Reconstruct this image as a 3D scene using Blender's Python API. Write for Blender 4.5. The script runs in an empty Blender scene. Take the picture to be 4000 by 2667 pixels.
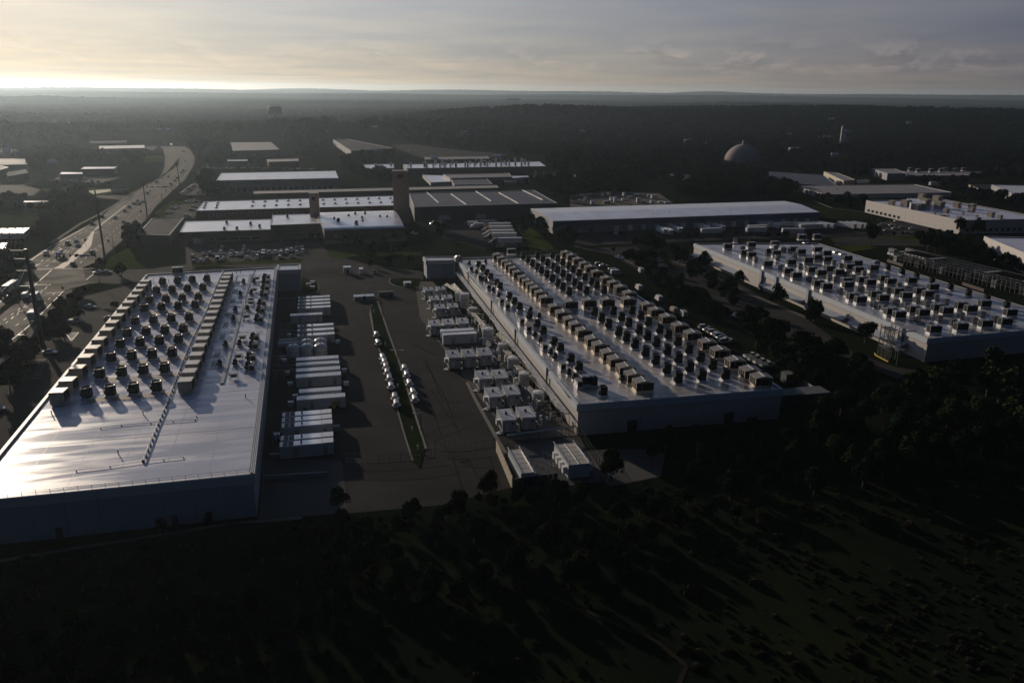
import bpy, math, random
import numpy as np
from mathutils import Vector, Matrix
from mathutils.geometry import tessellate_polygon
random.seed(7); RNG=np.random.RandomState(11)
R=math.radians
sc=bpy.context.scene
COL=sc.collection
# ---------------- camera ----------------
CH=83.0; PITCH=17.57; ROLL=0.5; FPX=3110.0
_p=R(PITCH); _r=R(ROLL)
FW=Vector((0,math.cos(_p),-math.sin(_p))); _rt=Vector((1,0,0)); _up=_rt.cross(FW)
RT_=_rt*math.cos(_r)+_up*math.sin(_r); UP_=-_rt*math.sin(_r)+_up*math.cos(_r)
cam=bpy.data.cameras.new('camera'); camo=bpy.data.objects.new('camera',cam); COL.objects.link(camo)
camo.matrix_world=Matrix.Translation((0,0,CH))@Matrix((RT_,UP_,-FW)).transposed().to_4x4()
cam.sensor_width=36; cam.lens=FPX/4000*36; cam.clip_end=60000; cam.clip_start=1
sc.camera=camo
HAZE=0.52e-4
# ---------------- light ----------------
SAZ=R(-37); SEL=R(12.5)       # azimuth from +Y (negative: left), elevation
SD=Vector((math.sin(SAZ)*math.cos(SEL),math.cos(SAZ)*math.cos(SEL),math.sin(SEL)))
sun=bpy.data.lights.new('sun','SUN'); sun.energy=3.5; sun.angle=R(0.6); sun.color=(1.0,.84,.66)
suno=bpy.data.objects.new('sun',sun); COL.objects.link(suno)
suno.rotation_euler=SD.to_track_quat('Z','Y').to_euler()
sc.view_settings.view_transform='Standard'; sc.view_settings.look='None'
sc.view_settings.exposure=0.0; sc.view_settings.gamma=1.0; sc.view_settings.use_curve_mapping=False
sc.render.engine='CYCLES'
try:
    sc.cycles.use_denoising=True; sc.cycles.volume_bounces=0; sc.cycles.max_bounces=6
    sc.cycles.diffuse_bounces=2; sc.cycles.glossy_bounces=2; sc.cycles.transparent_max_bounces=8
    sc.cycles.sample_clamp_indirect=4.0
except Exception: pass
W=bpy.data.worlds.new('World'); sc.world=W; W.use_nodes=True
nt=W.node_tree; N=nt.nodes; L=nt.links; N.clear()
def nn(t,**k):
    n=N.new(t)
    for a,b in k.items(): setattr(n,a,b)
    return n
def lk(a,b): L.new(a,b)
def math_(op,a,b=None,clamp=False):
    n=nn('ShaderNodeMath',operation=op); n.use_clamp=clamp
    for i,v in enumerate((a,b)):
        if v is None: continue
        if isinstance(v,(int,float)): n.inputs[i].default_value=v
        else: lk(v,n.inputs[i])
    return n.outputs[0]
def ramp(fac,stops,interp='LINEAR'):
    n=nn('ShaderNodeValToRGB'); cr=n.color_ramp; cr.interpolation=interp
    while len(cr.elements)<len(stops): cr.elements.new(0.5)
    for e,(p,c) in zip(cr.elements,stops):
        e.position=p; e.color=(*c,1) if len(c)==3 else c
    lk(fac,n.inputs[0]); return n.outputs[0]
def mixc(f,a,b,mode='MIX'):
    n=nn('ShaderNodeMix',data_type='RGBA',blend_type=mode); n.clamp_factor=True
    if isinstance(f,(int,float)): n.inputs[0].default_value=f
    else: lk(f,n.inputs[0])
    for i,v in ((6,a),(7,b)):
        if isinstance(v,tuple): n.inputs[i].default_value=(*v,1)
        else: lk(v,n.inputs[i])
    return n.outputs[2]
tc=nn('ShaderNodeTexCoord'); sep=nn('ShaderNodeSeparateXYZ'); lk(tc.outputs['Generated'],sep.inputs[0])
X,Y,Z=sep.outputs
zc=math_('MAXIMUM',Z,0.0)
# closeness to the sun's azimuth, 0..1
hl=math_('SQRT',math_('ADD',math_('MULTIPLY',X,X),math_('MULTIPLY',Y,Y)))
ca=math_('DIVIDE',math_('ADD',math_('MULTIPLY',X,math.sin(SAZ)),math_('MULTIPLY',Y,math.cos(SAZ))),math_('MAXIMUM',hl,.001))
s01=math_('MULTIPLY_ADD',ca,.5); N[-1].inputs[2].default_value=.5
elev=ramp(math_('POWER',zc,.5),[(0,(.70,.56,.38)),(.08,(.68,.56,.41)),(.13,(.62,.55,.44)),(.22,(.55,.54,.50)),(.33,(.50,.53,.57)),(.42,(.48,.53,.63)),(.55,(.36,.43,.58)),(.75,(.13,.19,.30)),(1,(.05,.08,.14))])
azc=ramp(s01,[(0,(.025,.055,.095)),(.5,(.065,.09,.14)),(.67,(.25,.265,.34)),(.78,(.40,.405,.46)),(.89,(.67,.67,.69)),(.96,(1.02,1.0,.97)),(1,(1.25,1.23,1.15))])
grad=mixc(1.0,elev,azc,'MULTIPLY')
# thin overcast: noise on the cloud plane
pl=nn('ShaderNodeCombineXYZ'); dz=math_('ADD',zc,.035)
lk(math_('DIVIDE',X,dz),pl.inputs[0]); lk(math_('DIVIDE',Y,dz),pl.inputs[1])
def noise(vec,s,d=5,r=.55,dist=0.0):
    n=nn('ShaderNodeTexNoise'); n.inputs['Scale'].default_value=s; n.inputs['Detail'].default_value=d
    n.inputs['Roughness'].default_value=r; n.inputs['Distortion'].default_value=dist; lk(vec,n.inputs['Vector']); return n.outputs['Fac']
n1=noise(pl.outputs[0],.42,6,.55,.3)
c1=ramp(n1,[(.30,(.82,.86,.95)),(.50,(.95,.96,.99)),(.70,(1.10,1.07,1.03))])
g2=mixc(1.0,grad,c1,'MULTIPLY')
# low cumulus band on the side away from the sun
cv=nn('ShaderNodeCombineXYZ'); lk(math_('ARCTAN2',X,Y),cv.inputs[0]); lk(math_('MULTIPLY',Z,2.6),cv.inputs[1])
n2=noise(cv.outputs[0],13.0,7,.60,.3)
cv2=nn('ShaderNodeCombineXYZ'); lk(math_('ARCTAN2',X,Y),cv2.inputs[0]); lk(math_('ADD',math_('MULTIPLY',Z,2.6),.022),cv2.inputs[1])
n3=noise(cv2.outputs[0],13.0,7,.60,.3)
band=ramp(Z,[(0.014,(0,0,0)),(.026,(1,1,1)),(.040,(1,1,1)),(.062,(0,0,0))])
side=ramp(s01,[(.78,(1,1,1)),(.93,(.25,.25,.25))])
pm=ramp(n2,[(.47,(0,0,0)),(.57,(1,1,1))])
puff=mixc(1.0,mixc(1.0,pm,band,'MULTIPLY'),side,'MULTIPLY')
lit=math_('MULTIPLY',math_('SUBTRACT',n2,n3),6.0)
pc=ramp(math_('ADD',lit,.5,True),[(.2,(.78,.76,.78)),(.5,(1.03,1.0,.99)),(.8,(1.35,1.25,1.2))])
g3=mixc(math_('MULTIPLY',puff,.9),g2,mixc(1.0,g2,pc,'MULTIPLY'))
sky=nn('ShaderNodeTexSky'); sky.sky_type='NISHITA'; sky.sun_disc=False; sky.sun_elevation=SEL; sky.sun_rotation=SAZ
sky.dust_density=3; sky.air_density=1.2
bg1=nn('ShaderNodeBackground'); lk(sky.outputs[0],bg1.inputs[0]); bg1.inputs[1].default_value=.05
bg2=nn('ShaderNodeBackground'); lk(g3,bg2.inputs[0]); bg2.inputs[1].default_value=1.0
mx=nn('ShaderNodeMixShader'); mx.inputs[0].default_value=.93
out=nn('ShaderNodeOutputWorld'); lk(bg1.outputs[0],mx.inputs[1]); lk(bg2.outputs[0],mx.inputs[2]); lk(mx.outputs[0],out.inputs[0])

# ---------------- pixel -> place ----------------
ZM={'S':(0,0,1.0),'TL':(0,250,2.24),'TB':(0,850,2.24),'FA':(0,1450,1.96),'AM':(750,450,2.489),'BM':(1550,450,2.489),'R':(2350,450,2.489),
'RT':(3150,450,2.489),'M':(1000,1000,2.24),'Y':(1600,1400,2.489),'B2':(1600,950,2.489),'B3':(2300,950,2.24),'C1':(3100,900,2.489),
'A5':(500,1000,3.136),'A6':(0,1250,3.136),'Y2':(1600,1200,4.356),'YA':(1000,1500,3.136),'H':(0,900,4.356),'D':(2150,1200,3.733),'ST':(3350,1200,5.2275),'OV':(0,0,.588)}
def px(z,x,y):
    a=ZM[z]; return a[0]+x/a[2],a[1]+y/a[2]
def at(z,x,y,h=0.0):
    sx,sy=px(z,x,y)
    d=FW*FPX+RT_*(sx-2000)+UP_*(1333.5-sy)
    t=(h-CH)/d.z
    return Vector((d.x*t,d.y*t,h))
def pxof(p):
    v=Vector(p)-Vector((0,0,CH)); k=FPX/v.dot(FW); return 2000+k*v.dot(RT_),1333.5-k*v.dot(UP_)
def solve_h(z,x,yt,yb):
    """height of a wall whose foot is seen at yb and top at yt"""
    b=at(z,x,yb); ty=px(z,x,yt)[1]; lo,hi=0.,120.
    for _ in range(50):
        m=(lo+hi)/2
        if pxof((b.x,b.y,m))[1]>ty: lo=m
        else: hi=m
    return lo
TH=R(14.0)                      # the estate's building grid
# ---------------- materials ----------------
MATS={}
def mat(name,c,rough=.6,metal=0.0,var=.12,scale=.6,bump=0.0,bscale=8,bst=None,c2=None,spec=.5,rvar=0.0,rscale=.2,objvar=0.0,emit=None,c2r=(.45,.62),stretch=None):
    if name in MATS: return MATS[name]
    m=bpy.data.materials.new(name); m.use_nodes=True; t=m.node_tree; b=t.nodes['Principled BSDF']
    b.inputs['Roughness'].default_value=rough; b.inputs['Metallic'].default_value=metal
    b.inputs['Specular IOR Level'].default_value=spec
    co=t.nodes.new('ShaderNodeTexCoord'); vec=co.outputs['Object']
    if stretch:
        mp=t.nodes.new('ShaderNodeMapping'); mp.inputs['Scale'].default_value=stretch; t.links.new(vec,mp.inputs[0]); vec=mp.outputs[0]
    nz=t.nodes.new('ShaderNodeTexNoise'); nz.inputs['Scale'].default_value=scale; nz.inputs['Detail'].default_value=6; nz.inputs['Roughness'].default_value=.6
    t.links.new(vec,nz.inputs['Vector'])
    cr=t.nodes.new('ShaderNodeValToRGB'); t.links.new(nz.outputs['Fac'],cr.inputs[0])
    if c2: 
        cr.color_ramp.elements[0].position=c2r[0]; cr.color_ramp.elements[1].position=c2r[1]
        cr.color_ramp.elements[0].color=(*c,1); cr.color_ramp.elements[1].color=(*c2,1)
    else:
        cr.color_ramp.elements[0].position=.3; cr.color_ramp.elements[1].position=.7
        cr.color_ramp.elements[0].color=tuple(max(0,v*(1-var)) for v in c)+(1,); cr.color_ramp.elements[1].color=tuple(min(1,v*(1+var)) for v in c)+(1,)
    col=cr.outputs[0]
    if objvar:
        oi=t.nodes.new('ShaderNodeObjectInfo'); hs=t.nodes.new('ShaderNodeHueSaturation')
        mr=t.nodes.new('ShaderNodeMapRange'); mr.inputs[3].default_value=1-objvar; mr.inputs[4].default_value=1+objvar
        t.links.new(oi.outputs['Random'],mr.inputs[0]); t.links.new(mr.outputs[0],hs.inputs['Value'])
        mr2=t.nodes.new('ShaderNodeMapRange'); mr2.inputs[3].default_value=.5-.02; mr2.inputs[4].default_value=.5+.015
        t.links.new(oi.outputs['Random'],mr2.inputs[0]); t.links.new(mr2.outputs[0],hs.inputs['Hue'])
        t.links.new(col,hs.inputs['Color']); col=hs.outputs[0]
    t.links.new(col,b.inputs['Base Color'])
    if rvar:
        n2=t.nodes.new('ShaderNodeTexNoise'); n2.inputs['Scale'].default_value=rscale; n2.inputs['Detail'].default_value=5
        rv=co.outputs['Object']
        if bst:
            mr_=t.nodes.new('ShaderNodeMapping'); mr_.inputs['Scale'].default_value=(.35,3.0,1); t.links.new(rv,mr_.inputs[0]); rv=mr_.outputs[0]
        t.links.new(rv,n2.inputs['Vector'])
        mr=t.nodes.new('ShaderNodeMapRange'); mr.inputs[1].default_value=.42; mr.inputs[2].default_value=.6
        mr.inputs[3].default_value=max(.02,rough-rvar); mr.inputs[4].default_value=min(1,rough+rvar)
        t.links.new(n2.outputs['Fac'],mr.inputs[0]); t.links.new(mr.outputs[0],b.inputs['Roughness'])
    if bump:
        n3=t.nodes.new('ShaderNodeTexNoise'); n3.inputs['Scale'].default_value=bscale; n3.inputs['Detail'].default_value=4
        bv=vec
        if bst:
            mp=t.nodes.new('ShaderNodeMapping'); mp.inputs['Scale'].default_value=bst; t.links.new(co.outputs['Object'],mp.inputs[0]); bv=mp.outputs[0]
        t.links.new(bv,n3.inputs['Vector'])
        bp=t.nodes.new('ShaderNodeBump'); bp.inputs['Strength'].default_value=bump; bp.inputs['Distance'].default_value=.1
        t.links.new(n3.outputs['Fac'],bp.inputs['Height']); t.links.new(bp.outputs[0],b.inputs['Normal'])
    if emit:
        b.inputs['Emission Color'].default_value=(*emit[0],1); b.inputs['Emission Strength'].default_value=emit[1]
    MATS[name]=m; return m
M_roofA=mat('roof_membrane_wet',(.50,.51,.60),.30,var=.10,scale=.07,spec=.2,rvar=.10,rscale=.12,bump=.22,bscale=.9,bst=(.10,1.8,1))
M_roofB=mat('roof_membrane_stained',(.42,.39,.39),.30,c2=(.27,.24,.21),scale=.06,rvar=.12,rscale=.13,bump=.05,bscale=.8,c2r=(.5,.66))
M_roofC=mat('roof_membrane_grey',(.34,.34,.38),.28,c2=(.24,.23,.22),scale=.08,rvar=.12,rscale=.12,bump=.05,bscale=.8,c2r=(.5,.7))
M_stain=mat('tan_dirt_stain',(.26,.20,.15),.75,var=.2,scale=1.5)
M_seam=mat('membrane_seam',(.45,.45,.49),.3,var=.1)
M_white=mat('white_metal',(.62,.62,.62),.35,var=.08,scale=.5)
M_wroof=mat('white_metal_roof',(.70,.69,.70),.36,.45,var=.08,scale=.12,rvar=.08,rscale=.1)
M_suntint=mat('sun_tinted_unit_base',(.66,.56,.43),.45,var=.1)  # white unit metal with the warm tint of sunlight put into its colour
M_groof=mat('grey_metal_roof',(.44,.38,.31),.4,.35,var=.12,scale=.15)
M_droof=mat('dark_membrane_roof',(.045,.05,.06),.9,var=.2,scale=.1,spec=.03)
M_mroof=mat('weathered_grey_roof',(.24,.225,.235),.75,var=.14,scale=.08,spec=.12)
M_broof=mat('slate_blue_roof',(.07,.085,.12),.8,var=.12,scale=.1,spec=.10)
M_troof=mat('tan_metal_roof',(.34,.30,.25),.6,var=.12,scale=.1,spec=.2)
M_conc=mat('painted_concrete_panel',(.40,.37,.35),.6,var=.06,scale=.25,bump=.05)
M_concg=mat('bluish_grey_concrete_panel',(.27,.30,.36),.6,var=.07,scale=.25,bump=.05)
M_fascia=mat('pale_grey_fascia',(.42,.45,.49),.5,var=.06,scale=.25)
M_dark=mat('dark_reveal',(.02,.02,.022),.7)
M_brick=mat('brown_brick_wall',(.11,.075,.055),.8,var=.2,scale=.4,bump=.1)
M_dwall=mat('dark_wall',(.05,.05,.055),.7,var=.15,scale=.3)
M_gwall=mat('grey_block_wall',(.20,.20,.21),.7,var=.12,scale=.3)
M_bluewall=mat('navy_blue_metal_wall',(.05,.07,.15),.5,var=.08,scale=.3)
M_tanwall=mat('tan_stucco_wall',(.36,.30,.23),.7,var=.08,scale=.3)
M_louv=mat('black_louvre_metal',(.012,.013,.015),.6,spec=.15,var=.3,scale=3,bump=.3,bscale=14,stretch=(.2,.2,6))
M_beige=mat('beige_grey_unit_metal',(.30,.29,.25),.5,var=.15,scale=.8,stretch=(1,1,.25))
M_grey=mat('galvanised_steel',(.30,.31,.32),.32,.6,var=.12,scale=1.2)
M_dgrey=mat('dark_grey_metal',(.07,.075,.08),.4,.3,var=.2)
M_pipe=mat('bare_metal_pipe',(.42,.41,.39),.25,.8,var=.1)
M_glass=mat('dark_window_glass',(.02,.025,.03),.08,spec=.8)
M_green=mat('green_window_glass',(.03,.16,.12),.1,spec=.8)
M_asph=mat('dark_asphalt',(.045,.043,.041),.85,var=.26,scale=.05,bump=.08,bscale=3,spec=.01)
M_asph2=mat('worn_highway_asphalt',(.038,.035,.032),.8,var=.14,scale=.05,bump=.15,bscale=3,rvar=.05,rscale=.08,spec=.02)
M_slat=mat('bright_metal_slat',(.66,.62,.56),.34,.75,var=.04)
M_concp=mat('concrete_pavement',(.13,.12,.105),.85,var=.12,scale=.1,bump=.08,bscale=2,spec=.01)
M_apron=mat('grey_concrete_apron',(.075,.078,.082),.85,var=.12,scale=.1,bump=.08,bscale=2,spec=.01)
M_kerb=mat('concrete_kerb',(.18,.16,.14),.6,var=.15,scale=.5,spec=.1)
M_brickp=mat('brick_paving',(.34,.25,.20),.7,var=.12,scale=.3,spec=.2)
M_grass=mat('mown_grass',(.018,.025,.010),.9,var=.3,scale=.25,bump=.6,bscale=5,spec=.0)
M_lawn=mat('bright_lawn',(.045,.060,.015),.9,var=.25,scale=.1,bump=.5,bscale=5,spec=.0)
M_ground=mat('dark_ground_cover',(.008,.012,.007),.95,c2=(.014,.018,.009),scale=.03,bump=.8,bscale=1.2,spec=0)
M_line=mat('white_road_paint',(.36,.34,.30),.6,var=.15,scale=1)
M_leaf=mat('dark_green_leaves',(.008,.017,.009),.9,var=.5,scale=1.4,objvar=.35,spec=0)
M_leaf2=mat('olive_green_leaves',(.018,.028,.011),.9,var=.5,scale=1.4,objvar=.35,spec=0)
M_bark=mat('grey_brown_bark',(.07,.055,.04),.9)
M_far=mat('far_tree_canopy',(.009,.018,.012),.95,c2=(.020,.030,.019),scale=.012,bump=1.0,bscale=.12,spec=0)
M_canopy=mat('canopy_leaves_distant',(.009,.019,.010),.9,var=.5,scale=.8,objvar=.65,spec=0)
M_tire=mat('black_rubber',(.015,.015,.015),.8)
M_red=mat('red_sign_face',(.55,.05,.03),.5,var=.03)
M_orange=mat('orange_sign_face',(.6,.13,.03),.5,var=.03)
M_blue=mat('blue_sign_face',(.03,.10,.40),.5,var=.03)
M_teal=mat('teal_sign_face',(.03,.28,.26),.5,var=.03)
M_yellow=mat('yellow_paint',(.62,.42,.04),.5,var=.1)
M_wood=mat('weathered_wooden_pole',(.055,.045,.038),.8,var=.2)
M_rust=mat('rust_red_metal',(.035,.014,.011),.6,var=.2)
M_tankw=mat('white_tank_enamel',(.60,.60,.60),.22,var=.05)
PAINT={'white':(.60,.60,.60),'silver':(.38,.39,.40),'grey':(.12,.125,.13),'black':(.015,.015,.017),'dark blue':(.02,.03,.07),'dark red':(.12,.012,.012),'pale blue':(.25,.32,.38),'beige':(.35,.31,.25),'orange':(.45,.12,.03)}
def paint(c): return mat(c.replace(' ','_')+'_car_paint',PAINT[c],.22,var=.02,spec=.7)
# ---------------- mesh building ----------------
class MB:
    def __init__(s): s.v=[]; s.f=[]; s.mi=[]; s.m=[]
    def _mi(s,m):
        if m is None: return 0
        if m not in s.m: s.m.append(m)
        return s.m.index(m)
    def add(s,vs,fs,m=None):
        o=len(s.v); s.v+= [tuple(v) for v in vs]; k=s._mi(m)
        for f in fs: s.f.append(tuple(i+o for i in f)); s.mi.append(k)
    def box(s,c,d,m=None,rz=0,taper=0):
        cx,cy,cz=c; a,b,h=d[0]/2,d[1]/2,d[2]/2; ct,st=math.cos(rz),math.sin(rz); vs=[]
        for z,k in ((-h,1),(h,1-taper)):
            for x,y in ((-a,-b),(a,-b),(a,b),(-a,b)):
                x*=k; y*=k; vs.append((cx+x*ct-y*st,cy+x*st+y*ct,cz+z))
        s.add(vs,[(0,3,2,1),(4,5,6,7),(0,1,5,4),(1,2,6,5),(2,3,7,6),(3,0,4,7)],m)
        return s
    def bar(s,a,b,w,m=None,h=None):
        a=Vector(a); b=Vector(b); d=(b-a); 
        if d.length<1e-6: return s
        d.normalize(); u=Vector((0,0,1)) if abs(d.z)<.95 else Vector((0,1,0))
        x=d.cross(u).normalized(); y=x.cross(d).normalized(); h=h or w
        vs=[p+x*(w/2)*i+y*(h/2)*j for p in (a,b) for i,j in ((-1,-1),(1,-1),(1,1),(-1,1))]
        s.add(vs,[(0,3,2,1),(4,5,6,7),(0,1,5,4),(1,2,6,5),(2,3,7,6),(3,0,4,7)],m); return s
    def cyl(s,a,b,r0,r1=None,n=10,m=None,cap=True):
        a=Vector(a); b=Vector(b); r1=r0 if r1 is None else r1; d=(b-a).normalized()
        u=Vector((0,0,1)) if abs(d.z)<.95 else Vector((1,0,0)); x=d.cross(u).normalized(); y=x.cross(d)
        vs=[]
        for p,r in ((a,r0),(b,r1)):
            for i in range(n):
                t=2*math.pi*i/n; vs.append(p+x*math.cos(t)*r+y*math.sin(t)*r)
        fs=[(i,(i+1)%n,n+(i+1)%n,n+i) for i in range(n)]
        if cap: fs+=[tuple(range(n-1,-1,-1)),tuple(range(n,2*n))]
        s.add(vs,fs,m); return s
    def prof(s,pts,y0,y1,m=None):
        """extrude an xz profile along y"""
        n=len(pts); vs=[(x,y0,z) for x,z in pts]+[(x,y1,z) for x,z in pts]
        s.add(vs,[tuple(range(n)),tuple(range(2*n-1,n-1,-1))]+[(i,n+i,n+(i+1)%n,(i+1)%n) for i in range(n)],m); return s
    def poly(s,pts,z0,z1,m=None):
        n=len(pts); ar=sum(pts[i][0]*pts[(i+1)%n][1]-pts[(i+1)%n][0]*pts[i][1] for i in range(n))
        if ar<0: pts=pts[::-1]
        vs=[(p[0],p[1],z0) for p in pts]+[(p[0],p[1],z1) for p in pts]
        tr=tessellate_polygon([[Vector((p[0],p[1],0)) for p in pts]])
        fs=[]
        for t in tr:
            a,b,c=[Vector((pts[i][0],pts[i][1])) for i in t]
            t=tuple(t) if (b-a).cross(c-a)>0 else (t[0],t[2],t[1])
            fs.append(tuple(i+n for i in t))
            if z1-z0>.001: fs.append((t[2],t[1],t[0]))
        if z1-z0>.001: fs+=[(i,(i+1)%n,n+(i+1)%n,n+i) for i in range(n)]
        s.add(vs,fs,m); return s
    def lathe(s,prof,c=(0,0),n=16,m=None):
        vs=[]; 
        for r,z in prof:
            for i in range(n):
                t=2*math.pi*i/n; vs.append((c[0]+r*math.cos(t),c[1]+r*math.sin(t),z))
        fs=[(k*n+i,k*n+(i+1)%n,(k+1)*n+(i+1)%n,(k+1)*n+i) for k in range(len(prof)-1) for i in range(n)]
        s.add(vs,fs,m); return s
    def mesh(s,name,m=None,smooth=False):
        me=bpy.data.meshes.new(name); me.from_pydata(s.v,[],s.f); 
        if s.m:
            for q in s.m: me.materials.append(q)
            me.polygons.foreach_set('material_index',s.mi)
        elif m: me.materials.append(m)
        if smooth: me.polygons.foreach_set('use_smooth',[True]*len(me.polygons))
        me.update(); return me
def obj(name,me,parent=None,loc=(0,0,0),rz=0):
    o=bpy.data.objects.new(name,me); COL.objects.link(o); o.location=loc; o.rotation_euler=(0,0,rz)
    if parent is not None: o.parent=parent
    return o
def tag(o,label,cat,group=None,kind=None):
    o['label']=label; o['category']=cat
    if group: o['group']=group
    if kind: o['kind']=kind
    return o
def thing(name,label,cat,loc=(0,0,0),rz=0,group=None):
    o=bpy.data.objects.new(name,None); COL.objects.link(o); o.empty_display_size=.5; o.location=loc; o.rotation_euler=(0,0,rz)
    return tag(o,label,cat,group)
def place(name,spec,label,cat,loc,rz=0,group=None,scale=1.0,mats=None):
    """spec: list of (part name, mesh, loc, rz, [subparts]) sharing mesh data"""
    t=thing(name,label,cat,loc,rz,group)
    if scale!=1.0: t.scale=(scale,)*3 if not isinstance(scale,tuple) else scale
    def rec(sp,par):
        for e in sp:
            nm,me=e[0],e[1]; l=e[2] if len(e)>2 else (0,0,0); r=e[3] if len(e)>3 else 0
            if mats and nm in mats: me=mats[nm]
            o=obj(nm,me,par,l,r)
            if len(e)>4: rec(e[4],o)
    rec(spec,t); return t
def struct(name,me,loc=(0,0,0)):
    o=obj(name,me,None,loc); o['kind']='structure'; return o
def ordw(n):
    one=['','first','second','third','fourth','fifth','sixth','seventh','eighth','ninth','tenth','eleventh','twelfth','thirteenth','fourteenth','fifteenth','sixteenth','seventeenth','eighteenth','nineteenth']
    if n<20: return one[n]
    t=['','','twent','thirt','fort','fift','sixt','sevent','eight','ninet'][n//10]
    return t+'ieth' if n%10==0 else t+'y-'+one[n%10]
# ---------------- terrain ----------------
HILLS=[]   # (cx,cy,sx,sy,h,rot)
def hill(zx,x,y,rng,sx,sy,h):
    d=at(zx,x,y); d=Vector((d.x,d.y)).normalized()*rng; HILLS.append((d.x,d.y,sx,sy,h,math.atan2(d.y,d.x)))
hill('S',1220,700,1440,90,190,24); hill('S',2050,700,1900,130,300,20); hill('S',110,700,1460,80,170,17); hill('S',1750,700,1500,100,150,14)
hill('S',2400,700,2000,260,420,12); hill('S',3100,700,2300,350,900,22); hill('S',3900,700,2200,350,700,20)
hill('S',700,700,2900,260,800,3); hill('S',1800,700,3800,300,1500,8); hill('S',3300,700,4400,400,1600,8); hill('S',200,700,4600,400,1500,6)
hill('S',1200,700,6800,400,2600,24); hill('S',2900,700,7600,500,2600,28); hill('S',-200,700,8200,500,2500,26)
hill('S',500,700,10500,500,2600,44); hill('S',2000,700,11500,500,3200,50); hill('S',2750,700,12500,350,700,52); hill('S',3800,700,11500,500,3000,52); hill('S',1250,700,12500,400,1200,46)
_rh=random.Random(77)
for _i in range(26):
    hill('S',_rh.uniform(-200,4200),700,_rh.uniform(1500,4800),_rh.uniform(50,110),_rh.uniform(120,420),_rh.uniform(5,13))
def terr(x,y):
    x=np.asarray(x,float); y=np.asarray(y,float); z=np.zeros_like(x)
    for cx,cy,sx,sy,h,a in HILLS:
        dx=x-cx; dy=y-cy; u=dx*math.cos(a)+dy*math.sin(a); v=-dx*math.sin(a)+dy*math.cos(a)
        z+=h*np.exp(-(u/sx)**2-(v/sy)**2)
    r=np.hypot(x,y); z+=5*np.sin(x/330.+1)*np.cos(y/410.)*np.clip((r-1500)/1500,0,1)+4*np.clip((r-3000)/3000,0,1)
    return z*np.clip((r-1260)/180,0,1)
def grid_mesh(name,rs,az,zf,m,smooth=True):
    A,Rr=np.meshgrid(az,rs); x=Rr*np.sin(A); y=Rr*np.cos(A); z=zf(x,y)
    v=np.stack([x,y,z],-1).reshape(-1,3); nr,na=len(rs),len(az)
    i=np.arange(nr-1)[:,None]*na+np.arange(na-1)[None,:]
    f=np.stack([i,i+1,i+na+1,i+na],-1).reshape(-1,4)[:,::-1]
    me=bpy.data.meshes.new(name); me.vertices.add(len(v)); me.vertices.foreach_set('co',v.ravel())
    me.loops.add(f.size); me.loops.foreach_set('vertex_index',f.ravel().astype('i4'))
    me.polygons.add(len(f)); me.polygons.foreach_set('loop_start',np.arange(0,f.size,4).astype('i4'))
    me.update(calc_edges=True); me.validate()
    if smooth: me.polygons.foreach_set('use_smooth',np.ones(len(f),bool))
    me.materials.append(m); return me
rs=np.concatenate([[0.5,30,100,300,700,1000],np.geomspace(1150,16500,120)])
az=np.concatenate([np.radians(np.arange(-180,-45,5)),np.radians(np.arange(-45,45,.5)),np.radians(np.arange(45,181,5))])
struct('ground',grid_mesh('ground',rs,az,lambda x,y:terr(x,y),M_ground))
def sheet(name,pts,z,m,thick=0.0,z0=None):
    w=[at(*p) if isinstance(p[0],str) else Vector((p[0],p[1],0)) for p in pts]
    c=sum((Vector((p.x,p.y,0)) for p in w),Vector())/len(w)
    b=MB(); b.poly([(p.x-c.x,p.y-c.y) for p in w],(z-thick) if thick else z,z,m)
    return struct(name,b.mesh(name,m),(c.x,c.y,0))
def S(*l): return [('S',x,y) for x,y in l]
# centre yard between the two near buildings
sheet('yard_asphalt',S((1100,1120),(1180,1065),(1640,1085),(1690,1200),(2262,1700),(2070,1885),(1720,1972),(1345,2005),(1010,2025),(940,1990)),.02,M_asph)
sheet('concrete_apron',S((1025,1790),(1335,1800),(1358,2003),(1012,2030)),.06,M_apron)
sheet('equipment_yard_concrete',S((2010,1740),(2265,1705),(2350,1880),(2055,1920)),.06,M_apron)
sheet('equipment_yard_gravel',S((1620,1100),(1690,1100),(2255,1700),(2000,1720),(1640,1240)),.04,M_concp)
sheet('rear_road',S((760,955),(1240,945),(1290,990),(1420,1030),(1650,1060),(1655,1092),(1180,1085),(1100,1050),(730,1035)),.04,M_asph)
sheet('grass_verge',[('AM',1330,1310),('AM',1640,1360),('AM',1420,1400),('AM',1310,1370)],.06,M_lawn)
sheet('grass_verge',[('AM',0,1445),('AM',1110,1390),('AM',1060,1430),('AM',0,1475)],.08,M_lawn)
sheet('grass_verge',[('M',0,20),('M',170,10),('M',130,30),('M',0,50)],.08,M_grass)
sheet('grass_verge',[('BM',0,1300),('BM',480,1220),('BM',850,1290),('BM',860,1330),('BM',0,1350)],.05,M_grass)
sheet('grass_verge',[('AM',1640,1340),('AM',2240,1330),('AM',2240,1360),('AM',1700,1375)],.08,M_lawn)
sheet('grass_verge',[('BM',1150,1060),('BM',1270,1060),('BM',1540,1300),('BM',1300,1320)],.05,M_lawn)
sheet('grass_verge',[('M',400,180),('M',540,230),('M',550,320),('M',400,330)],.07,M_grass)
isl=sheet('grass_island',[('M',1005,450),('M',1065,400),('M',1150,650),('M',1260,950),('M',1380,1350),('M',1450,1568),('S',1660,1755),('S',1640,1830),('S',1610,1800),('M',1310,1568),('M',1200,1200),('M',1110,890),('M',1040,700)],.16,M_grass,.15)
sheet('grass_island',[('M',1170,205),('M',1300,195),('M',1440,200),('M',1420,270),('M',1290,280),('M',1190,250)],.16,M_grass,.15)
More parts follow.
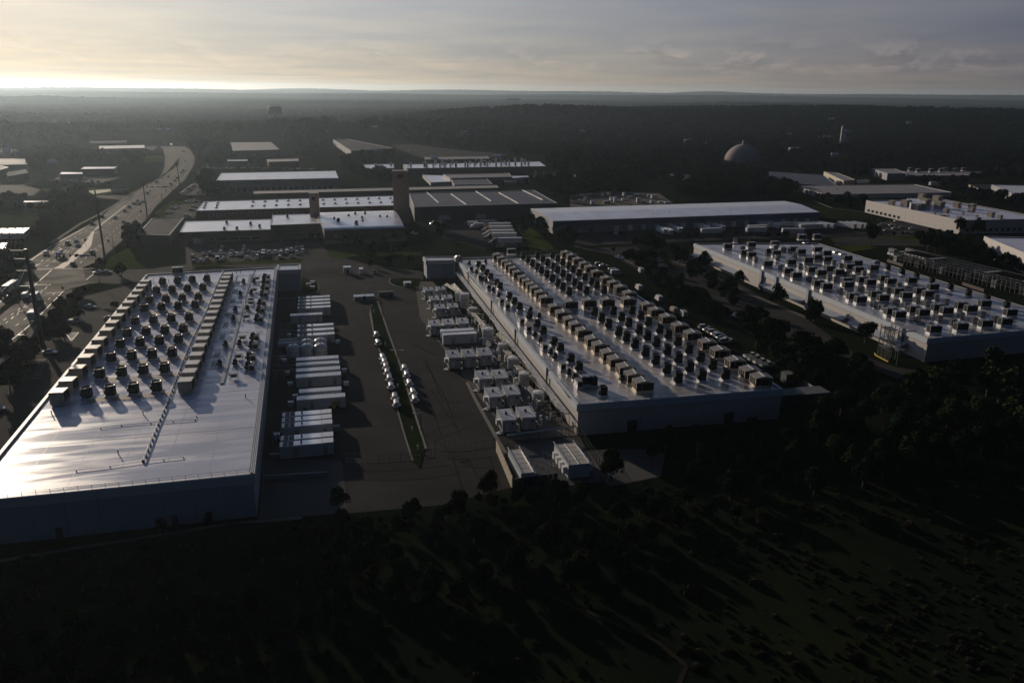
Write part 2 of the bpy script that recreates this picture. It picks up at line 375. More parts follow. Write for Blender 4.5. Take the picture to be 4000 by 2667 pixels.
def strip(name,pts,w,z,m,h=.12):
    b=MB(); P=[at(*p) for p in pts]; c=P[0].copy()
    for p,q in zip(P,P[1:]):
        b.bar((p.x-c.x,p.y-c.y,z),(q.x-c.x,q.y-c.y,z),w,m,h)
    return struct(name,b.mesh(name,m),(c.x,c.y,0))
strip('kerb',[('M',1065,400),('M',1150,650),('M',1260,950),('M',1380,1350),('M',1450,1568),('S',1665,1755)],.55,.14,M_kerb,.2)
strip('kerb',[('M',1000,470),('M',1035,700),('M',1105,890),('M',1195,1200),('M',1300,1568),('S',1612,1800)],.35,.14,M_kerb,.2)
strip('kerb',[('M',995,500),('M',1022,640),('M',1040,690)],.35,.12,M_kerb,.18)
strip('kerb',[('M',1175,200),('M',1165,235),('M',1220,265),('M',1290,282),('M',1420,272)],.4,.14,M_kerb,.2)
strip('kerb',[('M',540,235),('M',552,300),('M',520,330)],.3,.14,M_kerb,.2)
strip('kerb',[('Y',560,235),('Y',640,400),('Y',850,780),('Y',940,930)],.9,.1,M_kerb,.14)
# joints and tar lines of the yard paving
def lines(name,segs,w,z,m):
    b=MB(); c=at(*segs[0][0])
    for sgm in segs:
        P=[at(*p) for p in sgm]
        for p,q in zip(P,P[1:]): b.bar((p.x-c.x,p.y-c.y,z),(q.x-c.x,q.y-c.y,z),w,m,.01)
    return struct(name,b.mesh(name,m),(c.x,c.y,0))
M_tar=mat('tar_seal',(.015,.015,.015),.95,spec=0)
lines('pavement_joints',[[('Y',160,60),('Y',320,320),('Y',420,560),('Y',500,780)],[('Y',150,340),('Y',250,560),('Y',310,760)],[('Y',0,130),('Y',20,180)],[('Y',400,580),('Y',560,570)],[('Y',180,830),('Y',420,730),('Y',700,620)],
 [('Y',420,950),('Y',500,1230),('Y',560,1340)],[('Y',560,960),('Y',680,1180)],[('M',1480,900),('M',1560,1090),('M',1640,1290)],[('M',1540,1180),('M',1750,1500)],[('Y',780,960),('Y',880,1240)],[('M',1500,1560),('M',1780,1440)],[('M',860,480),('M',1000,480)]],.16,.032,M_tar)
strip('foundation_path',S((0,2190),(300,2140),(620,2090),(900,2045),(1180,2022)),1.0,.05,M_concp,.06)
# highway
hw=[('TB',0,720),('TB',120,605),('TB',240,375),('TB',450,235),('TB',740,80),('TL',840,1375),('TL',1000,1240),('TL',1150,1125),('TL',1300,1050),('TL',1400,995),('TL',1440,900),('TL',1445,810),('TL',1425,745),('TL',1340,680),('TL',1180,655),
 ('TL',1210,640),('TL',1420,665),('TL',1560,690),('TL',1660,745),('TL',1705,810),('TL',1700,880),('TL',1620,1010),('TL',1500,1120),('TL',1370,1240),('TL',1270,1370),('TL',1180,1450),('TB',1000,260),('TB',880,370),('TB',720,440),('TB',760,500),('TB',1010,560),('TB',790,575),('TB',560,640),('TB',430,790),('TB',280,960),('TB',130,1090),('TB',0,1180),('S',-150,1480),('S',-500,1700),('S',-700,1400)]
sheet('highway',hw,.03,M_asph2)
sheet('side_street',[('TB',720,440),('TB',830,470),('TB',1250,450),('S',760,1030),('S',760,1050),('TB',1220,560),('TB',1010,580),('TB',760,560)],.035,M_asph)
sheet('highway_median',[('TL',1080,1180),('TL',1260,1075),('TL',1440,975),('TL',1560,880),('TL',1570,820),('TL',1530,860),('TL',1470,940),('TL',1290,1050)],.1,M_grass)
sheet('highway_median',[('TB',-20,810),('TB',130,700),('TB',160,680),('TB',210,700),('TB',90,780),('TB',-20,870)],.1,M_grass)
sheet('brick_median',[('TB',470,445),('TB',505,430),('TB',610,355),('TB',700,270),('TB',760,200),('TB',800,130),('TB',830,112),('TB',818,150),('TB',802,240),('TB',770,285),('TB',690,345),('TB',620,400),('TB',560,445)],.12,M_brickp,.1)
strip('median_strip',[('TB',825,115),('TB',900,50),('TL',1000,1320),('TL',1100,1240)],1.2,.08,M_kerb,.1)
def dashes(name,pts,w,z,n,duty=.4):
    b=MB(); P=[at(*p) for p in pts]; c=P[0].copy(); L_=[0]
    for p,q in zip(P,P[1:]): L_.append(L_[-1]+(q-p).length)
    tot=L_[-1]
    def pos(s):
        for k in range(len(P)-1):
            if s<=L_[k+1] or k==len(P)-2:
                return P[k].lerp(P[k+1],(s-L_[k])/(L_[k+1]-L_[k]))
    for i in range(n):
        p=pos(tot*i/n); q=pos(tot*(i+duty)/n); b.bar((p.x-c.x,p.y-c.y,z),(q.x-c.x,q.y-c.y,z),w,m_l,.01)
    return struct(name,b.mesh(name,m_l),(c.x,c.y,0))
m_l=M_line
lanes=[[('TB',100,880),('TB',330,680),('TB',470,560)],[('TB',30,900),('TB',250,740),('TB',440,580)],[('TB',0,960),('TB',190,820),('TB',330,700)],[('TB',60,1000),('TB',330,810),('TB',500,640)],
 [('TB',320,420),('TB',560,300),('TB',760,170),('TL',900,1450),('TL',1090,1290),('TL',1300,1180)],[('TB',400,430),('TB',600,300),('TB',800,150)],
 [('TB',250,470),('TB',480,290),('TB',700,140),('TL',930,1370),('TL',1150,1200)],[('TB',800,330),('TB',960,180),('TL',1110,1440),('TL',1280,1260),('TL',1480,1090)],[('TB',700,400),('TB',880,230),('TL',1040,1420),('TL',1230,1240)],
 [('TL',1300,1110),('TL',1440,1000),('TL',1560,900)],[('TL',1480,1000),('TL',1600,900),('TL',1640,820),('TL',1600,750)],[('TL',1540,1060),('TL',1650,940),('TL',1680,860)]]
for q in lanes: dashes('lane_marking',q,.2,.045,max(8,int(sum((at(*a)-at(*b)).length for a,b in zip(q,q[1:]))/11)))
lines('edge_marking',[[('TB',0,1150),('TB',270,935),('TB',550,650)],[('TB',0,740),('TB',160,590),('TB',250,385),('TB',460,245),('TB',745,90)],[('TB',300,455),('TB',470,448)],[('TB',480,448),('TB',820,446)],[('TB',400,665),('TB',535,652)],[('TB',180,700),('TB',450,460)],[('TB',300,590),('TB',425,587)],[('TB',755,545),('TB',835,480)]],.35,.045,M_line)
# lot at far left with hatched bay
sheet('left_lot_asphalt',[('TB',700,700),('TB',1010,620),('TB',1250,560),('S',500,1160),('S',0,1800),('S',-150,1850),('S',-120,1650),('TB',240,1100),('TB',600,950)],.05,M_asph)
lines('bay_marking',[[('TB',570,1010),('TB',688,1006)],[('TB',688,1006),('TB',625,1078)],[('TB',625,1078),('TB',575,1012)]]+[[('TB',578+i*8,1018+i*9),('TB',680-i*9,1010+i*9)] for i in range(6)],.3,.062,M_line)
lines('bay_marking',[[('TB',305+i*-4,1250+i*22),('TB',400-i*4,1242+i*22)] for i in range(8)],.14,.062,M_line)
sheet('pavement',[('TB',580,640),('TB',760,600),('TB',640,640),('TB',330,950),('TB',250,1080),('TB',120,1200),('TB',0,1290),('TB',0,1240),('TB',160,1100),('TB',330,900)],.07,M_concp)
strip('pavement',[('TL',450,1568),('TL',700,1400),('TL',880,1310),('TL',1020,1225),('TL',1180,1120),('TL',1330,1030)],2.2,.05,M_concp,.06)
for q in ([('TL',0,1300),('TL',480,1295),('TL',400,1400),('TL',320,1450),('TL',0,1440)],[('TL',360,1090),('TL',790,1080),('TL',1120,1090),('TL',900,1150),('TL',450,1160)],[('TL',1270,810),('TL',1440,800),('TL',1430,850),('TL',1250,870)],[('TL',1350,1300),('TL',1500,1200),('TL',1640,1200),('TL',1420,1350)],[('TL',1720,930),('TL',1840,860),('TL',1740,1010)],[('TB',900,480),('TB',960,350),('TB',1150,250),('TB',1190,380),('TB',1290,440),('TB',1050,460)]):
    sheet('lawn',q,.06,M_lawn)
sheet('pale_field',[('TL',760,1110),('TL',1130,1085),('TL',1000,1110),('TL',820,1140)],.08,mat('pale_yellow_grass',(.16,.15,.07),.8,var=.3,scale=.3))  # grass patch paler and yellower than the lawns around it
for q in ([('TL',1580,1150),('TL',1600,1100),('TL',1700,1040),('TL',1790,1060),('TL',1790,1150)],[('TL',1440,1340),('TL',1500,1230),('TL',1640,1190),('TL',1760,1190),('TL',1700,1350)],[('TL',470,1010),('TL',560,960),('TL',1070,990),('TL',860,1050)],[('TL',0,1060),('TL',180,1060),('TL',430,1010),('TL',200,1060),('TL',360,1100),('TL',290,1150),('TL',0,1180)],[('TL',680,800),('TL',960,780),('TL',960,815),('TL',690,815)],[('TL',1250,700),('TL',1400,700),('TL',1340,760),('TL',1270,740)],[('TL',0,745),('TL',560,735),('TL',540,775),('TL',0,775)],[('TL',690,1150),('TL',950,1150),('TL',1180,1140),('TL',1130,1200),('TL',900,1175)]):
    sheet('car_park',q,.055,M_asph)
# middle distance paving
sheet('car_park',[('AM',-60,1250),('AM',1100,1240),('AM',1120,1390),('AM',-60,1450)],.06,M_asph)
sheet('truck_yard_asphalt',[('BM',130,950),('BM',1020,960),('BM',1270,1280),('BM',850,1300),('BM',480,1200),('BM',230,1080)],.055,M_asph)
sheet('dock_yard_asphalt',[('R',-380,1100),('R',0,1060),('R',2116,1010),('RT',0,1000),('RT',640,1100),('RT',620,1160),('RT',0,1190),('R',900,1225),('R',0,1260),('R',-250,1290)],.045,M_asph)
sheet('storage_yard_gravel',[('R',-320,780),('R',0,740),('R',560,760),('R',700,860),('R',-300,900)],.05,M_concp)
sheet('service_road',[('BM',1100,380),('BM',600,340),('BM',-100,250),('AM',2000,330),('AM',2240,420),('BM',900,420)],.05,M_asph)
sheet('service_road',[('R',-200,1290),('R',350,1280),('R',420,1400),('R',900,1568),('B3',1150,560),('B3',1330,640),('B3',1600,800),('B3',1900,900),('B3',1900,930),('B3',1500,850),('B3',1000,560),('B3',560,320),('B3',200,100),('B3',-60,50)],.05,M_asph)
sheet('staff_car_park_asphalt',[('B3',680,80),('B3',900,90),('B3',1100,230),('B3',1600,520),('B3',1900,660),('C1',600,1200),('C1',1000,1330),('C1',1260,1370),('C1',1000,1440),('C1',300,1150),('B3',1500,760),('B3',1100,520),('B3',760,250)],.065,M_asph)
sheet('footpath',[('B3',720,160),('B3',850,170),('B3',1000,230),('B3',1400,430),('B3',1900,640),('B3',1900,660),('B3',1400,450),('B3',980,250)],.09,M_concp)
sheet('front_road',[('RT',240,1190),('RT',700,1172),('RT',1000,1200),('RT',1500,1230),('RT',1560,1300),('RT',1000,1270),('RT',620,1270),('RT',280,1275)],.05,M_asph)
sheet('office_car_park',[('RT',640,1060),('RT',900,1010),('RT',1360,1120),('RT',1400,1200),('RT',900,1180),('RT',640,1160)],.06,M_asph)
sheet('lawn',[('RT',310,1285),('RT',560,1262),('RT',700,1290),('RT',560,1310),('RT',420,1330)],.09,M_lawn)
sheet('lawn',[('RT',640,1175),('RT',900,1185),('RT',1500,1215),('RT',1200,1235),('RT',900,1210)],.09,M_lawn)
sheet('lawn',[('RT',0,860),('RT',560,950),('RT',620,1000),('RT',200,1000)],.06,M_grass)
sheet('forecourt',[('RT',1560,1215),('RT',1720,1215),('RT',1690,1330),('RT',1500,1300)],.06,M_asph)
strip('kerb',[('B3',300,140),('B3',480,230),('B3',700,350),('B3',960,480),('B3',1080,545)],.5,.12,M_kerb,.2)
strip('kerb',[('B3',1500,780),('B3',1620,850),('B3',1740,880),('B3',1900,885)],.5,.12,M_kerb,.2)
strip('kerb',[('RT',240,1192),('RT',500,1180),('RT',700,1176),('RT',850,1192)],.4,.12,M_kerb,.2)
strip('kerb',[('RT',60,830),('RT',250,905),('RT',560,945)],.5,.12,M_kerb,.2)
sheet('rear_gravel_pad',[('Y',1640,890),('Y',2240,880),('S',2600,1770),('S',2580,1860),('S',2380,1900)],.03,mat('dark_gravel',(.03,.029,.027),.9,var=.25,scale=.5))

# ---------------- buildings ----------------
def loc2(q,o,a):
    c,s=math.cos(-a),math.sin(-a); d=(q[0]-o[0],q[1]-o[1]); return (d[0]*c-d[1]*s,d[0]*s+d[1]*c)
FOOT=[]     # footprints, to keep trees out
def building(name,label,cat,quad,h,wm,rm,roof='flat',par=.5,pw=0,fascia=0,group=None,wins=(),ridge=0,over=0,rsub=None,panelm=None,fm=None,hole=False):
    o=Vector((quad[0].x,quad[0].y)); a=math.atan2(quad[1].y-quad[0].y,quad[1].x-quad[0].x)
    t=thing(name,label,cat,(o.x,o.y,0),a,group)
    Q=[Vector(loc2(q,o,a)) for q in quad]; FOOT.append([(q.x,q.y) for q in quad])
    cen=sum(Q,Vector((0,0)))/4
    walls=[]
    for k in range(4):
        p,q=Q[k],Q[(k+1)%4]; d=q-p; Lw=d.length; e=d.normalized(); n=Vector((e.y,-e.x))
        ang=math.atan2(e.y,e.x)
        b=MB(); z1=h-(par if roof=='flat' and not fascia else 0)
        inn=.0 if not pw else .25
        m=wm if not pw else M_dark
        mid=(p+q)/2-n*(.2+inn)
        b.box((0,0,h/2-.01),(Lw-.4-2*inn,.4,h-.02),m)
        w=obj('wall',b.mesh('wall',m),t,(mid.x,mid.y,0),ang)
        walls.append((w,p,q,e,n,ang,Lw,inn))
        if pw:
            npan=max(1,round(Lw/pw)); s=Lw/npan; hl=h-(fascia+.25 if fascia else 0)
            pb=MB().box((0,0,hl/2),(s-.07,.22,hl)).mesh('wall_panel',panelm or wm)
            fb=MB().box((0,0,fascia/2),(s-.05,.5,fascia)).mesh('fascia_panel',fm or M_fascia) if fascia else None
            for i in range(npan):
                x=-Lw/2+s*(i+.5)
                obj('wall_panel',pb,w,(x,-.2-inn+.12,0))
                if fb: obj('fascia_panel',fb,w,(x,-.2-inn-.12,h-fascia))
    if roof=='flat':
        b=MB(); b.poly([tuple(cen+(q-cen)*.998) for q in Q],h-par-.3,h-par,rm); obj('roof',b.mesh('roof',rm),t)
        b=MB()
        for (w,p,q,e,n,ang,Lw,inn) in walls:
            m_=(p+q)/2-n*.2; b.box((m_.x,m_.y,h+.03),(Lw+.1,.5,.1),None,ang)
        obj('parapet_cap',b.mesh('parapet_cap',M_fascia),t)
    elif roof=='gable':   # ridge parallel to front edge
        A,B,C_,D=[Vector((q.x,q.y,h)) for q in Q]; e=(B-A).normalized(); up=Vector((0,0,ridge)); ov=over
        m1=(A+D)/2+up-e*ov; m2=(B+C_)/2+up+e*ov; f=(A-D).normalized()*ov
        for nm,vs in (('roof_slope',[A-e*ov+f,B+e*ov+f,m2,m1]),('roof_slope',[m1,m2,C_+e*ov-f,D-e*ov-f])):
            b=MB(); dn=Vector((0,0,.25)); vv=vs+[v+dn for v in vs]
            b.add(vv,[(3,2,1,0),(4,5,6,7),(0,1,5,4),(1,2,6,5),(2,3,7,6),(3,0,4,7)]); obj(nm,b.mesh(nm,rm),t)
        b=MB(); b.add([A,D,(A+D)/2+up],[(0,1,2)]); b.add([B,C_,(B+C_)/2+up],[(0,2,1)]); obj('gable_end',b.mesh('gable_end',wm),t)
    elif roof=='curve':
        A,B,C_,D=[Vector((q.x,q.y,h)) for q in Q]; n=10; vs=[]
        for i in range(n+1):
            s=i/n; z=ridge*math.sin(math.pi*s); vs+= [A.lerp(D,s)+Vector((0,0,z)),B.lerp(C_,s)+Vector((0,0,z))]
        k=len(vs); vs+=[v+Vector((0,0,.2)) for v in vs]
        b=MB(); b.add(vs,[(2*i+k,2*i+1+k,2*i+3+k,2*i+2+k) for i in range(n)]+[(2*i,2*i+2,2*i+3,2*i+1) for i in range(n)]+[(0,1,1+k,k),(2*n,2*n+k,2*n+1+k,2*n+1)])
        obj('roof',b.mesh('roof',rm,True),t)
        b=MB(); b.add(vs[0:2*n+1:2],[tuple(range(n,-1,-1))]); b.add(vs[1:2*n+2:2],[tuple(range(n+1))]); obj('gable_end',b.mesh('gable_end',wm),t)
    # windows / doors: (wall idx, name, count, w, hgt, z, mat, u0, u1)
    for (k,nm,cnt,ww,hh,z,m,u0,u1) in wins:
        w,p,q,e,n,ang,Lw,inn=walls[k]; me=MB().box((0,0,hh/2),(ww,.12,hh)).mesh(nm,m)
        fr=None
        if nm=='window':
            f=MB(); 
            f.box((0,0,hh+.06),(ww+.24,.2,.12)); f.box((0,0,-.06),(ww+.24,.2,.12)); f.box((-ww/2-.06,0,hh/2),(.12,.2,hh)); f.box((ww/2+.06,0,hh/2),(.12,.2,hh)); fr=f.mesh('frame',M_white)
        for i in range(cnt):
            x=-Lw/2+Lw*(u0+(u1-u0)*(i+.5)/cnt); oo=obj(nm,me,w,(x,-.2-inn-.05,z))
            if fr and ww>1.3: 
                o2=bpy.data.objects.new('frame',fr)
                # a window frame belongs to the same wall; kept at part depth
                COL.objects.link(o2); o2.parent=w; o2.location=(x,-.2-inn-.06,z)
    t['h']=h; del t['h']
    return t,walls,a,Q
def rq(h,*pts): return [at(p[0],p[1],p[2],h) for p in pts]
def rail(parent,p,q,z,hgt=1.1,step=2.4,m=None,name='guard_rail'):
    b=MB(); p=Vector(p); q=Vector(q); n=max(1,round((q-p).length/step)); w=.07
    for i in range(n+1):
        a=p.lerp(q,i/n); b.bar((a.x,a.y,z),(a.x,a.y,z+hgt),w)
    for zz in (hgt,hgt*.55): b.bar((p.x,p.y,z+zz),(q.x,q.y,z+zz),w)
    return obj(name,b.mesh(name,m or M_grey),parent)
HA=9.5; HB=8.5; HC=8.0
# building A (left)
A_FR=at('S',987,1850,HA); A_BR=at('S',1080,1043,HA); A_FL=at('S',0,1947,HA)
uA=(A_FR-A_FL).normalized(); vA=(A_BR-A_FR).normalized(); A_BL=at('S',573,1072,HA)
# carry the left edge forward to the front line (it leaves the picture)
e1=at('S',0,1768,HA); dl=(e1-A_BL).normalized()
den=uA.x*dl.y-uA.y*dl.x; w_=A_BL-A_FR; tt=(w_.x*dl.y-w_.y*dl.x)/den; A_FLc=A_FR+uA*tt
tA,wA,aA,QA=building('data_hall','long grey warehouse at left with a bright wet roof full of cooling boxes','building',[A_FLc,A_FR,A_BR,A_BL],HA,M_concg,M_roofA,par=.35,pw=5.6,fascia=2.0,panelm=M_concg,
   wins=[(0,'wall_lamp',5,.35,.3,HA-1.2,M_white,.05,.95),(0,'door',2,1.1,2.2,0,M_dark,.1,.9)])
rail(tA,QA[0]+Vector((.6,.6)),QA[1]+Vector((-.6,.6)),HA-.3)
rail(tA,QA[1]+Vector((-.6,.6)),QA[2]+Vector((-.6,-.6)),HA-.3)
rail(tA,QA[3]+Vector((.6,-.6)),QA[2]+Vector((-.6,-.6)),HA-.3)
# rear right wing of A
q=[at('M',190,160,HA),at('M',385,155,HA),at('M',383,100,HA),at('M',178,100,HA)]
building('equipment_wing','blue-grey block at the back right corner of the left warehouse','building',[at('M',187,124,HA-.1),at('M',386,118,HA-.1),at('M',384,72,HA-.1),at('M',192,76,HA-.1)],HA-.1,M_concg,M_roofA,par=.3,pw=4.6,fascia=1.8,panelm=M_concg)
# building B (centre)
B_FL=at('S',2259,1579,HB); B_FR=at('S',3055,1518,HB); B_BL=at('S',1786,1010,HB); B_BR=B_FR+(B_BL-B_FL)*1.0
tB,wB,aB,QB=building('data_hall','long warehouse in the middle with rows of gabled louvre units on its roof','building',[B_FL,B_FR,B_BR,B_BL],HB,M_conc,M_roofB,par=.35,pw=5.6,fascia=1.9,panelm=M_conc,
   wins=[(0,'wall_lamp',4,.35,.3,HB-1.1,M_white,.05,.95),(0,'door',2,2.6,3.0,0,M_dark,.02,.98),(3,'wall_lamp',12,.3,.3,HB-1.1,M_white,.02,.98),(3,'door',1,1.2,2.3,0,M_dark,.96,1.0)])
rail(tB,QB[0]+Vector((.6,.6)),QB[1]+Vector((-.6,.6)),HB-.3); rail(tB,QB[0]+Vector((.6,.6)),QB[3]+Vector((.6,-.6)),HB-.3)
rail(tB,QB[3]+Vector((.6,-.6)),QB[2]+Vector((-.6,-.6)),HB-.3)
building('equipment_wing','blue-grey block projecting from the rear left corner of the middle warehouse','building',[at('M',1492,42,HB-.1),at('M',1730,36,HB-.1),at('M',1740,5,HB-.1),at('M',1465,5,HB-.1)],HB-.1,M_concg,M_roofB,par=.3,pw=4.6,fascia=1.8,panelm=M_concg)
# building C (right)
C_FL=at('S',3627,1322,HC); C_BL=at('S',2712,951,HC); C_BR=at('S',3196,950,HC); cfr=at('S',4000,1290,HC); crr=at('S',4000,1197,HC)
uc=(cfr-C_FL).normalized(); dr=(crr-C_BR).normalized(); den=uc.x*dr.y-uc.y*dr.x; w_=C_BR-C_FL; C_FR=C_FL+uc*((w_.x*dr.y-w_.y*dr.x)/den)
tC,wC,aC,QC=building('data_hall','long pale walled warehouse at right with black boxes crowding its roof','building',[C_FL,C_FR,C_BR,C_BL],HC,M_conc,M_roofC,par=.35,pw=5.6,fascia=1.8,panelm=M_conc,
   wins=[(3,'wall_lamp',9,.35,.3,HC-1.6,M_white,.02,.98),(0,'wall_lamp',4,.3,.3,HC-1.1,M_white,.05,.95)])
rail(tC,QC[0]+Vector((.6,.6)),QC[1]+Vector((-.6,.6)),HC-.3)
# C: sloping dock canopies and pilasters on the long left wall
w,p,q,e,n,ang,Lw,inn=wC[3]
def wallx(z,x,y):   # position along the left wall of C of a point seen there
    a_=at(z,x,y); l=Vector(loc2(a_,(tC.location.x,tC.location.y),aC)); return (l-p).dot(e)-Lw/2
for (x0,x1) in ((.02,.30),(.42,.60),(.63,.76),(.78,.95)):
    b=MB(); X0=-Lw/2+Lw*x0; X1=-Lw/2+Lw*x1
    b.add([(X0,-.3,3.9),(X1,-.3,3.9),(X1,-3.2,2.9),(X0,-3.2,2.9),(X0,-.3,3.7),(X1,-.3,3.7),(X1,-3.2,2.7),(X0,-3.2,2.7)],[(0,3,2,1),(4,5,6,7),(0,1,5,4),(3,7,6,2),(0,4,7,3),(1,2,6,5)])
    obj('dock_canopy',b.mesh('dock_canopy',M_concg),w,(0,-.3,0))
for xx in (.40,.47,.61,.93):
    obj('pilaster',MB().box((0,0,HC/2+.1),(1.6,1.1,HC+.2)).mesh('pilaster',M_concg),w,(-Lw/2+Lw*xx,-.9,0))
# ---------------- roof equipment prototypes (x = along front, y = away) ----------------
def unit_tower(cm=M_white,w=2.2,h=2.7,flange=.5):
    curb=MB().box((0,0,.06),(w+flange*2,w+flange*2,.12)).box((0,0,.25),(w+.2,w+.2,.3)).mesh('curb',cm)
    b=MB(); b.poly([(-w/2,-w*.38),(-w*.38,-w/2),(w*.38,-w/2),(w/2,-w*.38),(w/2,w*.38),(w*.38,w/2),(-w*.38,w/2),(-w/2,w*.38)],.4,h)
    body=b.mesh('casing',M_louv)
    cowl=MB().lathe([(w*.50,h-.25),(w*.53,h-.2),(w*.53,h+.12),(w*.46,h+.14),(w*.43,h-.05),(0.01,h-.06)],n=16).mesh('fan_cowl',M_louv)
    rim=MB().lathe([(w*.53,h+.12),(w*.55,h+.16),(w*.52,h+.2),(w*.47,h+.16)],n=16).mesh('rim',M_dgrey)
    side=MB().box((0,0,0),(.5,w*.5,h*.35)).mesh('control_box',M_dgrey)
    lou=MB()
    for i in range(5): lou.box((0,-w/2-.03,.65+i*(h-.9)/5),(w*.74,.06,.08))
    return [('curb',curb),('casing',body,(0,0,0),0,[('louvre',lou.mesh('louvre',M_dgrey)),('control_box',side,(-w/2-.2,0,h*.45))]),('fan_cowl',cowl,(0,0,0),0,[('rim',rim)])]
T_A=unit_tower(M_white,2.15,2.7,.35); T_B=unit_tower(M_white,2.0,3.1,.6); T_S=unit_tower(M_white,1.1,1.7,.25); T_M=unit_tower(M_white,1.6,2.2,.3)
def slab_box(w,d,z0,z1,m,nm): return MB().box((0,0,(z0+z1)/2),(w,d,z1-z0)).mesh(nm,m)
def unit_tall():      # tall air handler with a slatted top, dark louvre on its right
    w,d,h=3.35,3.5,3.4
    sl=MB().box((0,0,0),(w-.1,.38,.14)).mesh('top_slat',M_slat)
    grid=MB()
    for i in range(6): grid.box((0,-1.4+i*.56,0),(.05,.4,h*.55))
    pan=MB()
    for i in range(3): pan.box((-w/3+i*w/3,-d/2-.04,1.7),(w/3-.14,.08,2.2))
    return [('curb',slab_box(w-.4,d-.4,0,.35,M_white,'curb')),('casing',slab_box(w,d,.35,h-.12,M_beige,'casing'),(0,0,0),0,[('access_panel',pan.mesh('access_panel',M_beige)),('louvre',slab_box(.12,d-.4,1.2,h-.25,M_louv,'louvre'),(w/2+.04,0,0)),('plenum',slab_box(w-.2,d-.2,h-.14,h-.06,M_dark,'plenum'))])]+[('top_slat',sl,(0,-d/2+.3+i*.7,h)) for i in range(5)]
T_T=unit_tall()
def unit_gable():
    w,d,h,r=4.6,3.7,2.85,.46
    fr=MB()
    for x in (-w/2,w/2):
        for y in (-d/2,d/2): fr.bar((x,y,.6),(x,y,h),.16)
        fr.bar((x,-d/2,h),(x,d/2,h),.14)
    for y in (-d/2,d/2): fr.bar((-w/2,y,h),(w/2,y,h),.12); fr.bar((-w/6,y,.6),(-w/6,y,h),.05); fr.bar((w/3,y,.6),(w/3,y,h),.05)
    for y in (-.2,d/4): fr.bar((-w/2,y,.6),(-w/2,y,h),.06)
    rf=[]
    for sgn in (-1,1):
        b=MB(); o=.18; x0=0; x1=sgn*(w/2+o); z1=h-.03; vs=[(x0,-d/2-o,h+r),(x1,-d/2-o,z1),(x1,d/2+o,z1),(x0,d/2+o,h+r)]
        if sgn<0: vs=vs[::-1]
        b.add(vs+[(v[0],v[1],v[2]+.08) for v in vs],[(3,2,1,0),(4,5,6,7),(0,1,5,4),(1,2,6,5),(2,3,7,6),(3,0,4,7)])
        rf.append(b.mesh('roof_panel',M_groof))
    ribs=MB()
    for i in range(5):
        y=-d/2-.1+i*(d+.2)/4
        for s in (-1,1): ribs.bar((0,y,h+r+.11),(s*(w/2+.18),y,h+.08),.07)
    gab=MB(); 
    for y in (-d/2+.02,d/2-.02): gab.add([(-w/2,y,h),(w/2,y,h),(0,y,h+r)],[(0,1,2)])
    return [('curb',slab_box(w+.7,d+.7,0,.1,M_suntint,'curb')),('base',slab_box(w,d,.1,.75,M_suntint,'base')),('screen',slab_box(w-.14,d-.14,.65,h,M_louv,'screen'),(0,0,0),0,[('frame',fr.mesh('frame',M_suntint))]),
      ('roof_panel',rf[0]),('roof_panel',rf[1]),('roof_rib',ribs.mesh('roof_rib',M_grey)),('ridge_cap',MB().box((0,0,h+r+.13),(.22,d+.4,.1)).mesh('ridge_cap',M_white)),('gable_end',gab.mesh('gable_end',M_grey))]
T_G=unit_gable()
def unit_black(w=2.9,d=1.9,h=1.9,leg=.75):
    fr=MB()
    for x in (-w/2,w/2): fr.bar((x,-d/2,leg),(x,-d/2,leg+h),.06); fr.bar((x,d/2,leg),(x,d/2,leg+h),.06)
    for y in (-d/2,d/2): fr.bar((-w/2,y,leg+.05),(w/2,y,leg+.05),.08)
    top=MB().box((0,0,leg+h+.04),(w+.12,d+.12,.08))
    for i in range(2): top.cyl((-w/4+i*w/2,0,leg+h+.08),(-w/4+i*w/2,0,leg+h+.22),.6,n=12)
    return [('curb',slab_box(w+.1,d+.1,0,leg,M_white,'curb')),('casing',slab_box(w,d,leg,leg+h,M_louv,'casing'),(0,0,0),0,[('frame',fr.mesh('frame',M_white))]),('top',top.mesh('top',M_grey))]
T_K=unit_black(4.0,2.1,2.2,.75); T_K2=unit_black(3.4,2.0,2.1,.7)
def unit_hood(w=1.5):
    b=MB(); b.prof([(-w*.42,.4),(w*.42,.4),(w*.5,2.5),(-w*.5,2.5)],-.75,.75)
    side=MB().box((0,0,0),(w*.7,.1,1.3))
    return [('curb',slab_box(w+.2,1.7,0,.4,M_white,'curb')),('casing',b.mesh('casing',M_dgrey),(0,0,0),0,[('access_panel',side.mesh('access_panel',M_grey),(0,-.8,1.5))])]
T_H=unit_hood(1.9)
def unit_scoop():
    b=MB(); b.prof([(-1.6,.3),(1.6,.3),(1.6,1.7),(.9,2.6),(-.9,2.6),(-1.6,1.9)],-1,1)
    return [('curb',slab_box(3.4,2.2,0,.3,M_white,'curb')),('hood',b.mesh('hood',M_grey))]
T_SC=unit_scoop()
def unit_pack():      # pale ribbed packaged unit, long side away from the viewer
    b=MB().box((0,0,1.35),(1.5,3.0,1.5)); r=MB()
    for i in range(7): r.box((0,-1.35+i*.45,2.14),(1.5,.08,.08))
    return [('curb',slab_box(1.7,3.3,0,.6,M_white,'curb')),('casing',b.mesh('casing',M_grey),(0,0,0),0,[('top_rib',r.mesh('top_rib',M_white)),('louvre',slab_box(1.2,.08,.8,1.9,M_louv,'louvre'),(0,-1.52,0))]),('fan',MB().cyl((.3,1.9,1.0),(.3,1.9,2.0),.4,n=12).mesh('fan',M_dgrey))]
T_P=unit_pack()
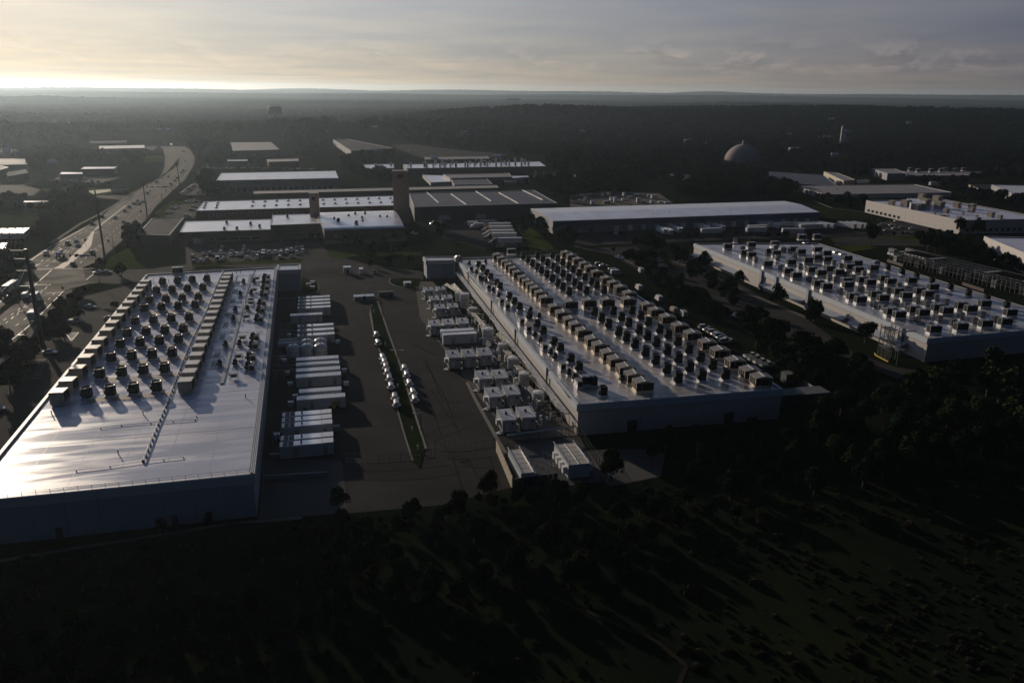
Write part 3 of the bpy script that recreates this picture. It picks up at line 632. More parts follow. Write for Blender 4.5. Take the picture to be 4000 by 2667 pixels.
def unit_rack():
    b=MB()
    for x in (-1,1):
        for y in (-.6,.6): b.bar((x,y,0),(x,y,1.3),.09)
    b.bar((-1.2,-.6,1.3),(1.2,-.6,1.3),.1); b.bar((-1.2,.6,1.3),(1.2,.6,1.3),.1)
    return [('frame',b.mesh('frame',M_grey)),('deck',slab_box(2.3,1.4,1.35,1.5,M_dgrey,'deck')),('coil',MB().box((0,0,.8),(1.5,.9,.7)).mesh('coil',M_dgrey))]
T_R=unit_rack()
def vent_pipe(h=.9): return [('pipe',MB().cyl((0,0,0),(0,0,h),.12,n=8).mesh('pipe',M_dgrey)),('cap',MB().cyl((0,0,h),(0,0,h+.12),.2,n=8).mesh('cap',M_grey))]
T_V=vent_pipe()
# ---- roof A ----
zA=HA-.35
def onroof(spec,z,pts,h,name,labf,cat,group,rz=TH,top=0.0):
    for i,p in enumerate(pts):
        P=at(z if len(p)==2 else p[2],p[0],p[1],h+top); place(name,spec,labf(i),cat,(P.x,P.y,h),rz,group)
rowsA=[((635.5,1116.4),(809,1105)),((611.6,1151.5),(793,1140)),((584.5,1189.7),(776,1178.6)),((563.8,1223),(763,1209)),((528.7,1274),(739,1258)),((497,1322),(717,1304.5)),((470,1365),(698,1346)),((433.7,1419),(673,1400)),((389,1484),(644,1462)),((338,1561),(612,1535))]
for i,(a,b) in enumerate(reversed(rowsA)):
    Pa=at('S',*a,zA); Pb=at('S',*b,zA)
    for k in range(4):
        P=Pa.lerp(Pb,k/3); n=Vector((-math.sin(TH),math.cos(TH)))*1.1
        place('cooling_tower',T_A,f'black cooling tower on left roof, {ordw(k+1)} from left in the {ordw(i+1)} row from the front','cooling tower',(P.x+n.x,P.y+n.y,zA),R(6),'black cooling towers on the left roof')
tallL=[(228,1524),(265,1480),(303,1432),(336,1389),(363.5,1354.6),(388,1321),(418,1285),(439,1256),(460,1229.5),(482,1202.7),(502,1178),(520,1156),(538,1134),(553.6,1114),(567,1096)]
onroof(T_T,'S',tallL,zA,'air_handler',lambda i:f'tall beige air handler with slatted top, {ordw(i+1)} from the front along the left roof edge','air handler','tall air handlers along the left roof edge',top=3.4,rz=R(8))
tallM=[(889,1068.5),(882.6,1082),(876,1099.5),(870,1115),(862,1134.6),(855,1152),(847.6,1173.8),(839.6,1196),(830.7,1216.8),(821.4,1241.7),(811,1268.5),(799.7,1292.7),(791,1320),(778,1347.6),(768,1381),(753.5,1414.5),(740.8,1446.4),(725,1481.5)][::-1]
onroof(T_T,'S',tallM,zA,'air_handler',lambda i:f'tall beige air handler, {ordw(i+1)} from the front in the middle row of the left roof','air handler','tall air handlers down the middle of the left roof',top=3.4,rz=R(10))
dk=[(1680,290),(1672,345),(1665,420),(1650,500),(1625,610),(1610,695),(1590,805),(1540,1035),(1525,1135),(1495,1280),(1480,1400)][::-1]
onroof(T_M,'A5',[(x,y) for x,y in dk],zA,'exhaust_unit',lambda i:f'black exhaust unit, {ordw(i+1)} from the front near the right edge of the left roof','exhaust unit','black exhaust units near the right edge of the left roof')
onroof(T_P,'A5',[(x+42,y+8) for x,y in dk],zA,'condenser_unit',lambda i:f'low grey condenser beside the {ordw(i+1)} black exhaust unit from the front on the left roof','condenser','low condensers near the right edge of the left roof')
sm=[(1420,338),(1380,485),(1320,680),(1295,788),(1200,1112),(1130,1352)][::-1]; sm2=[(1548,333),(1512,475),(1470,668),(1370,1102),(1318,1342)][::-1]
onroof(T_S,'A5',sm,zA,'exhaust_fan',lambda i:f'small black fan right of the tall middle row on the left roof, {ordw(i+1)} from front','exhaust fan','small exhaust fans on the left roof')
onroof(T_S,'A5',sm2,zA,'exhaust_fan',lambda i:f'small black fan right of the long cable tray on the left roof, {ordw(i+1)} from front','exhaust fan','small exhaust fans beside the pipe tray')
rk=[(1580,300),(1548,440),(1512,560),(1505,600),(1455,770),(1405,1030),(1355,1260),(1300,1500)][::-1]
onroof(T_R,'A5',rk,zA,'equipment_rack',lambda i:f'grey steel rack left of the exhaust units on the left roof, {ordw(i+1)} from the front','equipment rack','steel racks on the left roof')
onroof(T_K,'A5',[(615,225)],zA,'packaged_unit',lambda i:'dark packaged unit standing alone near the back parapet of the left roof','rooftop unit',None)
for z,x,y,l in (('A5',385,280,'small dark vent left of the lone packaged unit on the left roof'),('A5',500,315,'small vent in the rearmost cross row of the left roof'),('A5',315,310,'vent beside the rearmost left air handler'),('FA',1097,330,'thin vent pipe in front of the towers on the left roof'),('FA',905,630,'vent pipe standing alone in the bare front of the left roof'),('FA',395,325,'vent stub beside the front left air handler'),('FA',1880,200,'dark valve stand near the right edge at the front of the left roof'),('A5',1718,665,'slim vent near the right rail of the left roof'),('A5',970,215,'thin vent near the back edge of the left roof'),('A5',1378,205,'thin vent beside the back end of the pipe tray'),('A5',1330,215,'dark vent at the back end of the middle row')):
    P=at(z,x,y,zA); place('roof_vent',T_V,l,'roof vent',(P.x,P.y,zA),0,'roof vents')
def piperun(z,pts,h,r,label,m=None,sup=2.6,lift=.35,name='roof_pipe',n2=1,group=None,cat='pipe',sh=None):
    P=[at(p[0],p[1],p[2],h) if isinstance(p[0],str) else at(z,p[0],p[1],h) for p in pts]; o=P[0].copy()
    t=thing(name,label,cat,(o.x,o.y,h),0,group); b=MB(); s=MB()
    for p,q in zip(P,P[1:]):
        d=(q-p); L_=d.length; e=d.normalized(); nrm=Vector((-e.y,e.x,0))
        for k in range(n2):
            off=nrm*((k-(n2-1)/2)*r*3.2); b.cyl(p-o+off+Vector((0,0,lift)),q-o+off+Vector((0,0,lift)),r,n=6)
        n=max(1,int(L_/sup))
        for i in range(n+1):
            c=p.lerp(q,i/n)-o; s.box((c.x,c.y,lift/2),(.15+n2*r*2.5,.16,max(.1,lift)),None,math.atan2(nrm.y,nrm.x))
    obj('pipe',b.mesh('pipe',m or M_pipe),t); obj('pipe_support',s.mesh('pipe_support',M_dgrey),t); return t
piperun('A5',[(1170,185),(1060,420),(960,680),(760,1080),(570,1560),('FA',1270,275),('FA',1210,410),('FA',1098,695)],zA,.08,'twin pipeline running the length of the left roof beside the tall middle row',n2=2,lift=.5)
piperun('FA',[(770,438),(930,418),(1155,400),(1495,375),(1502,345)],zA,.05,'thin gas pipe on blocks across the bare front of the left roof, farther one',sup=3.4,lift=.25)
piperun('FA',[(583,762),(843,733),(1098,697),(1405,663)],zA,.05,'thin gas pipe on blocks across the bare front of the left roof, nearer one',sup=3.4,lift=.25)
piperun('A5',[(1560,150),(1520,270),(1440,500),(1410,800)],zA,.06,'dotted run of blocks and thin pipe left of the exhaust units',sup=1.1,lift=.3)
def band(name,label,z,pts,h,w,m,cat,zt=.25):
    P=[at(z,p[0],p[1],h) for p in pts]; o=P[0].copy(); b=MB()
    for p,q in zip(P,P[1:]): b.bar(p-o+Vector((0,0,zt/2+.02)),q-o+Vector((0,0,zt/2+.02)),w,m,zt)
    return tag(obj(name,b.mesh(name,m),None,(o.x,o.y,h)),label,cat)
band('cable_tray','long dark cable tray running front to back on the right part of the left roof','A5',[(1505,225),(1410,600),(1330,900),(1150,1568)],zA,.9,M_dgrey,'cable tray')
band('cable_tray','dark walkway tray close to the right side of the tall middle row','A5',[(1330,250),(1250,500),(1190,720)],zA,.7,M_dgrey,'cable tray')
for i,y in enumerate((300,400,520,700,820,960,1180,1290)):
    x=1350-(y-290)*.29; P=at('A5',x,y+30,zA); b=MB()
    for k in range(-4,5): b.box((0,k*.55,.28),(1.2,.1,.06))
    for s in (-.6,.6): b.bar((s,-2.4,.25),(s,2.4,.25),.1)
    for q in (-2.3,0,2.3):
        for s in (-.6,.6): b.box((s,q,.1),(.2,.2,.2))
    tag(obj('walkway_grating',b.mesh('walkway_grating',M_dgrey),None,(P.x,P.y,zA),TH),f'dark ladder-like walkway grating, {ordw(i+1)} from the back beside the tall middle row','walkway','walkway gratings on the left roof')
for i,(a,b) in enumerate(reversed(rowsA)):
    a2=(a[0]-25,a[1]+20); b2=(b[0]+40,b[1]+10)
    piperun('S',[a2,b2],zA,.05,f'thin pipe across the left roof in front of the {ordw(i+1)} tower row from the front',lift=.18,sup=2.2,group='thin cross pipes on the left roof')
for i,y in enumerate((245,370,460,565,620,710,822,940,1055,1155,1240,1385)):
    s=(1.0-(y-200)/5200); x0=1275-(y-245)*.27; x1=1690-(y-245)*.075
    if y>1300: x0-=10
    piperun('A5',[(x0,y),(x1,y-10)],zA,.045,f'thin pipe crossing the right part of the left roof, {ordw(i+1)} from the back',lift=.18,sup=2.2,group='thin pipes on the right part of the left roof')
# tan silt left by dried puddles: flat print on the membrane (own outline)
def stain(name,label,P,w,d,h,rz):
    b=MB(); n=14; pts=[]
    for i in range(n):
        t=2*math.pi*i/n; r=1+random.uniform(-.35,.35); pts.append((w*r*math.cos(t),d*r*math.sin(t)))
    b.poly(pts,.006,.006); return b,pts
b=MB(); o=at('S',500,1350,zA)
for (a,c) in rowsA:
    Pa=at('S',*a,zA); Pb=at('S',*c,zA)
    for k in range(5):
        P=Pa.lerp(Pb,(k-.45)/3); n=14; rr=random.uniform(.8,1.3)
        if k==0: continue
        pts=[]
        for i in range(n):
            t=2*math.pi*i/n; r=rr*(1+random.uniform(-.3,.3)); x,y=1.9*r*math.cos(t),1.5*r*math.sin(t)-1.0
            pts.append((P.x-o.x+x*math.cos(TH)-y*math.sin(TH),P.y-o.y+x*math.sin(TH)+y*math.cos(TH)))
        b.poly(pts,.005,.005)
st=obj('dirt_stain',b.mesh('dirt_stain',M_stain),tA); st.matrix_parent_inverse=Matrix.Identity(4)
inv=Matrix.Rotation(-aA,4,'Z')@Matrix.Translation((-tA.location.x,-tA.location.y,0)); lo=inv@Vector((o.x,o.y,zA)); st.location=lo; st.rotation_euler=(0,0,-aA)
# welded seams of the membranes
def seams(t,a,Q,h,du,dv):
    b=MB(); p0,p1,p2,p3=Q; e=(p1-p0); f=(p3-p0); nu=int(e.length/du); nv=int(f.length/dv)
    for i in range(1,nu):
        s=p0.lerp(p1,i/nu); q=p3.lerp(p2,i/nu); b.bar((s.x,s.y,h+.012),(q.x,q.y,h+.012),.08,None,.02)
    for i in range(1,nv):
        s=p0.lerp(p3,i/nv); q=p1.lerp(p2,i/nv); b.bar((s.x,s.y,h+.02),(q.x,q.y,h+.02),.08,None,.02)
    o_=obj('membrane_seam',b.mesh('membrane_seam',M_seam),t); o_['kind']='stuff'
seams(tA,aA,QA,HA-.35,7.5,24); seams(tB,aB,QB,HB-.35,9,18); seams(tC,aC,QC,HC-.35,9,18)
# ---- roof B ----
zB=HB-.35
gl=[('B2',862,100),('B2',905,130),('B2',945,165),('B2',980,195),('B2',1020,230),('B2',1060,268),('B2',1115,315),('B2',1155,350),('B2',1195,383),('B2',1235,418),('B2',1282,460),('B2',1328,510),('B2',1420,595),('B2',1493,655),
 ('D',190,40),('D',300,140),('D',388,215),('D',490,303),('D',630,425),('D',735,510),('D',862,622),('D',970,715),('D',1105,830),('D',1225,935),('D',1355,1047)][::-1]
def gab(lst,labf,group):
    for i,(z,x,y) in enumerate(lst):
        P=at(z,x,y,zB+3.3); place('louvre_house',T_G,labf(i),'air handler',(P.x,P.y,zB),R(8),group)
gab(gl,lambda i:f'gabled black louvre unit in the long left row of the middle roof, {ordw(i+1)} from front','long left row of gabled louvre units')
gr=[('B2',1525,78),('B2',1580,105),('B2',1640,142),('B2',1705,182),('B2',1760,217),('B2',1825,264),('B2',1920,324),('B2',1990,366),('B2',2055,408),('B2',2140,466),('B3',515,520),('B3',590,565),('B3',690,625),('B3',800,700),('B3',910,765),('B3',1042,843),('B3',1150,912),('B3',1285,1002),('B3',1415,1085),('B3',1512,1147)][::-1]
gab(gr,lambda i:f'gabled black louvre unit along the right edge of the middle roof, {ordw(i+1)} from the front','right edge row of gabled louvre units')
gab([('B2',1568,552),('B2',1748,538),('B2',1925,532),('B2',2130,525)],lambda i:f'gabled louvre unit, {ordw(i+1)} from the left in the short cross row of the middle roof','short cross row of gabled louvre units')
near=[[(60,645),(225,640),(390,635)],[(122,700),(297,693),(465,683)],[(185,755),(360,745),(532,738)],[(272,825),(452,808),(632,803)],[(340,875),(525,863),(707,852)],[(415,935),(603,923),(790,912)],[(508,1008),(700,993),(890,982)],[(598,1078),(797,1063),(992,1053)],[(697,1158),(897,1143),(1098,1123)],[(797,1238),(1005,1218),(1212,1208)]][::-1]
far=[[(1112,165),(1253,160),(1397,155)],[(1160,200),(1303,195),(1448,190)],[(1203,235),(1350,230),(1497,225)],[(1253,275),(1405,270),(1557,265)],[(1290,305),(1445,300),(1597,295)],[(1343,345),(1500,340),(1655,335)],[(1395,385),(1553,380),(1712,375)],[(1452,435),(1615,430),(1780,420)],[(1498,470),(1663,463),(1830,455)],[(1560,520),(1730,510),(1900,505)]][::-1]
nsh=Vector((-math.sin(TH),math.cos(TH)))*1.2
pos3=['left','middle','right']
for nm,z,G_,side in (('nearer',"B3",near,'in front of'),('farther',"B2",far,'behind')):
    for i,row in enumerate(G_):
        for k,(x,y) in enumerate(row):
            P=at(z,x,y,zB); place('cooling_tower',T_B,f'black tower {side.replace("in front of","before")} the cross row, middle roof, {pos3[k]} in {ordw(i+1)} trio from front','cooling tower',(P.x+nsh.x,P.y+nsh.y,zB),R(6),f'cooling towers {side} the cross row on the middle roof')
lb=[(672,235),(712,270),(752,315),(790,355),(848,415),(880,445),(972,545),(1020,598),(1070,650),(1163,740),(1240,820),(1300,885),(1405,995),(1465,1055),(1567,1160),(1645,1240),(1785,1385),(1880,1480)][::-1]
T_B2=unit_tower(M_white,1.9,2.5,.3)
onroof(T_B2,'B2',lb,zB,'condenser_tower',lambda i:f'black condenser near the left edge of the middle roof, {ordw(i+1)} from the front','condenser','black condensers near the left edge of the middle roof')
ls=[(582,212),(650,300),(720,370),(740,200),(745,385),(815,475),(868,530),(1178,670),(1260,730),(1218,915),(1272,970),(1372,1085),(1415,1130),(1550,1285),(1605,1330),(2065,1345)][::-1]
onroof(T_S,'B2',ls,zB,'exhaust_fan',lambda i:f'small black exhaust fan on the left part of the middle roof, {ordw(i+1)} nearest the front','exhaust fan','small exhaust fans on the middle roof')
lw=[(595,270),(680,355),(765,450),(890,590),(945,640),(1083,785),(1150,860),(1305,1040),(1480,1230),(1640,1400)][::-1]
onroof(T_P,'B2',lw,zB,'packaged_unit',lambda i:f'pale ribbed packaged unit, {ordw(i+1)} from the front along the left edge of the middle roof','rooftop unit','pale packaged units along the left edge of the middle roof')
onroof(T_SC,'B2',[(475,175)],zB,'stair_hatch',lambda i:'grey boxy hatch at the rear left corner of the middle roof','roof hatch',None)
onroof(T_K,'B2',[(990,115)],zB,'packaged_unit',lambda i:'dark unit between the two gabled rows at the back of the middle roof','rooftop unit',None)
onroof(T_K2,'B2',[(1720,1385)],zB,'packaged_unit',lambda i:'white framed unit nearest the front left corner of the middle roof','rooftop unit',None)
band('cable_tray','dark cable tray along the left edge of the middle roof','B2',[(560,290),(840,600),(1180,980),(1560,1500)],zB,1.0,M_dgrey,'cable tray')
piperun('B2',[(640,200),(760,300),(930,470),(1160,690),(1340,890),(1740,1290)],zB,.08,'thin pipe beside the black condensers on the middle roof',lift=.25,sup=3)
for i,(x0,y0,x1,y1) in enumerate(((540,120,1440,75),(830,330,1000,322),(1060,455,1200,445),(1170,620,1230,618),(1650,1110,1720,1105),(1500,975,1600,965))):
    piperun('B2',[(x0,y0),(x1,y1)],zB,.05,f'thin cross pipe on the middle roof, {ordw(i+1)} of its kind from the back',group='thin cross pipes on the middle roof')
for x,y,l in ((637,160,'white gooseneck vent at the rear left of the middle roof'),(735,160,'short pale vent near the rear left of the middle roof'),(845,262,'low dark valve stand on the bare strip of the middle roof'),(1025,715,'bent white vent near the left edge of the middle roof'),(1330,920,'small pale hood beside the condensers on the middle roof'),(780,155,'stub vent left of the first gabled row at the back')):
    P=at('B2',x,y,zB); place('roof_vent',T_V,l,'roof vent',(P.x,P.y,zB),0,'roof vents')
# ---- roof C ----
zC=HC-.35
ck=[('C1',x,y) for x,y in ((85,100),(235,95),(240,225),(330,260),(80,245),(145,330),(240,300),(335,320),(530,310),(628,360),(185,425),(275,455),(360,415),(450,450),(555,395),(640,425),(35,480),(245,560),(330,590),(525,535),(538,575),(675,525),(755,550),(785,405),(885,510),(955,540),(1155,530),(585,690),(660,720),(800,670),(880,705),(1025,640),(1105,680),(1235,635),(1320,665),(1365,595),(955,840),(1040,870),(1180,820),(1270,850),(1410,800),(1500,830),(1640,780),(1735,810),(1870,760),(1380,1015),(1640,990),(1880,960),(2070,940),(2120,850))]
ck+=[('R',x,y) for x,y in ((1232,1310),(1462,1295),(1395,1375),(1465,1395),(1690,1285),(1640,1360),(1705,1378),(1868,1340),(1945,1362),(1955,1215),(1620,1485),(1850,1468),(2018,1450),(1820,1558))]
ch=[('C1',x,y) for x,y in ((65,380),(128,400),(155,505),(210,520),(350,490),(408,510),(460,625),(535,650),(665,605),(740,635),(395,345),(465,375),(525,460),(580,490),(690,450),(755,475),(855,585),(925,620),(1030,570),(1107,605),(800,760),(890,790),(1008,740),(1105,770),(1210,715),(1305,750),(1395,690),(1490,735),(1213,910),(1330,970),(1425,900),(1555,940),(1640,870),(1765,920),(1840,860),(1970,905))]
ch+=[('R',x,y) for x,y in ((1375,1325),(1455,1335),(1500,1430),(1710,1412),(1755,1325),(1750,1510),(1885,1395),(1935,1497),(1305,1245))]
def srt(l): return sorted(l,key=lambda p:at(*p,zC).y)
uy=Vector((-math.sin(TH),math.cos(TH)))
def rowlab(lst,desc,what):
    """rows of the right roof: order by distance from its front, then left to right inside each band"""
    out=[]; L2=[]
    for p in lst:
        P=at(*p,zC); d=P-C_FL; L2.append((d.x*uy.x+d.y*uy.y,d.x*math.cos(TH)+d.y*math.sin(TH),p))
    L2.sort(); bands=[]; 
    for e in L2:
        if bands and e[0]-bands[-1][0][0]<7.5: bands[-1].append(e)
        else: bands.append([e])
    for i,bd in enumerate(bands):
        bd.sort(key=lambda e:e[1])
        for k,e in enumerate(bd): out.append((e[2],f'{desc} on the right roof, {ordw(k+1)} from left in {ordw(i+1)} {what} row from front'))
    return out
for p,l in rowlab(ck,'black louvred box','box'):
    P=at(*p,zC); place('cooling_box',T_K,l,'cooling unit',(P.x+uy.x,P.y+uy.y,zC),R(6),'black louvred boxes on the right roof')
for p,l in rowlab(ch,'dark flared hood','hood'):
    P=at(*p,zC); place('exhaust_hood',T_H,l,'exhaust hood',(P.x+uy.x*.8,P.y+uy.y*.8,zC),TH,'flared hoods on the right roof')
rc=[(912,385),(1052,430),(1190,470),(1340,520),(1520,580),(1695,640),(1875,690),(2065,760)][::-1]
onroof(T_B2,'C1',rc,zC,'exhaust_unit',lambda i:f'dark exhaust unit, {ordw(i+1)} from the front along the right edge of the right roof','exhaust unit','exhaust units along the right edge of the right roof')
for z,x,y,l in (('C1',795,345,'big grey angular hood against the right edge of the right roof'),('C1',245,265,'grey angular hood behind the rear boxes of the right roof'),('R',1685,1310,'grey angular hood, left one of two among the rear boxes'),('R',1755,1330,'grey angular hood, right one of two among the rear boxes')):
    onroof(T_SC,z,[(x,y)],zC,'intake_hood',lambda i:l,'intake hood',None)
for i,(x,y) in enumerate(((415,215),(475,235),(120,100),(120,130))):
    P=at('C1',x,y,zC); b=MB(); b.prof([(-1.7,0),(1.7,0),(1.5,.6),(-1.5,.6)],-.9,.9); tag(obj('low_skylight',b.mesh('low_skylight',M_grey),None,(P.x,P.y,zC),TH),f'low pale hood on the back part of the right roof, {ordw(i+1)} from the right' if i<2 else f'low pale hood near the rear left of the right roof, {["",""][0]}{["farther","nearer"][i-2]} one','roof hood')
for i in range(14):
    s=(i+1)/15; a_=C_BL.lerp(C_FL,s); b_=C_BR.lerp(C_FR,s); a_=a_.lerp(b_,.3)
    o=a_; t=thing('roof_pipe',f'thin pipe crossing the right roof, {ordw(i+1)} from the back','pipe',(o.x,o.y,zC),0,'thin cross pipes on the right roof')
    d=b_.lerp(a_,.05)-a_; obj('pipe',MB().cyl((0,0,.2),(d.x,d.y,.2),.05,n=6).mesh('pipe',M_dgrey),t)
M_encl=mat('enclosure_paint_shaded',(.30,.31,.33),.45,var=.08)  # enclosure walls toned darker, their shade put into the colour
M_encl_lit=mat('enclosure_paint_lit',(.50,.49,.52),.40,var=.08,scale=.8)  # lighter copy of the enclosure paint, brightness of the lit tops put in
# ---------------- yard between the halls ----------------
TB_=R(13.5)
def spec_container(L_=12.2,w=2.9,h=3.3,slats=8,ribs=0,vents=True):
    fr=slab_box(L_,w,.25,h,M_fascia,'casing'); e=[]
    top=[]
    if ribs:
        rb=MB()
        for i in range(ribs): rb.box((-L_/2+L_*(i+.5)/ribs,0,h+.04),(L_/ribs*.45,w,.08))
        top.append(('roof_rib',rb.mesh('roof_rib',M_wroof)))
    else:
        e.append(('roof_sheet',slab_box(L_*.52,w-.3,h,h+.07,M_wroof,'roof_sheet'),(L_*.02,0,0)))
        sl=MB().box((0,0,h+.05),(.28,w-.3,.1)).mesh('top_slat',M_slat)
        e+=[('top_slat',sl,(L_*.31+i*.27*L_/12*1.15,0,0)) for i in range(slats)]
        for k in (0,1): e.append(('hatch',slab_box(1.1,w-.5,h+.005,h+.05,M_dark,'hatch'),(-L_*.40+k*1.3,0,0)))
        e.append(('end_cap',slab_box(.7,w-.3,h,h+.08,M_white,'end_cap'),(-L_*.47,0,0)))
        e.append(('exhaust_cowl',MB().cyl((0,0,h),(0,0,h+.8),.25,.12,n=10).mesh('exhaust_cowl',M_dgrey),(-L_*.1,0,0)))
    door=slab_box(1,.06,.4,2.5,M_grey,'door')
    return [('skid',slab_box(L_,w-.3,0,.25,M_dark,'skid')),('casing',fr,(0,0,0),0,[('door',door,(L_*.35,-w/2-.03,0)),('door',door,(-L_*.2,-w/2-.03,0))])]+top+e
K1=spec_container(); K2=spec_container(11.5,2.8,3.2,ribs=26); K3=spec_container(12.8,2.9,3.3,ribs=30)
def lineup(spec,z,pa,pb,h,n,name,labf,cat,group,rz=TB_):
    A=at(z,*pa,h); B=at(z,*pb,h)
    for i in range(n):
        P=A.lerp(B,i/(n-1) if n>1 else 0); place(name,spec,labf(i),cat,(P.x,P.y,0.06),rz,group)
gt='generator containers beside the left hall'
lineup(K1,'M',(508,448),(508,358),3.3,4,'generator_container',lambda i:f'white generator container in the rearmost group beside the left hall, {ordw(i+1)} from the front','generator',gt)
lineup(K2,'M',(440,510),(440,510),3.2,1,'storage_container',lambda i:'ribbed white container in front of the rearmost generator group','container',None)
lineup(K1,'M',(525,685),(522,605),3.3,3,'generator_container',lambda i:f'white generator container in the second group from the back, {ordw(i+1)} from its front','generator',gt)
lineup(K3,'M',(548,1040),(538,893),3.3,4,'generator_container',lambda i:f'white generator container just in front of the domed tanks, {ordw(i+1)} from the front','generator',gt)
lineup(K1,'M',(548,1046),(538,899),3.3,0,'x',lambda i:'','generator',gt) if False else None
lineup(K2,'M',(563,1170),(563,1138),3.2,1,'ribbed_container',lambda i:'ribbed white container, the farther of two below the domed tanks','container',None)
lineup(K3,'YA',(797,150),(797,150),3.4,1,'ribbed_container',lambda i:'ribbed white container, the nearer of two, beside the yellow loader','container',None)
lineup(K1,'YA',(625,485),(625,355),3.3,3,'generator_container',lambda i:f'white generator container beyond the gap in the nearest group, {ordw(i+1)} from the front','generator',gt)
lineup(K1,'YA',(620,715),(625,640),3.3,2,'generator_container',lambda i:f'white generator container right at the front of the left yard, {["nearest","second"][i]} of all','generator',gt)
# domed vertical tanks and horizontal ones
def spec_vtank(r=1.9,h=3.6):
    b=MB().lathe([(r,0),(r,h),(r*.9,h+.35),(r*.6,h+.75),(r*.2,h+.95),(0.01,h+.97)],n=20)
    band=MB().lathe([(r+.03,h*.5),(r+.06,h*.52),(r+.03,h*.56)],n=20)
    return [('shell',b.mesh('shell',M_tankw,True),(0,0,0),0,[('band',band.mesh('band',M_grey))]),('vent',MB().cyl((0,0,h+.9),(0,0,h+1.4),.15).mesh('vent',M_dgrey)),('ladder',MB().bar((r+.1,-.2,0),(r+.1,-.2,h),.06).bar((r+.1,.2,0),(r+.1,.2,h),.06).mesh('ladder',M_grey))]
V1=spec_vtank(2.1,3.2)
for x,y,l in ((330,868,'bluish domed tank in the shade, leftmost of the domed tanks'),(450,862,'white domed tank in the middle of the nearer tank row'),(570,860,'white domed tank at the right end of the nearer tank row'),(450,820,'white domed tank in the middle of the farther tank row'),(568,812,'white domed tank at the right end of the farther tank row')):
    P=at('M',x,y+10,0); place('domed_tank',V1,l,'tank',(P.x,P.y,0),0,'domed tanks beside the left hall')
def spec_htank(L_=9,r=1.1,m=M_tankw):
    b=MB().cyl((-L_/2,0,r+.5),(L_/2,0,r+.5),r,n=16)
    sd=MB()
    for x in (-L_*.3,L_*.3): sd.box((x,0,.4),(.4,r*1.5,.8))
    return [('shell',b.mesh('shell',m,False)),('saddle',sd.mesh('saddle',M_dgrey))]
HT=spec_htank(9.5,1.0)
for i,(x,y) in enumerate(((330,770),(325,800))):
    P=at('M',x,y+10,0); place('horizontal_tank',HT,f'grey horizontal tank lying behind the domed tanks, {["farther","nearer"][i]} one','tank',(P.x,P.y,0),TB_)
for i,(x,y) in enumerate(((290,708),(230,905),(275,1040),(345,1245),(305,1305),(715,765),(775,1015),(790,1130),(250,930),(300,1135))):
    P=at('M',x,y,0); b=MB().box((0,0,.5),(1.4,1.0,1.0)).box((0,0,1.03),(1.5,1.1,.08)); tag(obj('utility_box',b.mesh('utility_box',M_white),None,(P.x,P.y,.05),TB_),f'small pale utility box beside the left hall generators, {ordw(i+1)} listed from the back' if False else ['pale utility box between the first generator groups and the left wall','pale cabinet in the dark strip left of the domed tanks','pale cabinet on the strip left of the tank-side generators','pale cabinet left of the two ribbed containers','low pale slab cabinet left of the ribbed containers','small box by the right end of the second generator group','green topped bollard box right of the tank-side generators','small box on the paving right of the ribbed containers','second cabinet left of the domed tanks','pale cabinet pair left of the four tank-side generators'][i],'cabinet')
P=at('YA',975,575,0); tag(obj('transformer_box',MB().box((0,0,.7),(2.2,1.6,1.4)).box((0,0,1.43),(2.3,1.7,.08)).mesh('transformer_box',M_gwall),None,(P.x,P.y,.05),TB_),'pale green-grey transformer box right of the nearest generator group','transformer')
P=at('YA',262,672,0); tag(obj('utility_box',MB().box((0,0,.7),(1.3,1.3,1.4)).box((0,0,1.42),(1.4,1.4,.06)).mesh('utility_box',M_white),None,(P.x,P.y,.05),TB_),'white box in the dark strip left of the nearest generators','cabinet')
# pipe bridges from the hall wall to the generator groups
for i,(z,a,b_) in enumerate((('M',(180,372),(370,365)),('M',(190,605),(500,590)),('M',(180,655),(365,650)),('M',(165,880),(520,870)),('M',(150,1000),(360,995)),('M',(150,960),(730,940)),('YA',(190,590),(330,585)))):
    P=at(z,*a,3.4); Q=at(z,*b_,3.4); t=thing('pipe_bridge',f'thin pipe bridge from the left hall wall towards the generators, {ordw(i+1)} built from the back' if False else f'pipe bridge between the left hall wall and the {["rearmost generators","rear ribbed container","second generator group","domed tanks","tank-side generators","front of the tank-side generators","nearest generators"][i]}','pipe bridge',(P.x,P.y,0)); d=Q-P
    obj('pipe',MB().cyl((0,0,3.4),(d.x,d.y,3.4),.13,n=8).mesh('pipe',M_grey),t)
    po=MB()
    for s in (.1,.5,.9): po.bar((d.x*s,d.y*s,0),(d.x*s,d.y*s,3.3),.15)
    obj('post',po.mesh('post',M_grey),t)
# retaining wall and slab in the dark front corner
P=at('YA',90,1180,0); Q=at('YA',870,1130,0); d=Q-P; t=MB().bar((0,0,.6),(d.x,d.y,.6),.4,None,1.2); tag(obj('low_wall',t.mesh('low_wall',M_gwall),None,(P.x,P.y,0)),'low grey wall across the dark concrete apron beside the left hall','wall')
P=at('YA',170,900,0); Q=at('YA',800,860,0); d=Q-P; t=MB().bar((0,0,.5),(d.x,d.y,.5),1.0,None,1.0); tag(obj('loading_kerb_wall',t.mesh('loading_kerb_wall',M_gwall),None,(P.x,P.y,0)),'low wall directly in front of the nearest generator containers','wall')
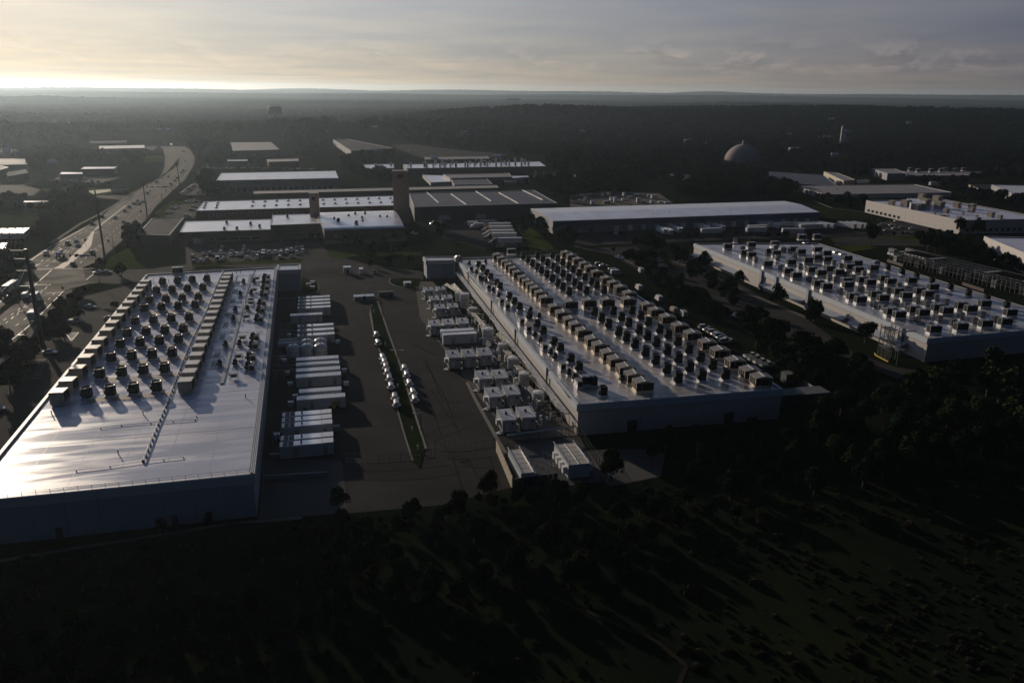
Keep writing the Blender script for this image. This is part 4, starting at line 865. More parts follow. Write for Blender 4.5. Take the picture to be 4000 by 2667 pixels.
# yellow loader
def loader():
    P=at('YA',880,300,0); t=thing('boom_lift','tan boom lift parked between the ribbed container and the nearest generators','construction machine',(P.x,P.y,.05),TB_)
    obj('chassis',MB().box((1.6,0,.9),(2.6,2.0,.8)).box((1.9,0,1.7),(1.6,1.6,.9)).mesh('chassis',mat('tan_machine_paint',(.35,.22,.09),.5)),t)
    obj('boom',MB().bar((2.4,.3,2.1),(-4.6,-.3,1.3),.45).bar((-4.6,-.3,1.3),(-5.4,-.3,.7),.3).mesh('boom',mat('tan_machine_paint',(.35,.22,.09),.5)),t)
    obj('basket',MB().box((-5.8,-.3,.9),(.9,1.5,.9)).mesh('basket',M_grey),t)
    for x in (.7,2.6):
        for y in (-.9,.9): obj('wheel',MB().cyl((x,y-.2,.5),(x,y+.2,.5),.5,n=14).mesh('wheel',M_tire),t)
loader()
# tank trailers along the grass island
def spec_bowser():
    r=.80; b=MB(); b.cyl((0,-1.3,1.25),(0,1.3,1.35),r,n=20); b.cyl((0,-1.3,1.25),(0,-1.55,1.35),r,r*.55,n=20); b.cyl((0,1.3,1.35),(0,1.55,1.35),r,r*.55,n=20)
    skirt=MB().box((0,0,.6),(1.7,2.8,.3)); mud=MB().box((-1.0,.1,.72),(.35,1.3,.12)).box((1.0,.1,.72),(.35,1.3,.12))
    wh=MB().cyl((-.13,0,0),(.13,0,0),.38,n=12).mesh('wheel',M_tire)
    return [('tank',b.mesh('tank',M_tankw),(0,0,0),0,[('hatch',MB().cyl((0,.2,2.25),(0,.2,2.42),.25,n=10).mesh('hatch',M_grey)),('end_plate',MB().box((0,-1.57,1.4),(.5,.04,.35)).mesh('end_plate',M_grey))]),('frame',skirt.mesh('frame',M_dark)),('mudguard',mud.mesh('mudguard',M_white)),('wheel',wh,(-1.0,-.3,.38)),('wheel',wh,(-1.0,.5,.38)),('wheel',wh,(1.0,-.3,.38)),('wheel',wh,(1.0,.5,.38)),('drawbar',MB().bar((0,1.5,.5),(0,2.6,.4),.12).mesh('drawbar',M_dark)),('jack_light',MB().box((-.8,-1.45,.55),(.2,.1,.25)).mesh('jack_light',M_white))]
BW=spec_bowser()
BL_=[(1052,720),(1067,792),(1107,922),(1122,962),(1135,1005),(1146,1055),(1165,1110),(1180,1178),(1212,1275),(1226,1335)][::-1]
BR_=[(1297,1020),(1317,1078),(1341,1153),(1373,1232),(1388,1293)][::-1]
for i,(x,y) in enumerate(BL_):
    P=at('M',x,y,0); place('tank_trailer',BW,f'white tank trailer, {ordw(i+1)} from the front in the long line left of the grass island','tank trailer',(P.x,P.y+.8,0.03),TB_+random.uniform(-.08,.08),'white tank trailers left of the grass island')
for i,(x,y) in enumerate(BR_):
    P=at('M',x,y,0); place('tank_trailer',BW,f'white tank trailer, {ordw(i+1)} from the front in the short line right of the grass island','tank trailer',(P.x,P.y+.8,0.03),TB_+random.uniform(-.08,.08),'white tank trailers right of the grass island')
# floodlight heads lying on the island: low bullet shaped luminaires
for i,(z,x,y) in enumerate((('M',1047,380),('M',1015,455),('M',1032,503),('M',1133,787),('M',1243,1155),('M',1368,1535),('Y',83,890),('M',970,298))):
    P=at(z,x,y,0); b=MB().cyl((0,0,0),(0,0,.7),.12,n=8).lathe([(.22,.7),(.26,1.0),(.16,1.25),(.01,1.3)],n=10)
    tag(obj('ground_vent',b.mesh('ground_vent',M_white),None,(P.x,P.y,.15)),f'small white post vent on the grass island, {ordw(8-i) if i<7 else "rearmost, by the hut"}{" from the front" if i<7 else ""}','vent post')
def lamp(name,label,base,hgt,heads,group=None,arm=1.6):
    t=thing(name,label,'street lamp',(base.x,base.y,0),0,group)
    obj('pole',MB().cyl((0,0,0),(0,0,hgt),.14,.09,n=8).mesh('pole',M_dgrey),t)
    for k in range(heads):
        s=1 if k else -1
        obj('lamp_head',MB().bar((0,0,hgt),(s*arm,0,hgt),.1).box((s*arm,0,hgt),(.9,.4,.16)).mesh('lamp_head',M_grey),t)
def poleh(z,xb,yb,yt): return at(z,xb,yb,0),solve_h(z,xb,yt,yb)
for z,xb,yb,yt,l in (('M',1240,1010,822,'lamp with two heads on the right kerb of the grass island'),('M',1445,1530,1375,'thin lamp near the front right kerb of the grass island'),('M',1110,640,400,'thin lamp at the back end of the grass island'),('R',643,1195,1060,'tall double lamp in front of the long white roof, left one'),('R',1600,1165,978,'tall double lamp in front of the long white roof, right one'),('R',1478,1205,1090,'thin lamp between the parked trailers and the right roof'),('AM',1938,1365,1155,'thin pole on the verge right of the curved roof'),('RT',697,1170,1015,'lamp at the left end of the office car park'),('RT',610,1165,960,'thin pole beside the stacked trailers'),('BM',1462,1310,985,'tall thin lamp in front of the left end of the long white roof'),('BM',668,985,880,'thin pole in front of the dark sawtooth roof'),('AM',1430,1290,1180,'short pole on the verge beside the staff cars'),('TB',1005,340,165,'thin pole on the grass right of the highway'),('TB',235,1140,1025,'short pole on the pavement at far left')):
    p,h=poleh(z,xb,yb,yt); lamp('street_lamp',l,p,h,2 if 'double' in l or 'two' in l else 1,None)
# fence and gate across the front of the yard
def fence(name,label,z,pts,h,step,m=M_dgrey,mesh=True):
    P=[at(z,*p) for p in pts]; o=P[0].copy(); t=thing(name,label,'fence',(o.x,o.y,0))
    post=MB().cyl((0,0,0),(0,0,h),.06,n=6).mesh('post',m); r=MB(); w=MB()
    for p,q in zip(P,P[1:]):
        n=max(1,round((q-p).length/step))
        for i in range(n+(q is P[-1])): c=p.lerp(q,i/n)-o; obj('post',post,t,(c.x,c.y,0))
        for zz in (.1,h*.5,h): r.bar(Vector((p.x-o.x,p.y-o.y,zz)),Vector((q.x-o.x,q.y-o.y,zz)),.06)
        if mesh:
            k=int((q-p).length/.45)
            for i in range(k): c=p.lerp(q,i/k)-o; w.bar((c.x,c.y,.05),(c.x,c.y,h),.02)
    obj('rail',r.mesh('rail',m),t)
    if mesh: s=obj('wire_mesh',w.mesh('wire_mesh',m),t); s['kind']='stuff'
fence('yard_fence','dark wire fence across the front of the yard between the halls','YA',[(1100,960),(1360,968),(1640,955),(1900,935),(2150,900),(2195,890)],2.4,3.0)
fence('yard_fence','dark fence continuing right to the tan screen wall','Y',[(250,890),(450,910),(640,885),(820,860),(950,840)],2.4,3.0)
fence('yard_fence','dark fence running forward along the right side of the container enclosure','Y',[(1640,735),(1760,930),(1870,1100)],2.6,2.5)
fence('rear_fence','thin wire fence across the back of the yard','M',[(385,148),(500,150),(660,145),(840,165)],2.2,4)
fence('lot_fence','thin wire fence behind the two halls beside the rear road','AM',[(1060,1540),(1300,1520),(1440,1500)],2.2,4)
t=MB(); P=at('Y',845,900,0); Q=at('Y',1000,1270,0); d=Q-P; w=thing('screen_wall','tan screen wall at the left of the front container enclosure','wall',(P.x,P.y,0)); n=9
for i in range(n):
    a=d*(i/n); b=d*((i+1)/n-.01); obj('wall_panel',MB().bar((a.x,a.y,1.4),(b.x,b.y,1.4),.25,None,2.8).mesh('wall_panel',M_tanwall),w)
P=at('Y',1000,1275,0); Q=at('Y',1440,1210,0); d=Q-P; w=thing('screen_wall','dark screen wall along the front of the container enclosure','wall',(P.x,P.y,0))
for i in range(9):
    a=d*(i/9); b=d*((i+1)/9-.01); obj('wall_panel',MB().bar((a.x,a.y,1.3),(b.x,b.y,1.3),.25,None,2.6).mesh('wall_panel',M_dwall),w)
# ---- enclosures on the right side of the yard ----
def spec_encl(w=3.6,d=7.2,h=3.8,rib=0,base=.5):
    rl=MB()
    for x in (-w/2,w/2): rl.bar((x,-d/2,h+.95),(x,d/2,h+.95),.06); rl.bar((x,-d/2,h+.5),(x,d/2,h+.5),.05)
    for x in (-w/2,w/2):
        for i in range(5): rl.bar((x,-d/2+i*d/4,h),(x,-d/2+i*d/4,h+.95),.06)
    e=[('skid',slab_box(w-.3,d-.3,0,base,M_dark,'skid')),('casing',slab_box(w,d,base,h,M_encl,'casing'),(0,0,0),0,[('door',slab_box(.9,.06,base+.2,base+2.2,M_fascia,'door'),(-.6,-d/2-.03,0)),('louvre',slab_box(.8,.06,h-1.2,h-.6,M_dgrey,'louvre'),(.9,-d/2-.03,0)),('side_door',slab_box(.06,.9,base+.2,base+2.2,M_fascia,'side_door'),(-w/2-.03,-d*.2,0))]),
       ('roof',slab_box(w+.16,d+.16,h,h+.08,M_encl_lit,'roof')),('exhaust_cowl',MB().cyl((0,0,h+.08),(0,0,h+.75),.4,.22,n=12).mesh('exhaust_cowl',M_dgrey),(0,.4,0)),
       ('side_box',slab_box(.9,1.3,1.6,2.9,M_white,'side_box'),(-w/2-.5,-.4,0)),('side_pipe',MB().bar((w/2+.35,-d/2,2.2),(w/2+.35,d/2,2.2),.22).bar((w/2+.7,-d/2,1.6),(w/2+.7,d/2,1.6),.16).bar((w/2+.5,-d/2,.05),(w/2+.5,-d/2,2.2),.1).mesh('side_pipe',M_pipe))]
    rb=MB()
    n=rib or 6
    for i in range(n): rb.box((0,-d/2+d*(i+.5)/n,h+.1),(w,.07,.05))
    e.append(('roof_rib',rb.mesh('roof_rib',M_white)))
    if rib==0 or True: e.append(('guard_rail',rl.mesh('guard_rail',M_grey)))
    e.append(('step_ladder',MB().bar((-w/2-.2,-d/2+.5,0),(-w/2-1.6,-d/2+1.2,0),.5,None,.08).bar((-w/2-.3,-d/2+1,base),(-w/2-1.5,-d/2+1,0.05),.8,None,.06).mesh('step_ladder',M_grey)))
    return e
E1=spec_encl(); E2=spec_encl(3.6,7.4,4.0,rib=11); E0=spec_encl(3.5,6.0,3.7)
enc=[(E0,'B2',182,440,'rearmost left white equipment enclosure beside the middle hall'),(E0,'B2',302,432,'rearmost right white equipment enclosure beside the middle hall'),(E0,'B2',237,528,'left enclosure of the second pair from the back, orange glint at its front'),(E0,'B2',363,516,'right enclosure of the second pair from the back'),(E0,'B2',292,610,'left enclosure of the third pair from the back'),(E0,'B2',418,598,'right enclosure of the third pair from the back'),
(E1,'B2',240,772,'left enclosure of the trio behind the two long containers'),(E1,'B2',375,760,'middle enclosure of the trio behind the two long containers'),(E1,'B2',512,750,'right enclosure of the trio behind the two long containers'),
(E2,'B2',420,1078,'ribbed roof enclosure standing nearest the asphalt, left of its trio'),(E2,'B2',570,1068,'ribbed roof enclosure in the middle of the yellow-lit trio'),(E2,'B2',722,1055,'ribbed roof enclosure at the right of the yellow-lit trio'),
(E1,'B2',712,1272,'left enclosure of the third pair from the front'),(E1,'B2',873,1265,'right enclosure of the third pair from the front'),(E1,'Y',812,322,'left enclosure of the second pair from the front'),(E1,'Y',985,300,'right enclosure of the second pair from the front'),(E1,'Y',940,540,'left enclosure of the nearest pair, next to the kerb'),(E1,'Y',1128,515,'right enclosure of the nearest pair')]
for s,z,x,y,l in enc:
    P=at(z,x,y,4.0); place('equipment_enclosure',s,l,'equipment enclosure',(P.x,P.y,0.05),TB_,'white equipment enclosures beside the middle hall')
K4=spec_container(11.6,2.7,3.6,ribs=22)
for i,(x,y) in enumerate(((812,385),(850,445))):
    P=at('Y2',x,y,3.6); place('long_container',K4,f'long grey-blue container lying crosswise, {["farther","nearer"][i]} of the two','container',(P.x,P.y,0.05),R(12))
# white process tanks (rounded boxes) by the wall
def spec_ctank(w=3.4,d=2.2,h=3.4):
    b=MB().cyl((0,0,0),(0,0,h),w*.47,n=18).mesh('shell',M_tankw)
    l=MB().lathe([(w*.49,h),(w*.49,h+.1),(.3,h+.3),(.01,h+.32)],n=18).mesh('lid',M_white)
    rl=MB()
    for i in range(8):
        t=2*math.pi*i/8; rl.bar((w*.47*math.cos(t),w*.47*math.sin(t),h),(w*.47*math.cos(t),w*.47*math.sin(t),h+1),.05)
    rl.bar((-w*.47,0,h+1),(w*.47,0,h+1),.06)
    return [('shell',b,(0,0,0),0,[('strap',MB().lathe([(w*.475,h*.6),(w*.485,h*.63),(w*.475,h*.66)],n=18).mesh('strap',M_grey))]),('lid',l),('rail',rl.mesh('rail',M_pipe))]
C1_=spec_ctank(); C2_=spec_ctank(4.0,3,5.6)
for s,z,x,y,l in ((C1_,'B2',480,560,'white round tank beside the rearmost enclosures'),(C2_,'B2',535,625,'taller pale tank right of the third enclosure pair'),(C1_,'B2',612,715,'white round tank right of the rear trio'),(C2_,'B2',760,985,'tall pale blue tank right of the two long containers'),(C1_,'B2',905,1075,'white round tank right of the yellow-lit trio'),(C1_,'B2',1000,1215,'white tank third from the front beside the pipe rack'),(C1_,'Y',1112,250,'white tank second from the front beside the pipe rack'),(C1_,'Y',1250,440,'white tank nearest the front beside the pipe rack')):
    P=at(z,x,y,0); place('process_tank',s,l,'tank',(P.x,P.y,0.05),TB_,'round tanks beside the middle hall')
# pipe rack along the wall of the middle hall
o=B_FL.copy(); vB=(B_BL-B_FL); vl=vB.length; vB=vB.normalized(); uB=Vector((vB.y,-vB.x,0))
t=thing('pipe_rack','long steel rack of bright pipes running along the left wall of the middle hall','pipe rack',(o.x,o.y,0),0)
pp=MB()
for k in range(4):
    off=-uB*(1.2+.55*k); a=vB*4+off; b=vB*(vl*.93)+off; obj('pipe',MB().cyl((a.x,a.y,4.6+.12*k),(b.x,b.y,4.6+.12*k),.15,n=8).mesh('pipe',M_pipe),t)
n=34
fm=MB().bar((0,0,0),(0,0,4.5),.18).bar((-uB*0).to_tuple(),(-uB*2.6).to_tuple(),.01) 
beam=MB().bar((-uB*.7+Vector((0,0,4.4))),(-uB*3.2+Vector((0,0,4.4))),.16).bar((-uB*3.1),(-uB*3.1+Vector((0,0,4.4))),.16).mesh('rack_frame',M_grey)
for i in range(n): c=vB*(4+(vl*.93-4)*i/(n-1)); obj('rack_frame',beam,t,(c.x,c.y,0))
# cross pipe bundles from rack to enclosures
for i,(x0,y0,x1,y1) in enumerate(((340,400,450,470),(410,400,520,520),(560,640,720,820),(690,800,760,1010),(840,880,960,1010),(880,1010,1060,1180),(960,1120,1160,1340),(1150,1290,1300,1440),(1130,1400,1260,1540))):
    P=at('B2',x0,y0,2.2); Q=at('B2',x1,y1,2.2); d=Q-P; t=thing('pipe_bundle',f'bundle of thin bright pipes between the enclosures and the middle hall, {ordw(i+1)} from the back','pipe bundle',(P.x,P.y,0),0,'pipe bundles beside the middle hall')
    nrm=Vector((-d.y,d.x,0)).normalized(); b=MB()
    for k in range(3): b.cyl(nrm*k*.5+Vector((0,0,2.2+.2*k)),d+nrm*k*.5+Vector((0,0,2.2+.2*k)),.09,n=6)
    obj('pipe',b.mesh('pipe',M_pipe),t); s=MB()
    for q in (0,.33,.66,1): s.bar(d*q+Vector((0,0,-2.0)),d*q+Vector((0,0,.0)),.1) if False else s.bar((d.x*q,d.y*q,0),(d.x*q,d.y*q,2.2),.1)
    obj('post',s.mesh('post',M_grey),t)
# many small fittings, valves, stair flights: dense clutter in the equipment yard
clut=MB(); o2=at('B2',700,900,0)
poly=[('B2',430,420),('B2',560,520),('B2',800,860),('B2',1000,1150),('B2',1260,1500),('Y',1480,640),('Y',1300,720),('Y',1150,500),('Y',1000,250),('B2',700,1000),('B2',560,700)]
pw_=[at(*p) for p in poly]
def inpoly(x,y,P):
    c=False; n=len(P); j=n-1
    for i in range(n):
        if (P[i][1]>y)!=(P[j][1]>y) and x<(P[j][0]-P[i][0])*(y-P[i][1])/(P[j][1]-P[i][1])+P[i][0]: c=not c
        j=i
    return c
PP=[(p.x,p.y) for p in pw_]; xs=[p[0] for p in PP]; ys=[p[1] for p in PP]; k=0; rr=random.Random(5)
while k<260:
    x=rr.uniform(min(xs),max(xs)); y=rr.uniform(min(ys),max(ys))
    if not inpoly(x,y,PP): continue
    k+=1; c=(x-o2.x,y-o2.y); h=rr.uniform(.5,2.4); q=rr.random()
    if q<.35: clut.box((c[0],c[1],h/2),(rr.uniform(.4,1.1),rr.uniform(.4,1.2),h),rr.choice([M_grey,M_dgrey,M_white]),TB_)
    elif q<.75:
        L_=rr.uniform(1.5,5); a=TB_+rr.choice([0,math.pi/2]); clut.bar((c[0],c[1],h),(c[0]+L_*math.cos(a),c[1]+L_*math.sin(a),h),.13,rr.choice([M_pipe,M_grey])); clut.bar((c[0],c[1],0),(c[0],c[1],h),.1,M_grey)
    else: clut.cyl((c[0],c[1],0),(c[0],c[1],h),.2,n=8,m=rr.choice([M_grey,M_white]))
cl=obj('pipework_clutter',clut.mesh('pipework_clutter'),None,(o2.x,o2.y,.04)); tag(cl,'tangle of small valves, pipe stubs and cabinets between the enclosures and the middle hall','pipework',kind='stuff')
# pipe bridge in front, stair, upright poles on the wall of the middle hall
P=at('Y',950,830,0); Q=at('Y',1620,740,0); d=Q-P; t=thing('pipe_bridge','steel pipe bridge crossing behind the front container enclosure','pipe bridge',(P.x,P.y,0)); b=MB(); n=MB()
for k in range(3): b.cyl((0,k*.4,2.2),(d.x,d.y+k*.4,2.2),.12,n=8)
for i in range(10): n.bar((d.x*i/9,d.y*i/9-.2,0),(d.x*i/9,d.y*i/9-.2,2.1),.12); n.bar((d.x*i/9,d.y*i/9-.2,2.1),(d.x*i/9,d.y*i/9+1.1,2.1),.12)
obj('pipe',b.mesh('pipe',M_grey),t); obj('frame',n.mesh('frame',M_dgrey),t)
for i,(x,yb,yt) in enumerate(((588,480,365),(817,780,635),(1083,1085,945),(1412,1490,1328))):
    P=at('B2',x,yb,0); s=(P-B_FL).dot(vB)
    Q=B_FL+vB*s-uB*.55; h=HB*.98
    tag(obj('wall_duct',MB().box((0,0,h/2+.6),(.42,.42,h)).mesh('wall_duct',M_dgrey),None,(Q.x,Q.y,0),TB_),f'dark upright duct on the left wall of the middle hall, {ordw(i+1)} from the back','duct','upright ducts on the middle hall')
for i,(x,y) in enumerate(((490,530),(540,600))):
    P=at('Y2',x,y,0); t=thing('snorkel_vent',f'bright curved snorkel vent beside the long containers, {["farther","nearer"][i]} one','vent',(P.x,P.y,0))
    b=MB(); pr=None
    for k in range(7):
        a=math.pi*k/6; q=Vector((.6-.6*math.cos(a),0,1.6+.6*math.sin(a)))
        if pr is not None: b.cyl(pr,q,.32,n=10,cap=False)
        pr=q
    b.cyl((0,0,0),(0,0,1.6),.3,n=10); obj('elbow',b.mesh('elbow',M_pipe),t); obj('skid',MB().box((-1.2,0,.1),(2.6,.3,.2)).mesh('skid',M_grey),t)
# two containers at the front enclosure
KF=spec_encl(3.0,11.5,3.8,rib=5,base=.3); 
def spec_front(w,d,h):
    e=[('casing',slab_box(w,d,.2,h,M_fascia,'casing')),('roof',slab_box(w+.1,d+.1,h,h+.1,M_groof,'roof'))]
    sm=MB()
    for i in range(6): sm.box((0,-d/2+d*i/5,h+.12),(w,.08,.05))
    e.append(('roof_seam',sm.mesh('roof_seam',M_white)))
    for x in (-w/2+.1,w/2-.1): e.append(('edge_pipe',MB().cyl((0,-d/2,0),(0,d/2+1,0),.12,n=8).mesh('edge_pipe',M_pipe),(x,0,h+.35)))
    if w>4: e.append(('edge_pipe',MB().cyl((0,-d/2,0),(0,d/2,0),.1,n=8).mesh('edge_pipe',M_pipe),(0,0,h+.2)))
    bx=MB().box((0,0,0),(.9,1.2,1.6)).mesh('fan_box',M_white)
    for i in range(4):
        e.append(('fan_box',bx,(w/2+.5,-d/2+1.5+i*d/4.6,h*.55)))
        if w>4: e.append(('fan_box',bx,(-w/2-.5,-d/2+1.5+i*d/4.6,h*.55)))
    return e
for z,a,l,s in (('Y',(1080,1000),'narrow grey-roofed container at the left of the front enclosure',spec_front(2.9,12,3.4)),('Y',(1575,930),'wide grey-roofed container with fan boxes at the right of the front enclosure',spec_front(5.0,11,3.4))):
    P=at(z,a[0],a[1],3.4); place('switchgear_container',s,l,'container',(P.x,P.y,.05),R(14))
for i,(x,y) in enumerate(((1240,1060),(1300,1080),(1380,1070),(1420,1070),(1340,960),(1500,1040))):
    P=at('Y',x,y,0); tag(obj('handrail',MB().bar((0,-1.6,.9),(0,1.6,.9),.07).bar((0,-1.6,0),(0,-1.6,.9),.07).bar((0,1.6,0),(0,1.6,.9),.07).bar((0,0,0),(0,0,.9),.07).mesh('handrail',M_grey),None,(P.x,P.y,.06),TH+.4),f'short steel handrail between the two front containers, {ordw(i+1)} from the left' if i<4 else ['low rail in the middle of the front enclosure','rail beside the wide front container'][i-4],'handrail')
# things at the back of the yard
def hut(z,x,y,w,d,h,name,label,m=M_gwall,rm=M_white,a=TB_):
    P=at(z,x,y,0); t=thing(name,label,'hut',(P.x,P.y,0),a)
    obj('wall',slab_box(w,d,0,h,m,'wall'),t); obj('roof',slab_box(w+.3,d+.3,h,h+.15,rm,'roof'),t); obj('door',slab_box(.9,.06,.05,2.0,M_dwall,'door'),t,(.2,-d/2-.03,0)); return t
hut('M',800,150,3.2,3,3.0,'guard_hut','white guard hut beside the two parked cars behind the yard',M_white)
hut('M',945,380,8,3.5,1.6,'roofless_enclosure','low grey slatted enclosure at the back end of the grass island',M_gwall,M_grey)
hut('M',1140,350,6,1.2,1.8,'dark_enclosure','dark low enclosure right of the slatted one',M_dwall,M_dwall)
hut('M',1325,265,3,3,1.8,'utility_hut','small pale box hut on the round island in front of the middle wing',M_gwall,M_white)
for i,(x,y) in enumerate(((495,240),(460,260),(495,285))):
    P=at('M',x,y,0); tag(obj('pad_cabinet',MB().box((0,0,.5),(2,1.2,1)).box((0,0,1.05),(2.1,1.3,.1)).mesh('pad_cabinet',M_white),None,(P.x,P.y,.05),TB_),f'white topped cabinet on the grass pad right of the left wing, {["rearmost","middle","front"][i]}','cabinet')
# ---- stair tower in front of the right hall ----
P0=at('ST',630,1120,0); P1=at('ST',395,990,0); hT=solve_h('ST',470,240,1000)
d=(P0-P1); Lt=d.length; ang=math.atan2(d.y,d.x)
t=thing('stair_tower','grey steel escape stair tower standing against the corner of the right hall','stair tower',(P1.x,P1.y,0),ang)
hT=HC+3.0; wd=3.6
fr=MB(); post=MB().bar((0,0,0),(0,0,hT),.2).mesh('post',M_dgrey)
for x in (0,Lt*.33,Lt*.66,Lt):
    for y in (0,wd): obj('post',post,t,(x,y,0))
for z_ in (hT*.33,hT*.6,hT-1.1):
    for y in (0,wd): fr.bar((0,y,z_),(Lt,y,z_),.15)
    for x in (0,Lt): fr.bar((x,0,z_),(x,wd,z_),.15)
obj('frame',fr.mesh('frame',M_dgrey),t)
sc_=MB(); 
for i in range(9): sc_.bar((0,-.08,i*.55),(Lt,-.08,i*.55),.05)
for i in range(12): sc_.bar((Lt*i/11,-.08,0),(Lt*i/11,-.08,4.6),.05)
obj('mesh_screen',sc_.mesh('mesh_screen',M_dgrey),t)
pl_=slab_box(Lt,wd,0,.1,M_dgrey,'platform')
obj('platform',slab_box(Lt*.66,wd,0,.12,M_dgrey,'platform'),t,(Lt*.33,wd/2,hT-1.2)); obj('platform',slab_box(Lt*.5,wd,0,.12,M_dgrey,'platform'),t,(Lt*.25,wd/2,hT*.33))
tread=MB().box((0,0,0),(.32,1.3,.06)).mesh('tread',M_dgrey)
for i in range(16): obj('tread',tread,t,(Lt*.15+Lt*.75*i/15,wd*.35,hT-1.2-(hT*.55-1.2)*i/15))
st_=MB()
for y in (wd*.35-.7,wd*.35+.7): st_.bar((Lt*.12,y,hT-1.2),(Lt*.92,y,hT*.45),.1,None,.25); st_.bar((Lt*.12,y,hT-.3),(Lt*.92,y,hT*.45+1),.06)
obj('stringer',st_.mesh('stringer',M_dgrey),t)
rl=MB()
for y in (0,wd): rl.bar((0,y,hT),(Lt*.66,y,hT),.06); rl.bar((0,y,hT-.5),(Lt*.66,y,hT-.5),.05)
obj('guard_rail',rl.mesh('guard_rail',M_dgrey),t)
obj('landing',MB().box((Lt+1.8,wd*.5,hT*.45),(3.4,wd*.8,.12)).bar((Lt+3.4,.5,0),(Lt+3.4,.5,hT*.45+1),.16).bar((Lt+3.4,wd-.5,0),(Lt+3.4,wd-.5,hT*.45+1),.16).bar((Lt,.5,hT*.45+1),(Lt+3.4,.5,hT*.45+1),.06).mesh('landing',M_dgrey),t)
obj('bridge',MB().box((Lt*.8,wd+2.5,hT-1.15),(1.4,5.4,.12)).bar((Lt*.8-.7,wd,hT-.1),(Lt*.8-.7,wd+5,hT-.1),.06).bar((Lt*.8+.7,wd,hT-.1),(Lt*.8+.7,wd+5,hT-.1),.06).mesh('bridge',M_dgrey),t)
yk=[at('ST',350,945,0),at('ST',365,985,0),at('ST',625,1120,0)]; b=MB()
for p,q in zip(yk,yk[1:]): b.bar(Vector((p.x-yk[0].x,p.y-yk[0].y,.15)),Vector((q.x-yk[0].x,q.y-yk[0].y,.15)),.35,None,.25)
tag(obj('yellow_kerb_rail',b.mesh('yellow_kerb_rail',M_yellow),None,(yk[0].x,yk[0].y,0)),'bright yellow kerb rail at the foot of the stair tower','kerb rail')
# ---- sheds at the far right corner of the middle hall ----
for z,x,y,w,d_,h,l in (('B3',1757,1215,4.5,3,3,'small pale container on its own right of the middle hall'),('B3',1735,1400,6,4,3.2,'small pale container at the front right foot of the middle hall'),('B3',1860,1370,14,5,2.6,'long low dark-walled shed beyond the right corner of the middle hall')):
    hut(z,x,y,w,d_,h,'storage_shed',l,M_dwall,mat('dull_shed_roof',(.12,.13,.14),.8,spec=.05))
P=at('B3',1850,1255,0); Q=at('B3',2010,1360,0); d=Q-P; w=thing('screen_wall','pale green-grey screen wall right of the middle hall','wall',(P.x,P.y,0))
for i in range(8):
    a=d*(i/8); b=d*((i+1)/8-.01); obj('wall_panel',MB().bar((a.x,a.y,1.3),(b.x,b.y,1.3),.2,None,2.6).mesh('wall_panel',M_gwall),w)
# pallets/condensers standing in rows in the right lot
bx=[('casing',slab_box(1.5,1.5,.1,1.7,M_dgrey,'casing')),('top',slab_box(1.6,1.6,1.7,1.8,M_fascia,'top'))]
P=at('B3',1235,655,0); Q=at('B3',1450,760,0)
for i in range(12):
    for k in range(2):
        c=P.lerp(Q,i/11)+Vector((math.cos(TH),math.sin(TH),0))*(k*2.4)
        place('crated_unit',bx,f'crated unit in the right car park, {ordw(i+1)} from the back in the {["left","right"][k]} file','crate',(c.x,c.y,.07),TH,'crated units lined up in the right car park')
# ---------------- buildings in the middle distance ----------------
def B(name,label,z,pts,hb,wm,rm,**k):
    """pts: roof corners FL,FR,BR,BL as seen; hb=(x,ytop,ybase) seen at a front corner, or a height"""
    h=solve_h(z,*hb) if isinstance(hb,tuple) else hb
    h=max(2.5,h)
    zz=[p if len(p)==3 else (z,)+p for p in pts]
    return building(name,label,k.pop('cat','building'),[at(p[0],p[1],p[2],h) for p in zz],h,wm,rm,**k),h
def topstuff(z,pts,h,spec,name,labf,cat,group,rz=TH,s=1.0):
    for i,(x,y) in enumerate(pts):
        P=at(z,x,y,h); place(name,spec,labf(i),cat,(P.x,P.y,h),rz,group,scale=s)
DK='dock_door'
# long white warehouse in the centre right
(bt,_,_,_),h=B('warehouse','very long white roofed warehouse with a navy wall band behind the right halls','R',[('BM',1520,1033),('R',2116,945),('R',1780,838),('BM',1300,912)],7.6,M_gwall,M_wroof,roof='gable',ridge=1.2,wins=[(0,DK,16,3.0,3.4,.3,M_white,.2,.98),(0,DK,2,2.6,3.2,.2,M_dwall,.05,.16)])
# navy band hung on the front wall
w0=[c for c in bt.children if c.name.startswith('wall')][0]; L0=w0.data.vertices[1].co.x*2
nb=max(1,round(abs(L0)/8)); s_=abs(L0)/nb; pm=MB().box((0,0,h-1.6),(s_-.06,.15,3.1)).mesh('cladding_panel',M_bluewall)
for i in range(nb): obj('cladding_panel',pm,w0,(-abs(L0)/2+s_*(i+.5),-.33,0))
for i,(x,y) in enumerate(((287,895),(1038,880),(1592,855),(498,975),(657,960),(1246,940),(1827,920))):
    P=at('R',x,y,h); place('roof_vent',vent_pipe(1.6),f'thin vent on the long white warehouse roof, {ordw(i+1)} counted from the back row' if False else f'thin vent on the long white warehouse roof, {["left of the back slope","middle of the back slope","right of the back slope","leftmost of the front slope","second of the front slope","third of the front slope","rightmost of the front slope"][i]}','roof vent',(P.x,P.y,h+.4),0,'vents on the long white warehouse')
